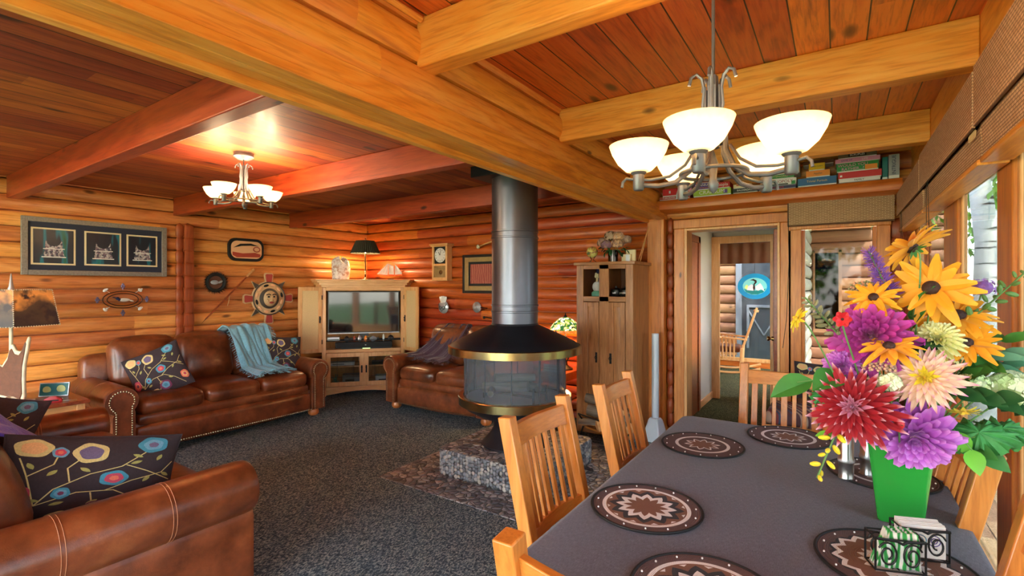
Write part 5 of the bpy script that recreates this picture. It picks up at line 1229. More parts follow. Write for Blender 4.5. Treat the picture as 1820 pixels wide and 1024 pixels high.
t = onwall('metal_loon_ring', 'bronze oval ring ornament with a loon and eight small charms on the left wall', 'wall ornament', 1.915, 1.365, -6.03)
for rx, rz in ((.165, .085), (.13, .062)):
    MB().tube([(rx*math.cos(a_), -.015, rz*math.sin(a_)) for a_ in [2*PI*j/36 for j in range(36)]], .005, 6, closed=True).build('ring', plain('bronze', srgb(84, 54, 38), .4, .6) if 'bronze' not in MATS else 'bronze', t)
for k in range(8):
    a_ = k*PI/4; p = Vector((.205*math.cos(a_), -.015, .135*math.sin(a_)))
    c = MB(); m = 'silver' if k % 2 == 0 else 'paper'
    if k % 2 == 0: [c.ell(p+Vector((.008*math.cos(b2), 0, .018*math.sin(b2))), (.012, .006, .014), n=8, m=6) for b2 in (0, 1.57, 3.14, 4.71)]
    else: c.ell(p, (.022, .008, .015), Matrix.Rotation(a_, 3, 'Y')); c.ell(p+Vector((.015, 0, .01)), (.01, .006, .01))
    c.tube([p*.72, p], .0025, 5); c.build('charm', m if m == 'paper' else 'e_lav', t)
c = MB(); c.ell((.01, -.02, -.002), (.05, .012, .018)); c.ell((.07, -.02, -.012), (.022, .008, .008), Matrix.Rotation(R(20), 3, 'Y')); c.build('loon_body', 'paper', t)
c = MB(); c.ell((-.045, -.02, .012), (.018, .01, .016)); c.ell((-.072, -.02, .022), (.018, .005, .005), Matrix.Rotation(R(15), 3, 'Y')); c.ell((-.03, -.02, .0), (.016, .009, .014)); c.build('loon_head', 'p_navy', t)
t = onwall('fur_ring_mask', 'small round black fur-edged ring with a grey bird in the middle on the left wall', 'wall ornament', 2.80, 1.546, -6.02)
c = MB(); rnd = random.Random(8)
c.tube([(.095*math.cos(a_), -.01, .095*math.sin(a_)) for a_ in [2*PI*j/30 for j in range(30)]], .02, 8, closed=True); c.build('ring', 'black_matte', t)
c = MB()
for k in range(90):
    a_ = 2*PI*k/90+rnd.uniform(-.03, .03); L = rnd.uniform(.03, .05); p = Vector((.10*math.cos(a_), -.012, .10*math.sin(a_))); d = Vector((math.cos(a_+.5), rnd.uniform(-.4, .1), math.sin(a_+.5)))
    c.tube([p, p+d*L], lambda k: .004*(1-k)+.0008, 4)
c.build('fur', 'black_matte', t)
c = MB(); c.ell((-.02, -.02, .0), (.045, .012, .026)); c.ell((.045, -.02, .005), (.03, .008, .014), Matrix.Rotation(R(-25), 3, 'Y')); c.build('bird', 'p_greyp', t); MB().lathe([(0, 0), (.085, 0), (.085, .004)], (0, 0, 0), 24, Mx90).build('backing', 'brown_fabric', t)
t = onwall('oval_carved_panel', 'rounded rectangular carved panel in black, red and cream high on the left wall', 'wall ornament', 3.15, 1.945, -6.03)
def rrect(w_, h_, r_, n=6): return [(sx*(w_-r_)+r_*math.cos(R(a0+90*k/n)), sy*(h_-r_)+r_*math.sin(R(a0+90*k/n))) for sx, sy, a0 in ((1, 1, 0), (-1, 1, 90), (-1, -1, 180), (1, -1, 270)) for k in range(n+1)]
M3 = Matrix(((1, 0, 0), (0, 0, 1), (0, 1, 0)))
MB().prism(rrect(.215, .138, .09), -.03, 0, M=M3).build('rim', 'black_matte', t, bevel=.004)
MB().prism(rrect(.185, .105, .07), -.033, -.03, M=M3).build('carved_face', 'p_peach', t)
c = MB(); c.prism([(-.16, .02), (-.08, .07), (.05, .08), (.15, .05), (.05, .055), (-.06, .045)], -.036, -.033, M=M3); c.build('painted_brow', 'black_matte', t)
c = MB(); c.prism([(-.17, -.07), (-.17, -.03), (-.05, -.045), (.10, -.03), (.17, -.05), (.16, -.085), (-.12, -.095)], -.036, -.033, M=M3); c.tube([(.12+.04*math.cos(a_), -.034, .01+.03*math.sin(a_)) for a_ in [j*PI/6 for j in range(12)]], .006, 6, closed=True); c.build('painted_red', 'p_rust', t)
t = onwall('sun_mask', 'large carved round sun face mask with eight painted rays on the left wall', 'wall ornament', 3.44, 1.345, -6.035)
plain('mask_cream', srgb(206, 170, 126), .6, nscale=30, namp=.15); plain('mask_red', srgb(170, 64, 56), .55); plain('mask_dark', srgb(74, 66, 58), .55, nscale=40, namp=.2)
MB().lathe([(0, .03), (.20, .03), (.215, .02), (.22, 0)], (0, 0, 0), 48, Mx90).build('rim_disc', 'mask_cream', t)
MB().tube([(.205*math.cos(a_), -.03, .205*math.sin(a_)) for a_ in [2*PI*j/48 for j in range(48)]], .008, 6, closed=True).build('rim_ring', 'mask_dark', t)
for k in range(12):
    a_ = k*PI/6+.26; c = MB(); c.ell((.168*math.cos(a_), -.032, .168*math.sin(a_)), (.034, .008, .016), Matrix.Rotation(-a_+PI/2, 3, 'Y')); c.build('rim_motif', 'p_peach' if k % 3 else 'black_matte', t)
MB().lathe([(0, .055), (.08, .05), (.115, .038), (.13, .03), (.135, .028)], (0, 0, 0), 40, Mx90).build('inner_disc', 'mask_dark', t)
for k in range(8):
    a_ = k*PI/4; M = Matrix.Rotation(-a_, 3, 'Y')
    if k % 2 == 0:
        for pl_, m, y in (([(.20, -.045), (.30, -.06), (.325, -.045), (.325, .045), (.30, .06), (.20, .045)], 'mask_cream', -.02), ([(.21, -.032), (.295, -.045), (.31, -.035), (.31, .035), (.295, .045), (.21, .032)], 'mask_red', -.026)):
            c = MB(); c.prism(pl_, y, 0, M=M @ M3); c.build('ray', m, t)
    else:
        c = MB(); c.prism([(.21, -.03), (.30, 0), (.21, .03)], -.022, 0, M=M @ M3); c.build('ray', 'mask_dark', t); c = MB(); c.prism([(.20, -.036), (.31, -.004), (.315, .0), (.20, .04)], -.012, 0, M=M @ M3); c.build('ray_edge', 'mask_cream', t)
c = MB(); c.ell((0, -.045, .0), (.088, .035, .10), n=24, m=16); f_ = c.build('face', 'mask_cream', t)
c = MB(); c.ell((0, -.082, -.005), (.016, .018, .03)); c.ell((0, -.082, -.025), (.024, .014, .012)); c.build('nose', 'mask_cream', t)
for s in (-1, 1):
    c = MB(); c.ell((s*.035, -.076, .022), (.016, .008, .011)); c.build('eye', 'black_matte', t)
    c = MB(); c.tube([(s*.012, -.082, .045), (s*.035, -.082, .058), (s*.062, -.068, .045)], .006, 6); c.build('eyebrow', 'black_matte', t)
    c = MB(); c.ell((s*.045, -.072, -.02), (.018, .01, .018)); c.build('cheek', 'mask_cream', t)
c = MB(); c.ell((0, -.078, -.052), (.032, .01, .013)); c.build('mouth', 'mask_red', t); MB().bx(-.028, .028, -.09, -.086, -.054, -.050).build('mouth_line', 'black_matte', t)
t = thing('hunting_spear', 'thin reddish wooden spear hung diagonally on the left wall beside the sun mask', 'spear', (-6.0, 2.69, 1.13))
MB().cyl((0, 0, 0), (0, .54, .57), .008, .011, 10).build('shaft', 'cherry', t); c = MB(); c.cyl((0, 0, 0), (0, -.05, -.055), .006, .001, 8); c.build('tip', 'bronze', t); MB().cyl((0, .46, .485), (0, .55, .58), .015, .015, 10).build('grip', 'split_wood', t); MB().tube([(0, .26, .27), (0, .25, .2), (.01, .23, .14)], .003, 5).build('cord', 'p_tan', t)
# ------------------------------------------------------------------ dining table, cloth, mats, chairs
TX0, TX1, TY0, TY1, TZ = -.72, .335, 1.02, 2.86, .765
t = thing('dining_table', 'oak dining table hidden under the dark tablecloth', 'table', (0, 0, 0))
MB().bx(TX0+.01, TX1-.01, TY0+.01, TY1-.01, .725, .762).build('table_top', 'oak_y', t, bevel=.004)
for x in (TX0+.1, TX1-.1):
    for y in (TY0+.1, TY1-.1): MB().box((x, y, .362), (.08, .08, .724)).build('leg', 'oak_z', t, bevel=.004)
MB().bx(TX0+.08, TX1-.08, TY0+.08, TY1-.08, .64, .724).build('apron', 'oak_y', t)
def clothf():
    c = MB(); W, L = TX1-TX0, TY1-TY0; xc, yc = (TX0+TX1)/2, (TY0+TY1)/2; r_ = .05
    def outline(k, e, z, wav):
        # rounded rectangle perimeter point
        per = []
        for sx, sy, a0 in ((1, 1, 0), (-1, 1, 90), (-1, -1, 180), (1, -1, 270)):
            for j in range(7): a_ = R(a0+15*j); per.append((sx*(W/2-r_)+(r_+e)*math.cos(a_), sy*(L/2-r_)+(r_+e)*math.sin(a_)))
        pts = []
        for (x0, y0), (x1, y1) in zip(per, per[1:]+per[:1]):
            n = max(1, int(math.hypot(x1-x0, y1-y0)/.03))
            for j in range(n): pts.append((x0+(x1-x0)*j/n, y0+(y1-y0)*j/n))
        out = []
        for i, (x, y) in enumerate(pts):
            w_ = wav*(math.sin(i*.55)+.5*math.sin(i*.23+1)); d = math.hypot(x, y) or 1
            out.append(Vector((xc+x+w_*x/d, yc+y+w_*y/d, z)))
        return out
    rings = [[Vector((xc+(p.x-xc)*s, yc+(p.y-yc)*s, TZ+.001+.0008*math.sin(p.x*9+p.y*5*s))) for p in outline(0, 0, TZ, 0)] for s in (.05, .5, .9, .985)]
    for e, z, wv in ((.004, TZ-.001, 0), (.008, TZ-.008, 0), (.009, TZ-.05, .001), (.010, TZ-.14, .004), (.012, TZ-.24, .006)): rings.append(outline(0, e, z, wv))
    c.loft(rings, cap=(True, False)); return c
t = thing('tablecloth', 'dark plum-grey woven tablecloth spread over the long dining table', 'tablecloth', (0, 0, 0))
clothf().build('cloth', 'tablecloth', t, ang=180)
def matmat(name, n, amp, stops, edge):
    m, nt, b = newmat(name); tc = nd(nt, 'ShaderNodeTexCoord'); sp = nd(nt, 'ShaderNodeSeparateXYZ', {0: tc.outputs['Object']})
    x, y = sp.outputs[0], sp.outputs[1]
    r_ = math_(nt, 'SQRT', math_(nt, 'ADD', math_(nt, 'MULTIPLY', x, x), math_(nt, 'MULTIPLY', y, y)))
    th_ = math_(nt, 'ARCTAN2', y, x); k = math_(nt, 'DIVIDE', r_, .178)
    pp = math_(nt, 'ABSOLUTE', math_(nt, 'SUBTRACT', math_(nt, 'FRACT', math_(nt, 'MULTIPLY', th_, n/(2*PI))), .5))
    inner = math_(nt, 'LESS_THAN', k, edge)
    kk = math_(nt, 'ADD', k, math_(nt, 'MULTIPLY', math_(nt, 'MULTIPLY', math_(nt, 'SUBTRACT', pp, .25), amp*4), inner))
    col = ramp(nt, kk, stops, 'CONSTANT')
    coil = math_(nt, 'SINE', math_(nt, 'MULTIPLY', r_, 2*PI/.0042)); st = math_(nt, 'SINE', math_(nt, 'ADD', math_(nt, 'MULTIPLY', th_, 150.), math_(nt, 'MULTIPLY', r_, 900.)))
    h = math_(nt, 'ADD', coil, math_(nt, 'MULTIPLY', st, .5))
    col = mixc(nt, math_(nt, 'MULTIPLY_ADD', h, .10, .10), col, tuple((.01, .01, .012)))
    setp(nt, b, col=col, rough=.75, normal=bump(nt, h, .6, .0015)); return m
BR, WH, BK, RB = srgb(134, 94, 76), srgb(244, 242, 242), srgb(50, 52, 60), srgb(100, 78, 78)
matmat('mat_star', 12, .075, [(0, BR), (.33, WH), (.47, BK), (.60, BR), (.72, WH), (.79, RB), (.95, BK)], .70)
matmat('mat_zig', 16, .05, [(0, BK), (.16, WH), (.40, BR), (.66, WH), (.74, BK), (.80, RB), (.95, BK)], .80)
matmat('mat_ring', 10, .08, [(0, BR), (.30, WH), (.36, RB), (.58, WH), (.66, RB), (.95, BK)], .45)
mats_ = [(-.525, 1.585, 0, 'mat_star', 'round woven placemat with white star before the nearer left chair'),
         (-.515, 2.35, 40, 'mat_ring', 'round woven placemat with a small brown flower on the far left side of the table'),
         (-.195, 2.70, 15, 'mat_ring', 'round woven placemat at the far end of the table in front of the slatted chair'),
         (.145, 2.36, 70, 'mat_ring', 'round woven placemat under the two steel pepper mills behind the green vase'),
         (.125, 1.62, 25, 'mat_zig', 'round woven placemat under the two wire napkin holders'),
         (-.255, 1.21, 10, 'mat_star', 'round woven placemat cut off by the bottom edge at the near end of the table')]
for k, (x, y, a_, m, l) in enumerate(mats_):
    t = thing('placemat', l, 'placemat', (x, y, TZ+.003), R(a_), 'round woven placemats')
    q = MB().lathe([(0, .004), (.16, .0045), (.172, .006), (.178, .004), (.178, 0), (0, 0)], n=56); q.m = 1
    q.tube([(.177*math.cos(j*PI/24), .177*math.sin(j*PI/24), .0045) for j in range(48)], .0038, 6, closed=True); q.m = 2; [q.ell((.158*math.cos(j*PI/7.5), .158*math.sin(j*PI/7.5), .0065), .003, n=6, m=4) for j in range(15)]; q.build('woven_mat', [m, 'black_matte', 'p_white'], t)
def make_chair(name, label, loc, rz, group='slatted oak dining chairs'):
    t = thing(name, label, 'chair', loc, rz, group)   # local: faces +y, back at -y
    for s in (-1, 1):
        c = MB(); pr = [(-.20, 0), (-.20, .45), (-.325, 1.0), (-.27, 1.005), (-.145, .45), (-.15, 0)]
        c.prism(pr, s*.225-.024, s*.225+.024, M=Matrix(((0, 0, 1), (1, 0, 0), (0, 1, 0)))); c.build('back_post', 'honey_z', t, bevel=.004)
        MB().box((s*.22, .21, .225), (.045, .045, .45)).build('front_leg', 'honey_z', t, bevel=.003)
        MB().bx(s*.22-.012, s*.22+.012, -.16, .19, .36, .42).build('side_rail', 'honey_y', t, bevel=.002)
        MB().bx(s*.22-.01, s*.22+.01, -.16, .19, .14, .17).build('stretcher', 'honey_y', t, bevel=.002)
    MB().bx(-.2, .2, .2, .224, .36, .42).build('front_rail', 'honey_x', t, bevel=.002)
    MB().bx(-.2, .2, -.19, -.166, .36, .42).build('rear_rail', 'honey_x', t, bevel=.002)
    MB().cushion((0, .02, .445), (.47, .44, .05), r=.022, bz=.012, n=6).build('seat', 'leather', t)
    def rail(z0, z1, nm, arch=0):
        c = MB(); n = 10; rs = []
        for i in range(n+1):
            x = -.203+.406*i/n; cu = -.03*math.sin(PI*i/n); yb = lambda z: -.17-(z-.45)*.227-.0+cu
            rs.append([(x, yb(z0)-.012, z0), (x, yb(z1)-.012, z1+arch*math.sin(PI*i/n)), (x, yb(z1)+.012, z1+arch*math.sin(PI*i/n)), (x, yb(z0)+.012, z0)])
        c.loft(rs); c.build(nm, 'honey_x', t, bevel=.003)
    rail(.88, .965, 'top_rail', -.006); rail(.53, .58, 'lower_rail')
    for i in range(7):
        k = (i+.5)/7; x = -.19+.38*k; cu = -.03*math.sin(PI*k); w_ = .022 if i % 3 else .034
        MB().bar((x, -.17-.12*.227+cu, .575), (x, -.17-.43*.227+cu, .885), w_, .014, (0, 1, 0)).build('slat', 'honey_z', t, bevel=.002)
    return t
ch = make_chair('dining_chair', 'honey oak dining chair left of the table, the nearer one in front of the hearth', (-.75, 1.76, 0), R(-90))
dup(ch, (-.72, 2.54, 0), R(-88), 'honey oak dining chair left of the table, the farther one before the tall cabinet')
dup(ch, (-.27, 3.17, 0), R(180), 'slatted oak dining chair standing across the far end of the table before the doorway')
dup(ch, (-.33, 1.11, 0), R(2), 'oak dining chair at the near end of the table, cut off by the bottom edge')
dup(ch, (.09, 2.23, 0), R(90), 'slatted oak dining chair between the table and the window wall, right of the green vase')
dup(ch, (.10, 1.40, 0), R(90), 'oak dining chair by the window cut off at the bottom right corner')
# pepper mills
for k, (x, y, l) in enumerate(((.03, 2.24, 'front brushed steel pepper mill left of the green vase'), (.10, 2.33, 'rear brushed steel pepper mill half hidden behind the green vase'))):
    t = thing('pepper_mill', l, 'pepper mill', (x, y, TZ+.0085), 0, 'steel mills on the placemat')
    MB().lathe([(0, 0), (.026, 0), (.026, .005), (.0245, .008), (.0245, .055), (.0265, .06), (.0265, .075), (.0245, .08), (.0245, .165), (.023, .17), (0, .172)], n=28).build('body', 'steel', t)
    MB().lathe([(.0266, .062), (.0275, .064), (.0275, .072), (.0266, .074)], n=28).build('grip_ring', 'silver', t); MB().lathe([(.01, .172), (.012, .18), (.006, .188), (0, .19)], n=14).build('knob', 'chrome', t)
# green vase
VX, VY = .165, 1.955
t = thing('flower_vase', 'tall tapered square vase glazed bright green in the middle of the dining table', 'vase', (VX, VY, TZ+.003), R(-3))
c = MB()
def sq(h_, z, r_=.012): return [(sx*(h_-r_)+r_*math.cos(R(a0+30*j)), sy*(h_-r_)+r_*math.sin(R(a0+30*j)), z) for sx, sy, a0 in ((1, 1, 0), (-1, 1, 90), (-1, -1, 180), (1, -1, 270)) for j in range(4)]
c.loft([sq(.055, 0), sq(.057, .006), sq(.080, .235), sq(.081, .24), sq(.077, .24), sq(.052, .012)], cap=(True, True)); c.build('body', 'ceramic_green', t, ang=50)
MB().add(sq(.0725, .20), [tuple(range(16))]).build('water', 'pane', t)
# napkin holders
def napkins(label, loc, rz, mat, n, holder, striped):
    t = thing('napkin_holder', 'black wire napkin holder with scrolls '+holder, 'napkin holder', loc, rz)
    w_, h_, d_ = .055, .08, .028
    for y in (-d_, d_):
        c = MB(); c.tube([(-w_, y, 0), (-w_, y, h_), (w_, y, h_), (w_, y, 0)], .0028, 6, closed=True)
        for s in (-1, 1):
            pts = [(s*(.027+.023*(1-k*.72)*math.cos(k*10.5+.5)), y, .04+.034*(1-k*.72)*math.sin(k*10.5+.5)) for k in [i/30 for i in range(31)]]; c.tube(pts, .0024, 6)
        c.build('scroll_side', 'iron', t)
    for x in (-w_, w_):
        c = MB(); c.tube([(x, -d_, h_), (x, -d_, 0), (x, d_, 0), (x, d_, h_)], .0028, 6, closed=True); c.build('end_wire', 'iron', t)
    c = MB()
    c = MB(); c.tube([(-w_, -d_-.004, h_+.002), (-.01, -d_-.006, h_), (.0, -d_-.012, h_-.004), (.012, -d_-.006, h_), (w_, -d_-.004, h_+.002)], .0035, 6); c.build('press_bar', 'iron', t)
    a = thing('napkin_stack', label, 'napkins', loc, rz)
    for i in range(n):
        y = -d_*.8+2*d_*.8*(i+.5)/n; c = MB(); 
        if striped: c.grid(lambda u, v: Vector(((u-.5)*.10*(1-.4*v)+.012*v, y+.004*math.sin(u*17+i), .003+v*.092)), 14, 6)
        else: c.box((.002*(i % 2), y, .046), (.10, 2*d_*.7/n, .085+.002*(i % 3)))
        c.build('napkin', mat, a, solid=.003 if striped else 0)
    return a
m, nt, b = newmat('green_stripe'); tc = nd(nt, 'ShaderNodeTexCoord'); wv = nd(nt, 'ShaderNodeTexWave', {'Vector': tc.outputs['Object'], 'Scale': 22., 'Distortion': 3.0, 'Detail': 2.})
setp(nt, b, col=ramp(nt, wv.outputs[0], [(.25, srgb(40, 140, 60)), (.5, srgb(110, 176, 110)), (.7, srgb(214, 214, 206))]), rough=.8)
napkins('green and white striped paper napkins fanned in the front wire holder', (.125, 1.60, TZ+.0095), R(20), 'green_stripe', 4, 'at the front, holding green striped napkins', True)
a = napkins('white napkins printed with blue and pink circles in the rear wire holder', (.185, 1.705, TZ+.0095), R(20), 'white_cloth', 6, 'behind, holding white printed napkins', False)
for x, m_ in ((-.008, 'e_skyblue'), (.024, 'p_purple'), (-.034, 'p_pink')):
    c = MB(); [c.tube([(x+r_*math.cos(j*PI/8), -.0225, .05+r_*math.sin(j*PI/8)) for j in range(16)], .0012, 4, closed=True) for r_ in (.014, .007)]; c.build('printed_rings', m_, a)

# ------------------------------------------------------------------ chandeliers
def glassbowl():
    m, nt, b = newmat('bowl_glass'); nt.nodes.remove(b)
    tc = nd(nt, 'ShaderNodeTexCoord'); nz = nd(nt, 'ShaderNodeTexNoise', {'Vector': tc.outputs['Object'], 'Scale': 60., 'Detail': 3})
    c = mixc(nt, nz.outputs[0], (1, .78, .46), (1, .88, .64))
    df = nd(nt, 'ShaderNodeBsdfDiffuse', {0: c}); tl = nd(nt, 'ShaderNodeBsdfTranslucent', {0: c}); em = nd(nt, 'ShaderNodeEmission', {0: (1, .62, .26, 1), 1: .14})
    mx = nd(nt, 'ShaderNodeMixShader', {0: .62, 1: df.outputs[0], 2: tl.outputs[0]}); ad = nd(nt, 'ShaderNodeAddShader', {0: mx.outputs[0], 1: em.outputs[0]})
    nt.links.new(ad.outputs[0], nt.nodes['Material Output'].inputs[0])
glassbowl(); emis('bulb_white', (1, .9, .74), 14)
def chandelier(label, loc, angs, rod_top, canopy, rz, e):
    t = thing('chandelier', label, 'chandelier', loc, rz)   # local z=0 at bowl rim height
    FM = 'fixture_metal'
    for a_ in angs:
        a_ = R(a_); d = Vector((math.cos(a_), math.sin(a_), 0)); Z = Vector((0, 0, 1)); c0 = d*.19
        b = MB(); b.lathe([(.018, -.074), (.035, -.068), (.056, -.048), (.072, -.02), (.079, 0), (.077, 0), (.069, -.02), (.053, -.046), (.033, -.065), (.016, -.071)], c0, 32); bo = b.build('glass_bowl', 'bowl_glass', t, ang=80)
        MB().ell(c0+Z*-.028, (.018, .018, .024), n=14, m=10).build('bulb', 'bulb_white', bo)
        plight('bowl_light', c0+Z*.004, e, (1, .74, .44), .02, t)
        MB().lathe([(.024, -.066), (.02, -.076), (.015, -.08), (.015, -.118), (.012, -.122), (0, -.122)], c0, 16).build('cup', FM, t)
        # main flat arm: from column bottom sweeping down and out to the cup
        pts = [d*r_+Z*z for r_, z in ((.03, .03), (.035, -.03), (.055, -.075), (.095, -.105), (.14, -.112), (.178, -.108))]
        b = MB(); b.tube(pts, .0065, 8); arm = b.build('arm', FM, t)
        pts = [d*r_+Z*z for r_, z in ((.045, -.02), (.07, -.06), (.11, -.088), (.16, -.095), (.20, -.092), (.222, -.088), (.232, -.098), (.234, -.112))]
        b = MB(); b.tube(pts, .004, 8); b.build('scroll', FM, arm)
        pts = [d*r_+Z*z for r_, z in ((.014, .04), (.026, .09), (.022, .135), (.028, .165), (.042, .178), (.055, .170), (.06, .150))]
        b = MB(); b.tube(pts, .0045, 8); b.build('hook', FM, t)
        b = MB(); b.bar(d*.024+Z*-.01, d*.02+Z*.14, .02, .004, d); b.build('column_strap', FM, t)
    MB().cyl((0, 0, -.02), (0, 0, .15), .016, .013, 12).build('column', FM, t)
    MB().lathe([(0, .175), (.013, .17), (.016, .14), (.014, .125), (0, .12)], n=4).build('collar', FM, t)
    MB().tube([(.082*math.cos(j*PI/18), .082*math.sin(j*PI/18), -.085) for j in range(36)], .005, 8, closed=True).build('lower_ring', FM, t)
    MB().lathe([(0, -.14), (.01, -.13), (.014, -.115), (.008, -.1), (.012, -.06), (0, -.02)], n=14).build('bottom_finial', FM, t)
    MB().cyl((0, 0, .15), (0, 0, rod_top), .0045, n=10).build('rod', FM, t)
    b = MB(); z = canopy; b.lathe([(0, z-.05), (.04, z-.048), (.068, z-.03), (.07, z-.02), (.064, z-.018), (.066, z), (0, z)], n=28); b.build('canopy', FM, t)
    return t
chandelier('five-light iron chandelier with glowing cream glass bowls hanging over the dining table', (-.27, 1.359, 1.883), (-50, -122, 166, 94, 22), .72, DZ-1.883, R(33.7), .22)
chandelier('five-light iron chandelier hanging from the ceiling over the living room', (-3.59, 1.863, 2.21), (-28, -100, -172, 116, 44), .22, LZ-2.21, R(33.7), 2.2)

chandelier('added unseen five-light chandelier behind the camera, brightening the living room', (-3.59, -1.2, 2.21), (0, 72, 144, 216, 288), .22, LZ-2.21, 0, 8.0)  # unseen fixture, added to brighten the living room
chandelier('added unseen five-light chandelier behind the camera, filling the dining side with light', (-.5, -1.6, 1.95), (0, 72, 144, 216, 288), .5, DZ-1.95, 0, 2.6)  # added lamp out of view, fill light for the dining side and window wall
# ------------------------------------------------------------------ board games on the ledge (top z = 2.34)
def game(label, x0, x1, z0, h_, mat, y0=4.79, dep=.22, txt=None, tmat='p_white', ts=None, lid=True, rz=0, rot=None, extra=None, sx=1.0, tx=0):
    t = thing('board_game', label, 'board game', ((x0+x1)/2, y0, z0+.0005), R(rz), 'board games on the ledge')
    w_ = (x1-x0)/2
    MB().bx(-w_+.002, w_-.002, .002, dep-.002, 0, h_-.004 if lid else h_).build('box_base', 'p_white' if mat != 'p_white' else 'p_greyp', t)
    MB().bx(-w_, w_, 0, dep, h_*.12, h_).build('box_lid', mat, t, bevel=.0015)
    if txt:
        for k, (s, size, dx, dz, m_) in enumerate(txt if isinstance(txt, list) else [(txt, ts or h_*.6, 0, 0, tmat)]):
            text('lettering', s, size, m_, t, (dx, -.001, h_*.56+dz), rot or (R(90), 0, 0), sx=sx)
    for (xx0, xx1, zz0, zz1, m_) in (extra or []): MB().bx(xx0, xx1, -.0012, 0, zz0, zz1).build('printed_patch', m_, t)
    return t
G0 = 2.341
game('flat brown-pink game box at the far left end of the ledge', -1.45, -1.27, G0, .032, 'p_brick', txt='TUROKKEE', ts=.024)
game('bright red game box with a small white mark on top of the leftmost flat box', -1.42, -1.28, G0+.033, .075, 'p_red', extra=[(-.008, .008, .028, .054, 'p_white')])
game('small orange-red box low on the ledge behind the chandelier cup', -1.25, -1.16, G0, .04, 'p_rust')
game('slanted-print blue and white striped box right of the red game', -1.235, -1.145, G0+.041, .08, 'p_white', extra=[(-.04, -.01, .0, .03, 'p_blue'), (-.005, .02, .0, .03, 'p_red'), (.022, .044, 0, .075, 'p_pink')])
game('lime green game box under the purple and red ones', -1.13, -.80, G0, .062, 'p_lime', txt='CRANIUM', ts=.046, sx=1.1, extra=[(.10, .135, .015, .05, 'p_purple')])
game('purple game box stacked on the left of the lime green one', -1.125, -.965, G0+.063, .062, 'p_purple', txt=[('CRANIUM', .03, 0, .009, 'p_white'), ('BOOSTER BOX', .015, 0, -.016, 'p_orange')])
game('small red box with cream lettering stacked on the right of the lime green one', -.958, -.81, G0+.063, .055, 'p_red', txt='Hoopla', ts=.04).update_tag()
game('dark red game box on top of the purple one', -1.10, -.90, G0+.126, .042, 'p_darkred', txt='OUTBURST!', ts=.026)
game('black narrow game box with white title right of the lime green one', -.785, -.58, G0, .042, 'p_black', txt='BALDERDASH', ts=.022)
game('cream flat box on top of the black narrow box', -.78, -.63, G0+.043, .035, 'cream', extra=[(-.05, .05, .022, .032, 'p_rust')])
game('dark blue flat game box with red label in the middle of the ledge', -.575, -.29, G0, .028, 'p_navy', txt='SEQUENCE', ts=.018, tmat='p_red', sx=1.2)
game('pale property-trading game box on the dark blue flat box', -.53, -.285, G0+.029, .06, 'p_white', txt='MONOPOLY', ts=.034, tmat='p_darkred', extra=[(.085, .115, .005, .035, 'p_green'), (-.12, .06, .004, .018, 'p_greyd')])
game('green and cream box third from the bottom behind the chandelier', -.55, -.30, G0+.09, .035, 'p_green', txt='SCATTERGORIES', ts=.02, tmat='cream')
game('cream patterned tall box at the top of the middle pile', -.33, -.262, G0+.126, .085, 'cream', extra=[(-.02, .02, .03, .06, 'p_tan')])
game('tan flat box at the top left of the middle pile', -.545, -.34, G0+.126, .05, 'olive' if False else 'p_tan', txt='PICTIONARY', ts=.022, tmat='p_greyd')
game('wide blue game box with gold script on the ledge', -.275, .0, G0, .07, 'p_blue', txt='Trivial Pursuit', ts=.026, tmat='p_gold')
game('orange card box on the wide blue game', -.215, -.045, G0+.071, .055, 'p_orange', txt='Apples', ts=.022, tmat='p_olive')
game('yellow card box on top of the orange one', -.195, -.08, G0+.127, .06, 'p_yellow', txt='FLASH CARDS', ts=.013, tmat='p_olive')
game('white flat game box with black title under the shiny red one', .015, .285, G0, .026, 'p_white', txt='FAMILY', ts=.02, tmat='p_black')
game('shiny red game box on the right half of the ledge', .01, .295, G0+.027, .058, 'p_red', extra=[(-.13, -.115, .02, .035, 'p_white')])
game('green game box with pink block lettering on the shiny red one', 0, .275, G0+.086, .072, 'p_green', txt=[('WOULD YOU', .032, -.03, .012, 'p_pink'), ('RATHER...?', .032, -.03, -.019, 'p_pink')], extra=[(.05, .13, .006, .045, 'p_orange')])
game('pale pink flat game box on top of the green one', -.01, .285, G0+.159, .036, 'p_pink', txt=[('GAME OF', .018, -.07, 0, 'p_purple'), ('LIFE', .024, .05, 0, 'p_white')])
game('olive game box with boxed white title at the top of the right pile', .01, .265, G0+.196, .04, 'p_olive', txt='SCRUPLES', ts=.022, extra=[(-.06, .06, .008, .034, 'p_black')])
game('dark brown long box lying behind the yellow box', -.24, -.02, G0+.19, .035, 'brown_fabric', y0=4.86, dep=.17)
game('dark green upright box behind the grey one at the right end', .30, .335, G0, .18, 'p_tealp', y0=4.83)
game('grey upright game box with vertical title at the right end of the ledge', .338, .405, G0, .185, 'p_greyp', txt='INTRIGUE', ts=.034, tmat='p_navy', rot=(R(90), R(-90), 0))

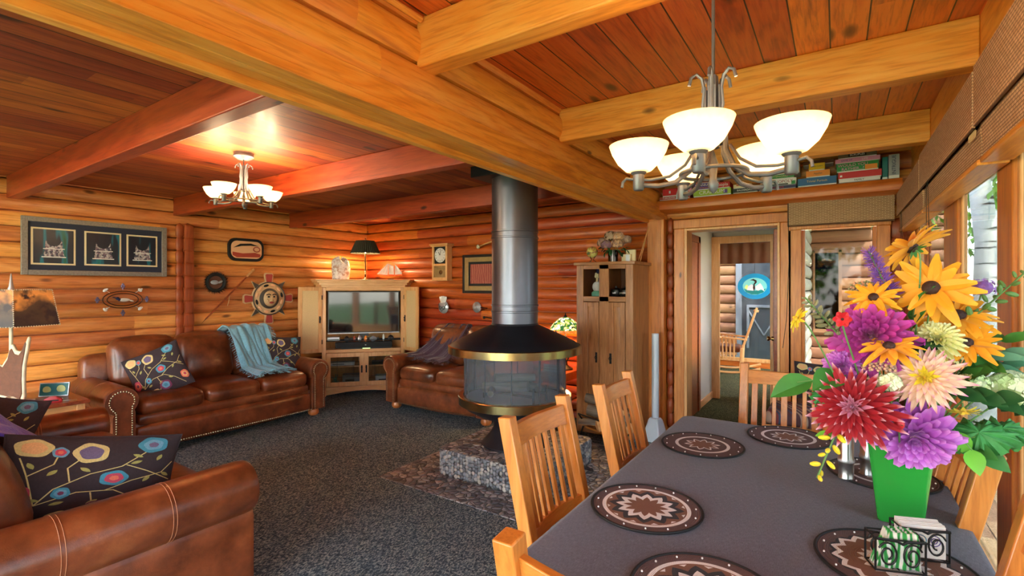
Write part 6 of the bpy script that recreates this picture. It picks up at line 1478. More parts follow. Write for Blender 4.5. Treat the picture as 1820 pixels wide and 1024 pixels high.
# ------------------------------------------------------------------ seat under the back window with cushion, and a second one in the sun room
t = thing('window_bench', 'wooden bench with striped woven seat under the back window', 'bench', (-.06, 4.62, 0))
for x in (-.4, .4):
    for y in (-.24, .24): MB().box((x, y, .2), (.05, .05, .4)).build('leg', 'oak_z', t, bevel=.003)
MB().bx(-.43, .43, -.27, .27, .36, .40).build('frame', 'oak_x', t, bevel=.003)
m, nt, b = newmat('stripes'); tc = nd(nt, 'ShaderNodeTexCoord'); sp = nd(nt, 'ShaderNodeSeparateXYZ', {0: tc.outputs['Object']})
wn_ = nd(nt, 'ShaderNodeTexWhiteNoise', {'W': math_(nt, 'FLOOR', math_(nt, 'MULTIPLY', math_(nt, 'ADD', sp.outputs[0], math_(nt, 'MULTIPLY', sp.outputs[1], .5)), 60.))}, noise_dimensions='1D')
setp(nt, b, col=ramp(nt, wn_.outputs[0], [(0, srgb(90, 60, 66)), (.25, srgb(150, 110, 100)), (.45, srgb(70, 84, 110)), (.65, srgb(176, 150, 130)), (.85, srgb(130, 60, 60))], 'CONSTANT'), rough=.9)
MB().cushion((0, 0, .45), (.84, .52, .1), r=.04, bz=.02, n=8).build('seat_cushion', 'stripes', t)
MB().cushion((.1, .23, .60), (.66, .1, .26), r=.04, n=6).build('back_cushion', 'brown_fabric', t)
pillow('throw_pillow', 'flowered dark cushion on the bench under the back window behind the far chair', (.40, .30), .12, (-.10, 4.68, .72), (R(-18), R(3), R(5)), 5, G)
def mission(label, name, loc, rz, rocker, seatmat):
    t = thing(name, label, 'rocking chair' if rocker else 'armchair', loc, rz)
    z0 = .05 if rocker else 0
    for s in (-1, 1):
        MB().box((s*.28, .24, (.62+z0)/2), (.05, .05, .62-z0)).build('front_leg', 'oak_z', t, bevel=.003)
        MB().bar((s*.26, -.22, z0), (s*.26, -.24, .45), .05, .04).build('rear_leg', 'oak_z', t, bevel=.003)
        MB().bar((s*.235, -.22, .36), (s*.235, -.46, 1.12), .05, .035).build('back_post', 'oak_z', t, bevel=.003)
        MB().bar((s*.285, .30, .64), (s*.27, -.32, .60), .09, .025, (0, 0, 1)).build('armrest', 'oak_y', t, bevel=.004)
        for k in range(5): MB().box((s*.28, -.12+.06*k, .44), (.012, .025, .36)).build('side_slat', 'oak_z', t, bevel=.002)
        if rocker: MB().tube([(s*.27, -.52+.96*k/12, .028+.10*((k-6.5)/6.5)**2) for k in range(13)], .02, 8).build('rocker', 'oak_y', t)
        else: MB().bx(s*.28-.015, s*.28+.015, -.2, .22, .2, .26).build('side_rail', 'oak_y', t, bevel=.002)
    MB().bx(-.25, .25, .225, .255, .28, .36).build('front_rail', 'oak_x', t, bevel=.002)
    MB().cushion((0, .02, .42), (.48, .46, .1), r=.035, bz=.02, n=6).build('seat', seatmat, t)
    MB().bar((-.22, -.452, 1.08), (.22, -.452, 1.08), .08, .022, (0, -.3, 1)).build('top_rail', 'oak_x', t, bevel=.003)
    for k in range(8): MB().bar((-.18+.36*k/7, -.26, .47), (-.18+.36*k/7, -.445, 1.06), .02, .012, (0, 1, .3)).build('back_slat', 'oak_z', t, bevel=.001)
    return t
mission('slatted oak rocking chair with dark seat seen through the doorway in the sunroom', 'rocking_chair', (-1.60, 9.25, 0), R(96), True, 'leather')
mission('oak armchair with floral red cushion at the left side of the sunroom doorway', 'armchair', (-1.93, 8.55, 0), R(-90), False, 'stripes')
# stained glass oval
t = thing('stained_glass_panel', 'blue oval stained glass panel of a white-winged bird hanging in the sunroom window', 'stained glass', (-1.245, 9.86, 1.5))
S = 1.0
MB().lathe([(.29, -.006), (.29, .006)], (0, 0, 0), 40, Mx90).build('rim', 'iron', t)
def ov(a0, rx, rz, m_, nm, y0=-.004, y1=.004, cx=0, cz=0): 
    c = MB(); c.prism([(cx+rx*math.cos(j*PI/20), cz+rz*math.sin(j*PI/20)) for j in range(40)], y0, y1, M=M3); return c.build(nm, m_, t, smooth=False)
def glasscol(n, c, s): m, nt, b = newmat(n); setp(nt, b, col=c, emc=c, ems=s*.3, rough=.1); return m  # weak emission stands in for daylight shining through the glass
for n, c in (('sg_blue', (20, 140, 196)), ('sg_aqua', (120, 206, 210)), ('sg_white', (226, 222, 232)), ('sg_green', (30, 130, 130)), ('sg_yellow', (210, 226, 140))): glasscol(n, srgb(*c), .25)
ov(0, .287, .235, 'sg_blue', 'border'); ov(0, .20, .155, 'sg_aqua', 'sky', -.0055, -.004); 
def pc(pts, m_, nm, y=-.008):
    c = MB(); c.prism([(x, z) for x, z in pts], y, -.0055, M=M3); c.build(nm, m_, t, smooth=False)
pc([(-.18, -.05), (-.1, -.07), (0, -.08), (.1, -.07), (.185, -.04), (.14, -.11), (.05, -.148), (-.05, -.148), (-.14, -.11)], 'sg_green', 'water')
pc([(-.13, -.07), (-.11, .0), (-.05, .04), (-.01, .0), (-.02, -.08)], 'sg_white', 'wing', -.01); pc([(.0, -.01), (.04, .02), (.09, .06), (.13, 0), (.16, -.09), (.1, -.05), (.06, -.08), (.02, -.06)], 'sg_white', 'wing', -.01)
pc([(-.06, .12), (-.02, .135), (.03, .11), (.035, .07), (.0, .03), (.01, -.03), (-.01, -.09), (-.03, -.03), (-.02, .04), (.005, .08), (-.02, .105), (-.08, .11)], 'black_plastic', 'bird_neck', -.012)
pc([(-.17, -.02), (-.14, .03), (-.11, .02), (-.11, -.04), (-.14, -.06)], 'sg_yellow', 'flower', -.009)
MB().tube([(0, 0, .24), (0, 0, .5)], .003, 5).build('hanging_wire', 'iron', t)
t.scale = (1, 1, 1)
t = thing('stained_glass_panel', 'blue oval glass panel seen inside the window of the outside wing', 'stained glass', (-.12, 8.06, 1.78))
ovp = MB(); ovp.prism([(.13*math.cos(j*PI/16), .085*math.sin(j*PI/16)) for j in range(32)], -.004, .004, M=M3); ovp.build('glass', 'sg_blue', t, smooth=False)
MB().tube([(0, 0, .085), (0, 0, .25)], .003, 5).build('hanging_wire', 'iron', t)
# ------------------------------------------------------------------ bouquet
def petal_mat(name, base, mid, tip, streak=.0, sc_=None, b0=.35, b1=.8):
    m, nt, b = newmat(name); uv = nd(nt, 'ShaderNodeUVMap'); sp = nd(nt, 'ShaderNodeSeparateXYZ', {0: uv.outputs[0]})
    col = ramp(nt, sp.outputs[1], [(0, base), (b0, mid), (b1, mid), (1, tip)])
    if streak:
        nz = nd(nt, 'ShaderNodeTexNoise', {'Vector': nd(nt, 'ShaderNodeVectorMath', {0: uv.outputs[0], 1: (9., 1., 1.)}, operation='MULTIPLY').outputs[0], 'Scale': 1.2, 'Detail': 2})
        g = nd(nt, 'ShaderNodeNewGeometry')
        col = mixc(nt, math_(nt, 'MULTIPLY', nz.outputs[0], streak), col, sc_ or tuple(x*.5 for x in mid))
    setp(nt, b, col=col, rough=.6, sheen=.1); b.inputs['Subsurface Weight'].default_value = 0
    return m
petal_mat('pt_gold', srgb(200, 104, 12), srgb(240, 164, 22), srgb(246, 186, 44), .35, srgb(216, 120, 10))
petal_mat('pt_yellow', srgb(206, 180, 20), srgb(240, 214, 40), srgb(246, 228, 80), .3, srgb(210, 180, 20))
petal_mat('pt_purple', srgb(70, 2, 60), srgb(150, 10, 118), srgb(184, 40, 150), .35, srgb(206, 90, 180))
petal_mat('pt_lilac', srgb(130, 40, 140), srgb(190, 92, 196), srgb(212, 140, 216), .45, srgb(150, 50, 160))
petal_mat('pt_red', srgb(96, 2, 14), srgb(160, 6, 28), srgb(240, 190, 206), .2, srgb(110, 2, 14), .35, .84)
petal_mat('pt_pink', srgb(244, 200, 60), srgb(240, 200, 176), srgb(206, 100, 170), .2, srgb(230, 160, 150), .62, .8)
petal_mat('pt_pale', srgb(150, 30, 60), srgb(206, 120, 150), srgb(236, 200, 214), .3)
petal_mat('pt_lemon', srgb(200, 200, 90), srgb(232, 228, 150), srgb(244, 240, 190), .2)
plain('disc_dark', srgb(56, 26, 18), .7, nscale=120, namp=.5, bst=.6); plain('disc_gold', srgb(226, 170, 50), .7, nscale=90, namp=.4, bst=.6); plain('disc_pale', srgb(190, 130, 160), .7, nscale=90, namp=.3)
plain('fl_liatris', srgb(134, 84, 176), .7, nscale=60, namp=.35); plain('fl_cream', srgb(226, 230, 190), .7, nscale=40, namp=.15); plain('fl_creamg', srgb(196, 214, 150), .7); plain('fl_sedum', srgb(214, 160, 128), .8, nscale=80, namp=.3); plain('fl_grey', srgb(140, 136, 100), .8, nscale=60, namp=.3)
plain('fl_mauve2', srgb(158, 110, 190), .7); plain('fl_red', srgb(196, 24, 36), .5)
CAMP = Vector((0, 0, 1.5)); RT = Vector((.832, .555, 0)); MOUTH = Vector((VX, VY, TZ+.20))
def facing(p, side=0, up=0, away=0):
    n = (CAMP-p).normalized(); return (n*(1-away)+RT*side+Vector((0, 0, up))-n*0).normalized()
def addpetal(c, F, org, ang, elev, L, w_, curl, cup, tipk=1.0, n=6, prof=None, twist=0):
    rad = Vector((math.cos(ang), math.sin(ang), 0)); d0 = rad*math.cos(elev)+Vector((0, 0, math.sin(elev))); side = Vector((-math.sin(ang), math.cos(ang), 0)); nn = side.cross(d0)*-1
    nn = d0.cross(side)*-1 if False else side.cross(d0)
    nn = -nn if nn.z < 0 else nn
    vs = []; uv = []
    for i in range(n+1):
        k = i/n; ww = w_*.5*(prof(k) if prof else math.sin(PI*min(.97, .06+k*.88))**.75)
        p = d0*L*k-nn*L*curl*k*k
        s2 = side*math.cos(twist*k)+nn*math.sin(twist*k)
        for j in (-1, 0, 1): vs.append(org+F @ (p+s2*ww*j+nn*(abs(j)*cup*ww))); uv.append((.5+.5*j, k))
    fs = [(3*i+j, 3*i+j+1, 3*i+j+4, 3*i+j+3) for i in range(n) for j in (0, 1)]
    c.add(vs, fs, uv)
def stem_to(t, org, p, nrm, mat='stem_green', r_=.0025, back=.03):
    a = p-nrm*back; m1 = MOUTH+(Vector((a.x, a.y, MOUTH.z))-MOUTH)*.35+Vector((0, 0, .04)); m2 = m1.lerp(a, .6)+Vector((0, 0, .01))
    base = Vector((VX+(a.x-VX)*.12, VY+(a.y-VY)*.12, TZ+.05))
    P = [base, MOUTH+(a-MOUTH)*.06-Vector((0, 0, .02)), m1, m2, a, p-nrm*.004]
    Q = []
    for i in range(len(P)-1):
        for k in range(3): Q.append(P[i].lerp(P[i+1], k/3))
    Q.append(P[-1]); S2 = [Q[0]]+[(Q[i-1]+Q[i]+Q[i+1])/3 for i in range(1, len(Q)-1)]+[Q[-1]]
    MB().tube([q-org for q in S2], r_, 6).build('stem', mat, t)
def bloom(name, label, kind, p, nrm, Rr, mat, seed=0, group=None, disc='disc_dark', cat='flower'):
    p = Vector(p); nrm = Vector(nrm).normalized(); t = thing(name, label, cat, MOUTH, 0, group); rnd = random.Random(seed)
    F = frame(nrm); o = p-MOUTH; c = MB()
    if kind == 'rud':
        for layer, (n, el, kk) in enumerate(((13, .10, 1.0), (11, .32, .82))):
            for i in range(n):
                addpetal(c, F, o, 2*PI*i/n+layer*.25+rnd.uniform(-.12, .12), el+rnd.uniform(-.2, .14), Rr*kk*rnd.uniform(.82, 1.08), Rr*.26*rnd.uniform(.85, 1.15), rnd.uniform(.02, .32), rnd.uniform(.1, .5), twist=rnd.uniform(-.3, .3))
        c.build('petals', mat, t); d = MB(); d.ell(o+F @ Vector((0, 0, Rr*.06)), (Rr*.19, Rr*.19, Rr*.15), F, n=18, m=10); d.build('cone', disc, t)
        s = MB(); [addpetal(s, F, o-nrm*.004, i*PI/4, -.25, Rr*.32, Rr*.12, .1, 0) for i in range(8)]; s.build('sepals', 'leaf_green', t)
    elif kind in ('deco', 'cactus', 'ball'):
        inner = {'pt_pink': 'pt_yellow', 'pt_red': 'pt_pale', 'pt_lemon': 'pt_lemon'}.get(mat, mat)
        N = {'deco': 95, 'cactus': 90, 'ball': 150}[kind]
        for i in range(N):
            f = (i+.5)/N; a_ = i*2.39996; c.m = 1 if f < .24 else 0
            if kind == 'ball': el = 1.45-1.75*f**.8; L = Rr*(.35+.5*f**.5); w_ = Rr*.20; cup = 1.0; curl = .15; tw = 0
            elif kind == 'deco': el = 1.40-1.62*f**.75; L = Rr*(.30+.72*f**.7); w_ = Rr*(.16+.20*f); cup = .45; curl = .10-.25*(1-f); tw = rnd.uniform(-.3, .3)
            else: el = 1.42-1.60*f**.7; L = Rr*(.26+.78*f**.8); w_ = Rr*(.10+.13*f); cup = .9*(1-f*.5); curl = rnd.uniform(-.1, .14); tw = rnd.uniform(-.3, .3)
            rad = Vector((math.cos(a_), math.sin(a_), 0))
            addpetal(c, F, o+F @ (rad*Rr*.06*f-Vector((0, 0, Rr*.12*f))), a_, el+rnd.uniform(-.1, .1), L*rnd.uniform(.9, 1.08), w_*rnd.uniform(.85, 1.15), curl, cup, n=6 if kind != 'ball' else 4, twist=tw,
                     prof=(lambda k: math.sin(PI*min(.985, .08+k*.85))**.6) if kind != 'cactus' else (lambda k: min(1, .5+k*1.2)*(1-k**3.5*.96)))
        c.build('petals', [mat, inner], t)
        d = MB(); d.ell(o+F @ Vector((0, 0, Rr*.03)), (Rr*.13, Rr*.13, Rr*.10), F, n=12, m=8); d.build('heart', disc, t)
        s = MB(); [addpetal(s, F, o-nrm*Rr*.22, i*PI/4, .1, Rr*.4, Rr*.2, .1, 0) for i in range(8)]; s.build('sepals', 'leaf_green', t)
    stem_to(t, MOUTH, p, nrm); return t
V = Vector
def F_(p, s=0, u=0): return facing(V(p), s, u)
def down(p): return V(p)
B = 'golden black-eyed flowers in the bouquet'
p = (.236, 1.912, 1.493); bloom('black_eyed_flower', 'largest golden black-eyed flower at the upper middle of the bouquet', 'rud', p, F_(p, -.1, .35), .118, 'pt_gold', 1, B)
p = (.095, 1.867, 1.464); bloom('black_eyed_flower', 'small golden black-eyed flower just right of the purple spike', 'rud', p, F_(p, -.3, .9), .075, 'pt_gold', 2, B)
p = (.31, 2.01, 1.406); bloom('black_eyed_flower', 'golden black-eyed flower seen from the side, right below the largest one', 'rud', p, F_(p, .1, 1.2), .11, 'pt_gold', 3, B)
p = (.32, 1.944, 1.33); bloom('black_eyed_flower', 'golden black-eyed flower right of the pale lemon dahlia', 'rud', p, F_(p, .05, .7), .088, 'pt_gold', 4, B)
p = (.125, 1.766, 1.325); bloom('black_eyed_flower', 'flat golden black-eyed flower below the purple dahlia', 'rud', p, F_(p, .1, 1.5), .082, 'pt_gold', 5, B)
p = (.195, 1.92, 1.615); bloom('black_eyed_flower', 'topmost golden flower of the bouquet seen from behind', 'rud', p, V((-.55, .35, .55)), .10, 'pt_gold', 6, B)
p = (-.098, 1.68, 1.402); bloom('yellow_daisy', 'small yellow daisy on a long stem at the far left of the bouquet', 'rud', p, V((-.8, -.3, .35)), .042, 'pt_yellow', 7, disc='disc_gold')
p = (.303, 1.885, 1.142); bloom('yellow_daisy', 'drooping yellow daisy facing down below the pink dahlia', 'rud', p, V((.05, -.25, -1)), .05, 'pt_yellow', 8, disc='disc_gold')
p = (.086, 1.812, 1.352); bloom('dahlia', 'large magenta-purple dahlia at the left middle of the bouquet', 'deco', p, F_(p, -.1, .35), .112, 'pt_purple', 9, disc='disc_pale')
p = (.19, 1.846, 1.055); bloom('dahlia', 'large lilac dahlia hanging over the front of the green vase', 'deco', p, F_(p, .15, -.45), .115, 'pt_lilac', 10, disc='disc_pale')
p = (.038, 1.708, 1.152); bloom('dahlia', 'big crimson dahlia with white petal tips at the lower left of the bouquet', 'cactus', p, F_(p, -.2, .05), .125, 'pt_red', 11, disc='disc_pale')
p = (.207, 1.797, 1.24); bloom('dahlia', 'pointed cream and pink dahlia with a yellow heart in the centre of the bouquet', 'cactus', p, F_(p, 0, .15), .098, 'pt_pink', 12, disc='disc_gold')
p = (.25, 1.922, 1.340); bloom('dahlia', 'pale lemon pompon dahlia behind the pink pointed one', 'ball', p, F_(p, 0, .8), .085, 'pt_lemon', 13, disc='disc_gold')
p = (.014, 1.813, 1.255); bloom('dahlia', 'small lilac dahlia peeking out at the left behind the crimson one', 'deco', p, F_(p, -.6, .5), .062, 'pt_lilac', 14, disc='disc_pale')
# spike flowers
def spike(name, label, p0, p1, mat, r_, n, fl, seed, cat='flower', bud=False):
    p0, p1 = V(p0), V(p1); t = thing(name, label, cat, MOUTH); rnd = random.Random(seed); c = MB(); d = (p1-p0); ax = d.normalized(); F = frame(ax)
    for i in range(n):
        k = (i+.5)/n; a_ = i*2.4; q = p0+d*k+F @ V((math.cos(a_), math.sin(a_), 0))*r_*.3*(1-k*.4)
        dr = (F @ V((math.cos(a_), math.sin(a_), .5))).normalized(); L = r_*(1-k*.45)*rnd.uniform(.8, 1.2)
        if bud: c.ell(q-MOUTH+dr*L*.5, (L*.28, L*.28, L*.62), frame(dr), n=7, m=5)
        else:
            for j in range(3): e_ = (dr+V((rnd.uniform(-.6, .6), rnd.uniform(-.6, .6), rnd.uniform(-.6, .6)))).normalized(); c.tube([q-MOUTH, q-MOUTH+e_*L], lambda k: fl*(1-k*.6), 4)
    c.build('florets', mat, t); MB().tube([p0-MOUTH, (p0+p1)/2-MOUTH, p1-MOUTH], .0025, 6).build('spike_stem', 'stem_green', t)
    stem_to(t, MOUTH, p0, ax, back=.02); return t
spike('liatris', 'tall fuzzy purple flower spike rising left of the golden flowers', (.143, 1.923, 1.463), (.083, 1.884, 1.612), 'fl_liatris', .030, 130, .0016, 1)
spike('bud_spike', 'long green budded stalk reaching to the upper right', (.293, 1.998, 1.342), (.470, 2.055, 1.545), 'stem_green', .034, 22, 0, 2, 'stalk', True)
spike('bud_spike', 'thin grey-lilac budded stalk leaning to the left of the purple dahlia', (.004, 1.806, 1.351), (-.082, 1.776, 1.465), 'fl_grey', .026, 26, 0, 3, 'stalk', True)
spike('snapdragon', 'small hanging stem of yellow snapdragon at the lower left of the bouquet', (-.0, 1.71, 1.075), (-.048, 1.66, .945), 'pt_yellow', .034, 9, 0, 4, 'flower', True)
for k, (p, r_, l, ms) in enumerate((((.075, 1.945, 1.49), .042, 'grey-brown seed head behind the purple dahlia', ('fl_grey', 'fl_sedum')), ((.105, 1.79, 1.262), .040, 'dusty pink sedum head between the crimson and purple dahlias', ('fl_sedum', 'fl_dust2')))):
    t = thing('seed_head', l, 'flower', MOUTH); c = MB(); rnd = random.Random(k)
    for i in range(110):
        z = 1-1.3*(i+.5)/110; a_ = i*2.4; q = V((math.cos(a_)*math.sqrt(max(0, 1-z*z)), math.sin(a_)*math.sqrt(max(0, 1-z*z)), z*.6)); c.m = i % 2; c.ell(V(p)-MOUTH+q*r_*rnd.uniform(.7, 1.1), .0042, n=5, m=4)
    c.build('florets', ms, t); stem_to(t, MOUTH, V(p), V((0, 0, 1)), back=.02)
for k, (p, r_, l, ms, n, ps) in enumerate((((.421, 1.988, 1.20), .062, 'cream-white hydrangea head at the right edge of the bouquet', ('fl_cream', 'fl_creamg'), 120, .017), ((.33, 1.93, 1.215), .04, 'small green-white hydrangea cluster below the golden flowers', ('fl_creamg', 'fl_cream'), 60, .009), ((.397, 2.188, 1.494), .036, 'loose cluster of tiny mauve florets behind the budded stalk', ('fl_mauve2',), 36, .008), ((.125, 1.76, 1.225), .026, 'small white sweet pea florets beside the pink dahlia', ('fl_cream',), 20, .016))):
    t = hydrangea('hydrangea' if k < 2 else 'floret_cluster', l, tuple(V(p)-MOUTH), r_, ms, MOUTH, n, 20+k, None, 0, 'flower', .8, ps); stem_to(t, MOUTH, V(p), V((0, 0, 1)), back=.02)
t = thing('rosebud', 'small red bud in front of the lilac dahlia', 'flower', MOUTH); p = V((.145, 1.730, 1.115)); MB().ell(p-MOUTH, (.013, .013, .016), n=14, m=10).build('bud', 'fl_red', t); c = MB(); [addpetal(c, frame(V((.3, .3, 1))), p-MOUTH-V((0, 0, .01)), i*1.25, .5, .02, .009, .1, .1) for i in range(5)]; c.build('sepals', 'leaf_green', t); stem_to(t, MOUTH, p, V((0, .2, 1)), back=.02)
t = thing('red_floret', 'small red flower at the left edge of the purple dahlia', 'flower', MOUTH); p = V((.014, 1.73, 1.403)); c = MB(); [addpetal(c, frame(F_(p)), p-MOUTH, i*1.05, .5, .026, .022, .1, .4) for i in range(7)]; c.build('petals', 'fl_red', t); MB().ell(p-MOUTH, .005).build('heart', 'disc_dark', t); stem_to(t, MOUTH, p, V((0, 0, 1)), back=.02)
# foliage
def spray(label, base, d, n, L, w_, mat, seed, sprd=.6, name='leaf_spray', curl=.25, fold=.15):
    t = thing(name, label, 'leaves', MOUTH); c = MB(); rnd = random.Random(seed); base = V(base); d = V(d).normalized(); tot = L*1.5
    for i in range(n):
        k = (i+.5)/n; q = base+d*tot*k; s_ = 1 if i % 2 else -1
        sd = d.cross(V((0, 0, 1))).normalized()*s_+V((0, 0, rnd.uniform(-.5, .5))); e_ = (d*.7+sd*sprd+V((rnd.uniform(-.2, .2),)*3)).normalized()
        leafmb(c, q-MOUTH, e_, L*rnd.uniform(.8, 1.15), w_*rnd.uniform(.85, 1.15), (-.2, -.75, .6), curl*rnd.uniform(.3, 1.2), fold)
    c.build('leaves', mat, t); MB().tube([base-MOUTH, base+d*tot*.5-MOUTH, base+d*tot-MOUTH], .002, 5).build('twig', 'stem_green', t); stem_to(t, MOUTH, base, d, back=.01); return t
spray('spray of long blue-green leaves at the right of the bouquet', (.33, 1.96, 1.29), (.8, .25, .12), 8, .10, .038, 'leaf_blue', 1, 1.0)
spray('spray of bright green pointed leaves at the far right of the bouquet', (.37, 1.98, 1.33), (.85, .1, .25), 7, .10, .034, 'leaf_green', 2, .9)
spray('big veined green leaf between the crimson dahlia and the yellow daisy', (.05, 1.80, 1.235), (-.9, -.6, -.15), 2, .12, .085, 'leaf_green', 3, .2, fold=.2)
spray('dark green leaves in the heart of the bouquet', (.16, 1.90, 1.22), (.3, -.2, .6), 12, .09, .05, 'leaf_dark', 4, 1.0)
spray('dark leaves under the purple dahlia', (.06, 1.88, 1.2), (-.2, -.1, .8), 10, .085, .045, 'leaf_dark', 5, 1.0)
spray('green leaves under the golden flowers at the right', (.27, 1.95, 1.16), (.5, -.1, .6), 12, .095, .05, 'leaf_green', 6, 1.0)
spray('bright green leaf hanging below the drooping daisy', (.27, 1.90, 1.10), (.45, -.15, -.6), 2, .075, .055, 'leaf_bright', 7, .3)
spray('thin green leaves around the top golden flowers', (.19, 1.93, 1.36), (.1, 0, .9), 9, .08, .02, 'leaf_green', 8, .8)
spray('small leaves behind the snapdragon under the crimson dahlia', (.04, 1.76, 1.09), (-.6, -.3, -.3), 6, .05, .022, 'leaf_bright', 9, .8)
spray('leaves behind the pink dahlia toward the hydrangea', (.25, 1.87, 1.20), (.7, .1, -.1), 10, .08, .045, 'leaf_dark', 10, 1.0)
spray('dark leaves under the white hydrangea at the right', (.36, 1.97, 1.17), (.85, .1, -.1), 9, .085, .045, 'leaf_dark', 11, 1.0)
spray('grey-green leaves between the hydrangea and the budded stalk', (.36, 2.02, 1.25), (.8, .3, .2), 9, .09, .036, 'leaf_blue', 12, 1.0)
spray('green leaves low behind the lilac dahlia', (.24, 1.93, 1.06), (.5, .1, -.2), 8, .08, .05, 'leaf_green', 13, 1.0)
def kale(label, p, rr, seed):
    t = thing('kale_leaf', label, 'leaves', MOUTH); c = MB(); rnd = random.Random(seed); p = V(p)-MOUTH
    F = frame(F_(V(p)+MOUTH, .1, .6))
    def fn(u, v):
        a_ = 2*PI*u; r_ = v; fr = .22*r_**3*(math.sin(a_*13+3*v)+.6*math.sin(a_*29+1)); 
        return p+F @ V((math.cos(a_)*rr[0]*r_*(1+.08*math.sin(a_*21)), math.sin(a_)*rr[1]*r_*(1+.08*math.sin(a_*17)), fr*min(rr)+.012*math.sin(a_*7)*r_-.03*r_*r_))
    c.grid(fn, 110, 9); c.build('leaf', 'kale', t); stem_to(t, MOUTH, p+MOUTH, V((.3, .2, .8)), back=.02)
kale('broad curly kale leaf at the lower right of the bouquet', (.345, 1.935, 1.075), (.085, .052), 1)
kale('second curly kale leaf at the right beneath the white hydrangea', (.405, 1.985, 1.085), (.062, .045), 2)
kale('small curly leaf at the left edge behind the crimson dahlia', (-.03, 1.735, 1.175), (.034, .04), 3)

# ------------------------------------------------------------------ outside: trees and shrubs
def tree(label, x, y, h_, cr, mat, seed, n=2600, trunk='bark', tr=.14, z0=-.4, group='trees outside the windows', ls=.11):
    t = thing('birch_tree' if trunk == 'birch_bark' else 'leafy_tree', label, 'tree', (x, y, z0), 0, group); rnd = random.Random(seed)
    c = MB(); pts = [(.05*math.sin(k*1.3)*k, .06*math.sin(k+seed)*k, h_*k/6) for k in range(7)]
    c.tube(pts, lambda k: tr*(1-.75*k), 12)
    for k in range(7):
        a_ = rnd.uniform(0, 2*PI); z = h_*(.35+.08*k); c.tube([(0, 0, z), (cr*.5*math.cos(a_), cr*.5*math.sin(a_), z+h_*.1), (cr*.85*math.cos(a_), cr*.85*math.sin(a_), z+h_*.14)], lambda k: .04*(1-.8*k), 6)
    c.build('trunk', trunk, t)
    c = MB()
    cl_ = [(rnd.uniform(-.65, .65)*cr, rnd.uniform(-.65, .65)*cr, h_*rnd.uniform(.42, 1.0), cr*rnd.uniform(.25, .5)) for _ in range(14)]
    for i in range(n):
        b = cl_[i % 14]; d = V((rnd.gauss(0, 1), rnd.gauss(0, 1), rnd.gauss(0, 1))).normalized(); q = V(b[:3])+d*b[3]*rnd.uniform(.5, 1.05)
        F = frame(V((rnd.gauss(0, 1), rnd.gauss(0, 1), rnd.gauss(0, 1)))); s = ls*rnd.uniform(.6, 1.3)
        c.add([q+F @ V((0, -s, 0)), q+F @ V((s*.5, 0, s*.12)), q+F @ V((0, s, 0)), q+F @ V((-s*.5, 0, s*.12))], [(0, 1, 2, 3)])
    c.build('foliage', mat, t, smooth=False)
tree('white-barked birch trunk beyond the second window', 1.62, 8.9, 7.5, 1.6, 'tree_leaf', 1, 1500, 'birch_bark', .17)
tree('bright green tree behind the birch', 3.2, 13.4, 6.5, 1.9, 'tree_leaf', 2, 3600)
tree('dark green tree at the right beyond the windows', 7.8, 14.0, 7.5, 2.6, 'tree_leaf2', 3, 3200)
tree('green tree seen through the back window past the log wing', 0.9, 17.2, 6.5, 2.0, 'tree_leaf', 4, 3600)
tree('tree whose crown shades the log wing', 3.2, 5.8, 6.6, 2.0, 'tree_leaf', 5, 900, ls=.16)
tree('leafy tree by the deck on the right', 8.0, 8.4, 6.5, 2.4, 'tree_leaf', 6, 3000)
tree('tree beside the deck to the right of the camera', 7.0, 2.0, 6.5, 2.6, 'tree_leaf2', 7, 2600)
tree('dark tree far behind the log wing', -2.9, 20.5, 8.0, 2.6, 'tree_leaf2', 8, 2400)
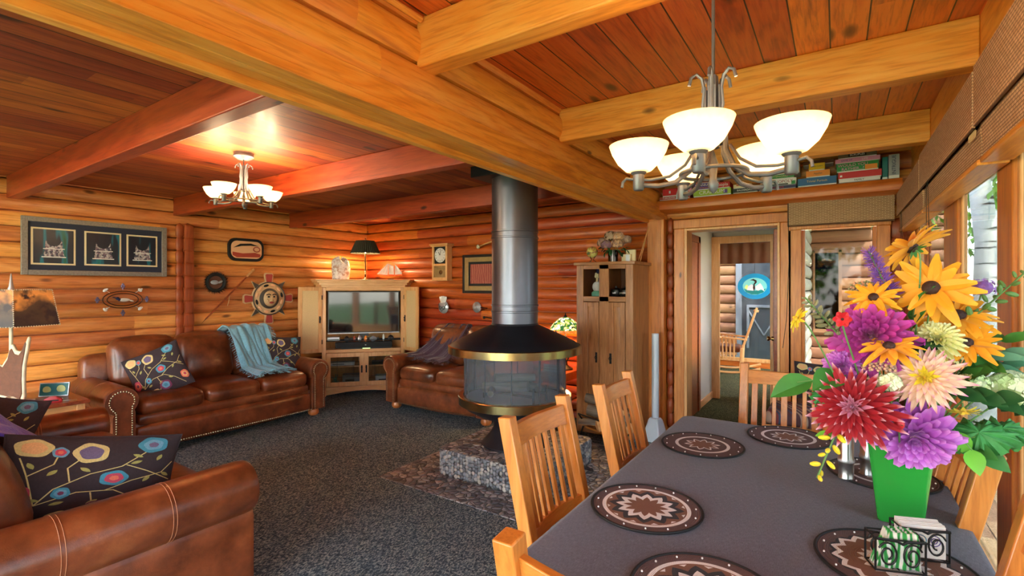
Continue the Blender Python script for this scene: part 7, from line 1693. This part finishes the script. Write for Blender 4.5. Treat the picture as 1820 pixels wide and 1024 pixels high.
for k, (x, y) in enumerate(((-5.0, -9.5), (-1.0, -10.5), (3.0, -9.0), (-8.5, -7.5))):  # unseen trees, put in to show up in reflections
    tree(('unseen tree added for reflections behind the camera, left of the rear windows', 'unseen tree added for reflections behind the camera, in the middle', 'unseen tree added for reflections behind the camera, at the right', 'unseen tree added for reflections behind the camera, far left')[k], x, y-2.5, 5.0, 2.4, 'tree_leaf', 20+k, 900, ls=.2)
def bush(label, x, y, r_, mat, seed, z0=-.4, n=900):
    t = thing('shrub', label, 'shrub', (x, y, z0), 0, 'shrubs by the house'); c = MB(); rnd = random.Random(seed)
    for i in range(n):
        d = V((rnd.gauss(0, 1), rnd.gauss(0, 1), abs(rnd.gauss(0, 1)))).normalized(); q = V((d.x*r_, d.y*r_, d.z*r_*1.3))*rnd.uniform(.6, 1.0)
        F = frame(V((rnd.gauss(0, 1), rnd.gauss(0, 1), rnd.gauss(0, 1)))); s = .07*rnd.uniform(.6, 1.3); c.add([q+F @ V((0, -s, 0)), q+F @ V((s*.5, 0, 0)), q+F @ V((0, s, 0)), q+F @ V((-s*.5, 0, 0))], [(0, 1, 2, 3)])
    c.build('foliage', mat, t, smooth=False); c = MB(); [c.tube([(0, 0, 0), (r_*.3*math.cos(k*1.3), r_*.3*math.sin(k*1.3), r_*.9)], .015, 5) for k in range(5)]; c.build('stems', 'bark', t)
bush('green shrub at the foot of the birch', 2.3, 9.6, .9, 'tree_leaf', 1); bush('dark shrub right of the birch', 3.9, 10.4, 1.0, 'tree_leaf2', 2); bush('shrub beyond the deck corner', 4.3, 8.2, .9, 'tree_leaf', 3)
# neighbouring house and deck railing
t = thing('deck_railing', 'weathered wooden railing along the outer edge of the deck', 'railing', (3.35, 0, -.1))
for k in range(8): MB().box((0, -3+1.5*k, .5), (.09, .09, 1.0)).build('post', 'deck', t, bevel=.004)
MB().bx(-.06, .06, -3.1, 7.6, 1.0, 1.04).build('top_rail', 'deck', t, bevel=.004); MB().bx(-.02, .02, -3.1, 7.6, .15, .2).build('bottom_rail', 'deck', t)
c = MB()
for k in range(60): MB().box((0, -2.9+.175*k, .6), (.03, .03, .82)).build('baluster', 'deck', t)
